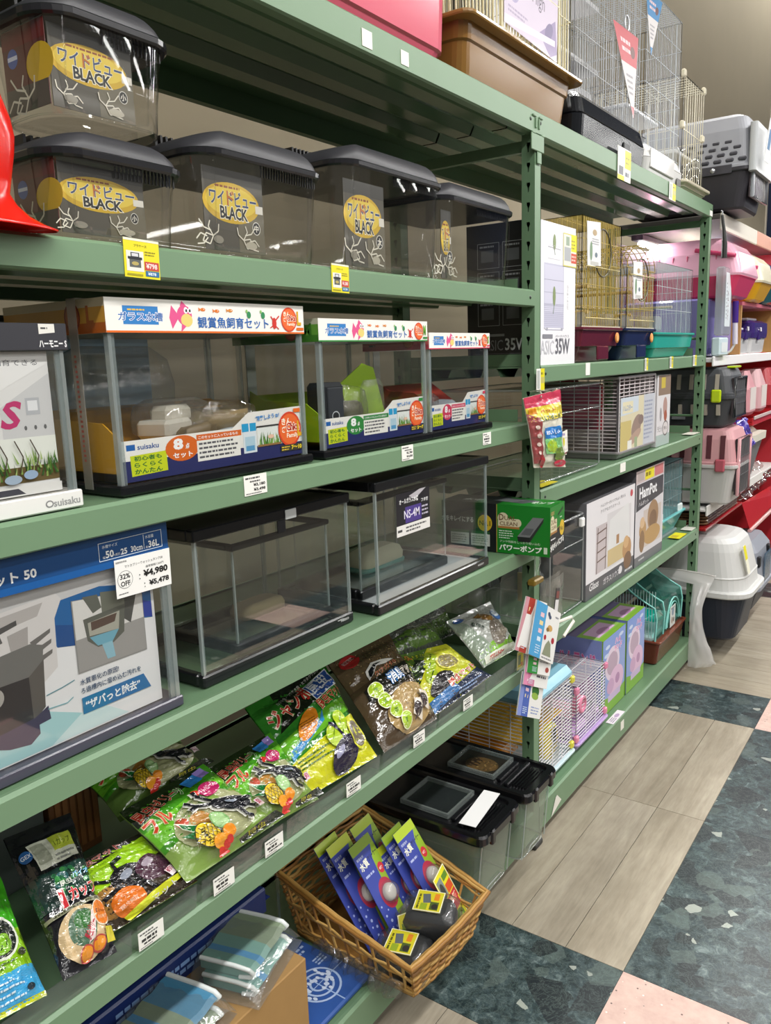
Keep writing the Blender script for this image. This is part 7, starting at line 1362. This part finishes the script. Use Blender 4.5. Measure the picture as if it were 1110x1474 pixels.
def pennant(label, x, pts, c0, c1):
    t = thing('pennant', label, 'hang tag', (x, pts[0][0], pts[2][1]-0), 'pennant hang tags on the wire cages'); m = MB(); a, b, c = [Vector((x, p[0], p[1])) for p in pts]; o = Vector((-.0008, 0, 0)); m.loft([[a+o, c+o, b+o], [a, c, b]], '#e0dcdc'); part(t, 'tag', m, PAPER)
    f = lambda u, v: ((a+(b-a)*u)*(1-v)+c*v, Vector((1, 0, 0))); pr = Print(f); pr.poly([(0, 0), (0, .38), (1, .38), (1, 0)], c0); pr.poly([(0, .86), (0, 1), (1, 1), (1, .86)], c1); pr.rows(.2, .10, .7, .28, 2, '#e9c9cc', .5, 2); pr.rows(.2, .48, .8, .74, 4, '#a8a4aa', .4, 3); pr.ell(.75, .22, .12, .07, '#6b3a34', 14); pr.done(t)
pennant('red and white pennant tag hung on the tall silver cage', -.026, ((.63, 2.535), (.875, 2.545), (.845, 2.285)), '#c23a44', '#c86a70')
pennant('blue and white pennant tag hung on the white based cage', -.028, ((.945, 2.725), (1.135, 2.735), (1.02, 2.53)), '#2f86c0', '#2f86c0')
t = thing('pet_cage', 'silver wire cage on a pale plastic base next to the black tub cage', 'cage', (-.21, 1.18, AZ))
btub(-.41, -.008, .952, 1.408, AZ, AZ+.105, '#d3d2d0', 'base_tub', t, MATT)
m = MB(); m.box((-.012, .985, AZ+.018), (-.006, 1.27, AZ+.085), '#dddcda', .003); m.box((-.009, 1.31, AZ-.0), (-.005, 1.36, AZ+.03), '#8a8886', .002); part(t, 'base_door', m, PLASTIC)
wire_box(t, -.39, -.03, .965, 1.395, AZ+.10, AZ+.61, .0185, .10, .0011, '#c3cad0', WIRE)
m = MB(); m.box((-.36, 1.0, AZ+.24), (-.10, 1.36, AZ+.256), '#dfe0e4', .004); part(t, 'inner_shelf', m, PLASTIC); m = MB(); m.box((-.38, .98, AZ+.12), (-.37, 1.38, AZ+.32), '#c9d4da', .003); part(t, 'back_panel', m, HAZE)
m = MB(); m.tube([(-.02, 1.34, AZ+.15), (-.012, 1.36, AZ+.13), (-.012, 1.36, AZ+.06), (-.02, 1.35, AZ+.05)], .004, '#e6e8ea', 6); part(t, 'door_clip', m, CHROME)
t = thing('pet_cage', 'cream wire cage with clear domed hatch at the far end of the top shelf', 'cage', (-.21, 1.60, AZ))
tub(t, -.42, -.010, 1.43, 1.795, AZ, AZ+.045, .03, '#d3cbb4', PLASTIC, rim=.008, rh=.012, name='base_tray', r=.02); 
wire_box(t, -.40, -.03, 1.445, 1.745, AZ+.043, AZ+.44, .034, .20, .0019, '#dcd6c0', WIRE)
for y in (1.445, 1.745):
    for z in (.24, .43):
        m = MB(); m.box((-.04, y-.013, AZ+z), (-.022, y+.013, AZ+z+.03), '#e3dcc4', .005); part(t, 'corner_clip', m, PLASTIC)
m = MB(); m.lathe([(.085, -.09), (.085, .0), (.078, .05), (.055, .085), (.0, .10)], '#cfd8dc', 24, (-.10, 1.70, AZ+.12)); part(t, 'clear_dome', m, CLEAR)
m = MB(); m.box((-.30, 1.47, AZ+.16), (-.06, 1.72, AZ+.175), '#e9e8e4', .003); part(t, 'inner_shelf', m, PLASTIC); m = MB(); m.box((-.38, 1.45, AZ+.20), (-.36, 1.74, AZ+.38), '#3a3440', .004); part(t, 'back_panel', m, MATT)
# ================================================================== the white shelf fixture beyond the rack
FX = thing('display_fixture', 'white shelf fixture with red accents standing beyond the green rack', 'shelving', (-.22, 2.8, 0))
def board(name, x0, x1, y0, y1, z0, z1, col, mat=None, lab=None): m = MB(); m.box((x0, y0, z0), (x1, y1, z1), col, .003); return part(FX, name, m, mat or MATT, lab)
m = MB(); m.box((-.50, 1.88, .10), (-.485, 3.72, 2.03), '#e9e7ea'); part(FX, 'back_panel', m, PAPER)
board('top_shelf', -.48, .02, 1.90, 3.70, 2.075, 2.098, '#4b4744'); board('edge_rail', .02, .03, 1.90, 2.66, 2.028, 2.100, '#d9d3c6'); board('edge_rail', .02, .03, 2.66, 3.70, 2.028, 2.100, '#dba28c', None, 'salmon pink edge rail')
board('shelf', -.48, .02, 1.88, 3.70, 1.44, 1.462, '#dfdedd'); board('edge_rail', .02, .03, 1.86, 3.70, 1.422, 1.468, '#e9e7e8')
board('shelf', -.48, .015, 1.88, 3.70, .735, .750, '#d9d7d4'); board('edge_rail', .015, .025, 1.88, 3.2, .715, .765, '#dedcd8')
m = MB(); m.box((-.48, 2.62, 1.085), (.06, 3.70, 1.10), '#b3262a', .003); m.box((.055, 2.62, 1.085), (.065, 3.70, 1.125), '#c8353a', .002); part(FX, 'red_shelf', m, PLASTIC); m = MB(); m.box((.066, 2.62, 1.118), (.074, 3.70, 1.136), '#d9c3c0', .002); part(FX, 'ticket_rail', m, PLASTIC)
m = MB(); m.box((-.48, 1.88, .640), (.02, 2.68, .655), '#9a2024', .003); m.add([(.02, 2.66, .65), (.02, 3.6, .62), (.10, 3.6, .58), (.06, 2.70, .50)], [(0, 1, 2, 3)], '#b3262a'); part(FX, 'red_shelf', m, PLASTIC)
m = MB(); m.tube([(.06, 2.70, .488), (.085, 3.2, .525), (.10, 3.6, .56)], .012, '#d9a8a4', 6); part(FX, 'ticket_rail', m, PLASTIC)
board('base_plinth', -.48, -.02, 1.95, 3.70, .0, .085, '#23262c'); board('upright', -.48, .04, 3.70, 3.74, 0, 2.1, '#b0202c'); board('wood_back', -.40, -.39, 2.66, 3.7, .10, 1.42, '#b0803c')
m = MB(); m.tube([(-.42, 2.15, 2.035), (-.42, 3.6, 2.035)], .013, '#fff', 8); part(FX, 'lit_tube', m, TUBE); m = MB(); m.box((-.45, 2.1, 2.047), (-.39, 3.65, 2.074), '#3f3d44', .004); part(FX, 'lamp_body', m, MATT)
# pet carriers: long side towards the rack, wire door towards the aisle
def carrier(label, x0, x1, y0, y1, z0, zs, z1, cb, ct, slots, door, latch, grp='hard pet carriers on the white fixture', hand=None):
    t = thing('pet_carrier', label, 'pet carrier', ((x0+x1)/2, (y0+y1)/2, z0), grp); R = lambda z, i, r=.04: rr(x0+i*1.2, x1-i*.8, y0+i*.7, y1-i*.7, r, z, 5)
    b = MB(); b.loft([R(z0, .05, .02), R(z0+.01, .035), R(zs-.02, .006), R(zs, .004)], cb, caps=(1, 0)); b.loft([R(zs-.016, -.004), R(zs-.012, -.008), R(zs, -.008), R(zs+.004, .0)], cb, caps=(0, 0)); part(t, 'lower_shell', b, MATT)
    b = MB(); b.loft([R(zs+.001, -.004), R(zs+.012, -.004), R(zs+.016, .003), R(zs+(z1-zs)*.7, .018), R(zs+(z1-zs)*.93, .035), R(z1, .07)], ct, caps=(0, 1)); part(t, 'upper_shell', b, MATT)
    for k, (a, za, zb, wd) in enumerate(slots):
        h = (zs+za-zs)/(z1-zs); m = MB(); yy = y0+.0035; m.M = Matrix.Translation((x0+(x1-x0)*a, yy, zs+za))
        lean = .010 if za > 0 else -.004
        m.loft([[(-wd, 0-.003, 0), (wd, 0-.003, 0), (wd, lean-.003, zb-za), (-wd, lean-.003, zb-za)], [(-wd, .012, 0), (wd, .012, 0), (wd, lean+.012, zb-za), (-wd, lean+.012, zb-za)]], '#5a2c34' if label.startswith('pink') else '#a89f92'); part(t, 'vent_slot', m, MATT)  # pale fill paints the light seen through the dark carrier's slots
    m = MB(); xd = x1+.002
    fr = [(y0+.04, z0+.05), (y1-.04, z0+.05), (y1-.04, z1-.05), (y0+.04, z1-.05)]
    m.tube([(xd+.004, y, z) for y, z in fr], .008, door, 6, closed=True); part(t, 'door_frame', m, PLASTIC)
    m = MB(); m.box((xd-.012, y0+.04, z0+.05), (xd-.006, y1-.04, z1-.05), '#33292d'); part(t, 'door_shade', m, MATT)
    m = MB(); wires(m, (xd+.004, y0+.04, z0+.05), (xd+.004, y0+.04, z1-.05), (0, y1-y0-.08, 0), 9, .003, '#a9a9ac'); wires(m, (xd+.004, y0+.04, z0+.05), (xd+.004, y1-.04, z0+.05), (0, 0, z1-z0-.10), 3, .003, '#a9a9ac'); part(t, 'door_grid', m, CHROME)
    if latch:
        m = MB(); m.box((x1-.09, y0-.014, zs-.03), (x1-.045, y0+.004, zs+.03), latch, .006); part(t, 'side_latch', m, PLASTIC)
    return t
sl = [(.14+.11*k, .10, .22, .010) for k in range(7)]+[(.12+.10*k, -.14, -.07, .009) for k in range(8)]
t = carrier('dark grey pet carrier with lime latches stacked on the pink carrier', -.42, .105, 1.90, 2.20, 1.137, 1.285, 1.415, '#3f4145', '#47494d', [(.10+.11*k, .03, .10, .009) for k in range(8)]+[(.12+.11*k, -.09, -.04, .008) for k in range(8)], '#2f3134', '#b9cf1e')
m = MB(); m.box((-.16, 1.892, 1.175), (-.10, 1.9, 1.197), '#77797c'); part(t, 'name_plate', m, PAPER); m = MB(); m.box((.06, 1.98, 1.41), (.10, 2.1, 1.42), '#b9cf1e', .003); part(t, 'handle_clip', m, PLASTIC)
carrier('pink topped pet carrier with pale grey base on the low white shelf', -.42, .135, 1.90, 2.22, .768, .960, 1.133, '#c3c1bf', '#cf9a9e', [(.12+.11*k, .03, .14, .011) for k in range(8)], '#cf9a9e', '#b55a66')
t = carrier('grey pet carrier with dotted vents and charcoal base on the fixture top', -.42, .135, 1.905, 2.28, 2.112, 2.285, 2.515, '#2f2d33', '#9a9ca3', [], '#8d9096', None)
for i in range(4):
    for j in range(6):
        m = MB(); m.M = Matrix.Translation((.100-.052*j-.026*(i % 2)-.012*i, 1.9065+.0028*i, 2.318+.026*i)); m.box((-.018, -.0035, -.0095), (.018, .008, .0095), '#3a3a41', .006); part(t, 'vent_hole', m, MATT)
m = MB(); m.box((-.42, 1.898, 2.262), (.06, 1.908, 2.300), '#3b3a40', .002); part(t, 'side_band', m, MATT); m = MB(); m.lathe([(0, .006), (.009, .005), (.011, 0)], '#b9bbbf', 14, (0, 0, 0), 'y'); m.v = [(x-.02, 1.898-y, z+2.281) for x, y, z in m.v]; part(t, 'bolt', m, CHROME); m = MB(); m.loft([rr(.128, .160, 1.898, 2.285, .012, z, 3) for z in (2.262, 2.30, 2.46)], '#b5b8ba', caps=(1, 1)); part(t, 'front_flange', m, MATT)
m = MB(); m.M = Matrix.Translation((.185, 1.93, 2.30)) @ Matrix.Rotation(.1, 4, 'Y'); m.box((-.001, 0, 0), (.001, .10, .17), '#dfe0e0'); m.box((.0011, .02, .05), (.0016, .07, .13), '#3f6f9a'); solo('leaflet', 'white and blue paper tag hung on the door of the grey carrier', 'leaflet', m, PAPER, (.185, 1.98, 2.30))
# cat litter house
t = thing('litter_box', 'white domed litter box on a navy base beside the hanging white bag', 'litter box', (-.02, 2.12, .086))
R = lambda z, i, r=.12: rr(-.24+i, .205-i*.9, 1.90+i*.6, 2.36-i*.6, r, z, 7)
b = MB(); b.loft([R(.088, .07, .06), R(.10, .055, .07), R(.30, .012), R(.315, .005)], '#1e2330', caps=(1, 1)); part(t, 'base_pan', b, MATT)
b = MB(); b.loft([R(.312, -.018), R(.318, -.022), R(.338, -.022), R(.345, -.010), R(.345, .008), R(.40, .016), R(.406, .012), R(.412, .018), R(.53, .05, .11), R(.57, .068, .10), R(.592, .095, .09), R(.600, .13, .08)], '#cfcfcd', caps=(1, 1), smooth=False); part(t, 'dome', b, MATT)
m = MB(); m.box((-.12, 2.0, .600), (.0, 2.25, .607), '#a9a9a6', .003); part(t, 'carry_handle', m, MATT)
m = MB(); m.M = Matrix.Translation((.200, 1.985, .425)) @ Matrix.Rotation(-.22, 4, 'Y'); m.box((-.001, 0, 0), (.001, .05, .14), '#e6e3d0'); m.box((.0011, .002, .07), (.0016, .048, .138), '#e0d61e'); solo('price_card', 'slanting yellow and white price card on the white litter dome', 'price tag', m, PAPER, (.200, 2.01, .425))
t = thing('litter_box', 'grey lidded litter box behind the white dome', 'litter box', (-.06, 2.62, .086)); b = MB(); R = lambda z, i, r=.05: rr(-.36+i, .17-i, 2.42+i*.6, 2.86-i*.6, r, z, 5)
b.loft([R(.088, .05), R(.10, .04), R(.22, .01)], '#1b1f2e', caps=(1, 0)); part(t, 'base_pan', b, MATT); b = MB(); b.loft([R(.215, -.008), R(.235, -.008), R(.24, .0), R(.42, .02), R(.475, .06), R(.48, .10)], '#8d919b', caps=(1, 1)); part(t, 'hood', b, MATT)
m = MB(); m.box((.14, 2.46, .34), (.166, 2.50, .40), '#15161c', .005); part(t, 'latch', m, MATT); m = MB(); m.box((.14, 2.70, .36), (.166, 2.74, .42), '#15161c', .005); part(t, 'latch', m, MATT); m = MB(); m.box((.168, 2.56, .24), (.174, 2.72, .40), '#5f86a8', .004); part(t, 'door_flap', m, HAZE)
# sacks of brown bedding
for k in range(4):
    m = MB(); z = .657+.0145*k; m.loft([[(x+.006*noise.noise((x*30, y*30, k)), y+.006*noise.noise((y*30, x*20, k)), z+dz+.003*noise.noise((x*22, y*22, k))) for x, y, _ in rr(-.42+q, .012-q, 1.93+q, 2.62-q, .03, 0, 4)] for dz, q in ((0, .01), (.006, 0), (.013, .006))], '#6b4f38')
    solo('bedding_sack', 'flat brown bedding sack under the low white shelf, %s of four' % ('lowest', 'second from the bottom', 'third from the bottom', 'topmost')[k], 'sack', m, FILM, (-.2, 2.27, z), 'flat bedding sacks under the pink carrier')
for k in range(4):
    y = 2.70+.20*k; m = MB(); m.grid(lambda a, b: (.03-.12*b+.02*noise.noise((a*5, b*5, k)), y+.21*a, .665+.10*b+.035*k*.4+.022*noise.noise((a*7, b*7, k+3))), 10, 10, '#b8aaa6'); m.grid(lambda a, b: (.0-.12*b, y+.21*a, .655+.08*b), 2, 2, '#9a8a84', True, True); solo('clear_bag', 'crinkled clear snack bag on the sloping red shelf, %s' % ('nearest the pink carrier', 'second along', 'third along', 'farthest')[k], 'bag', m, CBAG, (-.03, y+.1, .60), 'crinkled clear bags on the red shelf')
# upper goods on the fixture
def cubby(label, y0, y1, z0, z1): 
    t = thing('wooden_cubby', label, 'cubby box', (-.2, (y0+y1)/2, z0))
    for nm, a, b in (('side_board', (-.42, y0, z0), (.02, y0+.018, z1)), ('side_board', (-.42, y1-.018, z0), (.02, y1, z1)), ('top_board', (-.42, y0, z1), (.022, y1, z1+.018)), ('back_board', (-.42, y0+.018, z0), (-.41, y1-.018, z1))): m = MB(); m.box(a, b, '#b98d52' if nm != 'top_board' else '#c96a78'); part(t, nm, m, MATT)
cubby('light wooden cubby with pink top holding purple lidded tubs', 2.42, 3.35, 1.4685, 1.715)
for k, (y, z1) in enumerate(((2.47, 1.60), (2.80, 1.655))):
    t = thing('food_tub', ('smaller', 'larger')[k]+' grey tub with purple clip lid inside the wooden cubby', 'container', (-.14, y+.15, 1.4685), 'purple lidded tubs in the wooden cubby'); R = lambda z, i: rr(-.30+i, .0-i, y+i, y+.29+k*.1-i, .03, z, 4)
    b = MB(); b.loft([R(1.469, .015), R(1.475, .008), R(1.555, .0)], '#c9c8c8', caps=(1, 0)); part(t, 'tub_body', b, PLASTIC); b = MB(); b.loft([R(1.552, -.006), R(1.58, -.010), R(z1-.02, -.008), R(z1-.006, .02)], '#3b2a6b', caps=(1, 1)); part(t, 'lid', b, PLASTIC)
    m = MB(); m.box((.0, y+.12, 1.54), (.014, y+.17, 1.60), '#3b2a6b', .004); m.tube([(.016, y+.13, 1.61), (.018, y+.135, 1.59), (.018, y+.155, 1.59), (.016, y+.16, 1.61)], .003, '#dcdae6', 6); part(t, 'clasp', m, PLASTIC); m = MB(); m.box((-.2, y+.03, z1-.006), (-.03, y+.26, z1+.008), '#e9e8ee', .004); part(t, 'lid_plate', m, PLASTIC)
def soft_carrier(label, x0, x1, y0, y1, z0, z1, ct, cb):
    t = thing('pet_carrier', label, 'pet carrier', ((x0+x1)/2, (y0+y1)/2, z0), 'bright two-tone carriers on the wooden cubby'); R = lambda z, i: rr(x0+i, x1-i, y0+i*.5, y1-i*.5, .05, z, 5); zm = z0+(z1-z0)*.36
    b = MB(); b.loft([R(z0, .06), R(z0+.01, .04), R(zm, .004)], cb, caps=(1, 0)); part(t, 'lower_shell', b, PLASTIC); b = MB(); b.loft([R(zm, .0), R(zm+.01, -.004), R(z0+(z1-z0)*.75, .02), R(z1-.03, .05), R(z1, .10)], ct, caps=(0, 1)); part(t, 'upper_shell', b, PLASTIC)
    for k in range(6):
        m = MB(); xx = x0+.07+.065*k; m.box((xx-.008, y0+.006, zm+.05), (xx+.008, y0+.03, z1-.07), '#c9627e', .006); part(t, 'vent_slot', m, MATT)
    m = MB(); m.tube([(x1-.20, y0+.01, z1-.05), (x1-.02, y0+.0, z1-.09)], .010, '#c9486e', 8); part(t, 'handle', m, PLASTIC)
soft_carrier('pale pink carrier with hot pink base on the white fixture shelf', -.40, .10, 1.96, 2.40, 1.7345-.0, 2.005, '#e0a9bd', '#cf3f66')
m = MB(); m.box((-.42, 1.93, 1.4685), (-.02, 2.40, 1.7335), '#8f86c4', .01); solo('lilac_box', 'lilac plastic box under the pale pink carrier, seen through the cage', 'box', m, PLASTIC, (-.2, 2.17, 1.4685))
soft_carrier('cream carrier with orange yellow base next to the pink one', -.40, .10, 2.45, 2.82, 1.7345, 1.985, '#e3dcc0', '#d9a41e')
soft_carrier('teal carrier at the far end of the wooden cubby', -.40, .10, 2.88, 3.25, 1.7345, 1.97, '#3a3f6a', '#1f5a66')
t = thing('clear_pack', 'tall clear hanging pack with printed strip beside the far post', 'pack', (.06, 1.97, 1.49)); m = MB(); m.box((.02, 1.87, 1.56), (.06, 2.02, 1.865), '#cfd6da', .008); part(t, 'shell', m, HAZE); m = MB(); m.box((.058, 1.895, 1.60), (.0605, 1.995, 1.84), '#dbe3e8', .001); part(t, 'insert', m, CARD)
pr = Print(front(.0607, 1.895, 1.60)); pr.text('ペットドア', .06, .03, .020, '#7a4a5a', w=.13, ang=math.pi/2, bold=.02); pr.rows(.015, .03, .03, .2, 10, '#9aa4ac', .4, 2); pr.done(t)
m = MB(); m.box((.01, 1.88, 1.469), (.05, 2.03, 1.553), '#c9dbe2', .006); m.box((.0505, 1.90, 1.485), (.0512, 2.01, 1.53), '#e0e6e8'); solo('pale_carton', 'pale blue carton standing under the tall clear pack', 'box', m, CARD, (.03, 1.95, 1.469))
m = MB(); m.tube([(.035, 1.875, 2.085), (.045, 1.875, 2.02), (.05, 1.875, 1.96), (.05, 1.876, 1.90)], [.006, .008, .012, .013], '#23221f', 8); m.tube([(.035, 1.875, 2.085), (.036, 1.873, 2.10), (.03, 1.872, 2.104)], .003, '#b9b9bc', 6); solo('hanging_strap', 'black strap hanging from a hook at the far post', 'strap', m, MATT, (.045, 1.875, 1.88))
m = MB(); m.tube([(.06, 2.10, 1.72), (.062, 2.10, 1.62)], .014, '#4a2f86', 8); m.tube([(.062, 2.10, 1.62), (.066, 2.10, 1.52)], .012, '#dcd6e2', 8); m.tube([(.064, 2.10, 1.52), (.05, 2.09, 1.49), (.03, 2.08, 1.475)], .006, '#d3d0cc', 6); solo('grooming_brush', 'purple and white handled brush hanging by the wooden cubby', 'brush', m, PLASTIC, (.06, 2.1, 1.5))
for k in range(3):
    y = 2.72+.30*k; m = MB(); m.M = Matrix.Translation((-.03, y, 1.137)); m.loft([rr(-.10+i, .07-i*.6, -.11+i, .11-i, .04, z, 4) for z, i in ((0, .02), (.02, 0), (.14, .005), (.24, .05))], ('#c98f96', '#c9a0a4', '#a83038')[k]); m.box((.066, -.07, .03), (.07, .07, .15), '#d9d0cc'); solo('soft_pet_bag', ('pink', 'pale rose', 'red')[k]+' soft pet bag on the upper red shelf', 'bag', m, MATT, (-.03, y, 1.137), 'soft bags on the upper red shelf')
m = MB(); m.grid(lambda a, b: (.02+.02*math.sin(a*3)+.008*noise.noise((a*6, b*6, 1)), 2.28+.24*a, 1.14+.24*b), 10, 10, '#c9b59a', colfn=lambda a, b: '#8fae4a' if (a-.5)**2+(b-.25)**2 < .03 else '#c9b09a'); m.grid(lambda a, b: (.0, 2.28+.24*a, 1.14+.24*b), 2, 2, '#b59a86', True, True); solo('hay_bag', 'clear bag of hay with green print beside the dark carrier', 'bag', m, CBAG, (.01, 2.4, 1.14))
t = thing('waste_bin', 'grey bin with cream lid beyond the pink carrier', 'container', (-.12, 2.80, .766)); b = MB(); R = lambda z, i: rr(-.30+i, .06-i, 2.62+i, 2.98-i, .04, z, 4); b.loft([R(.767, .05), R(1.0, .0)], '#6b6c70', caps=(1, 0)); part(t, 'bin_body', b, MATT); b = MB(); b.loft([R(.99, -.012), R(1.03, -.014), R(1.035, .03), R(1.06, .05)], '#d6d2c4', caps=(1, 1)); part(t, 'lid', b, MATT)
m = MB(); m.grid(lambda a, b: (.10-.05*b+.03*noise.noise((a*6, b*6, 2)), 2.26+.24*a, 1.0+.14*b+.02*noise.noise((a*5, b*7, 8))), 12, 12, '#4a3a9a'); m.grid(lambda a, b: (.04-.05*b, 2.26+.24*a, .99+.14*b), 2, 2, '#3a2c80', True, True); solo('purple_bag', 'glossy purple bag leaning between the pink carrier and the grey bin', 'bag', m, FILM, (.07, 2.38, 1.0))
# white bag hanging by the far post
t = thing('white_bag', 'white translucent plastic bag hanging by the foot of the far post', 'bag', (.03, 1.71, .02))
def wbag(s, q, o):
    z = .455-.435*q; xl = -.26*max(0, 1-q*7)-.012*(q > 0)-.0; xr = .10-.04*math.sin(min(1, q*1.3)*math.pi)*(q < .75)+(.035*max(0, (q-.72)/.28) if q < .93 else .035*max(0, 1-(q-.93)*10))
    xl = max(xl, -.26) if q < .1 else .006; x = xl+(xr-xl)*s; y = 1.768-.060*min(1, q*3)+o*(.004+.016*math.sin(math.pi*s)*min(1, q*3))+.009*noise.noise((s*4, q*6, o+3))*min(1, q*4)
    return (x, y, z+.012*math.sin(s*3)*(1-q)+.02*(s-.3)*(q > .95))
for o in (-1, 1):
    m = MB(); m.grid(lambda a, b: wbag(a, b, o), 22, 30, '#f4f2f0', True, o > 0); part(t, 'bag_wall', m, WBAG)
m = MB(); m.tube([wbag(k/20, 0, -1) for k in range(21)]+[wbag(1-k/20, 0, 1) for k in range(21)], .0035, '#e9e6e2', 5, closed=True); part(t, 'bag_hem', m, WBAG)
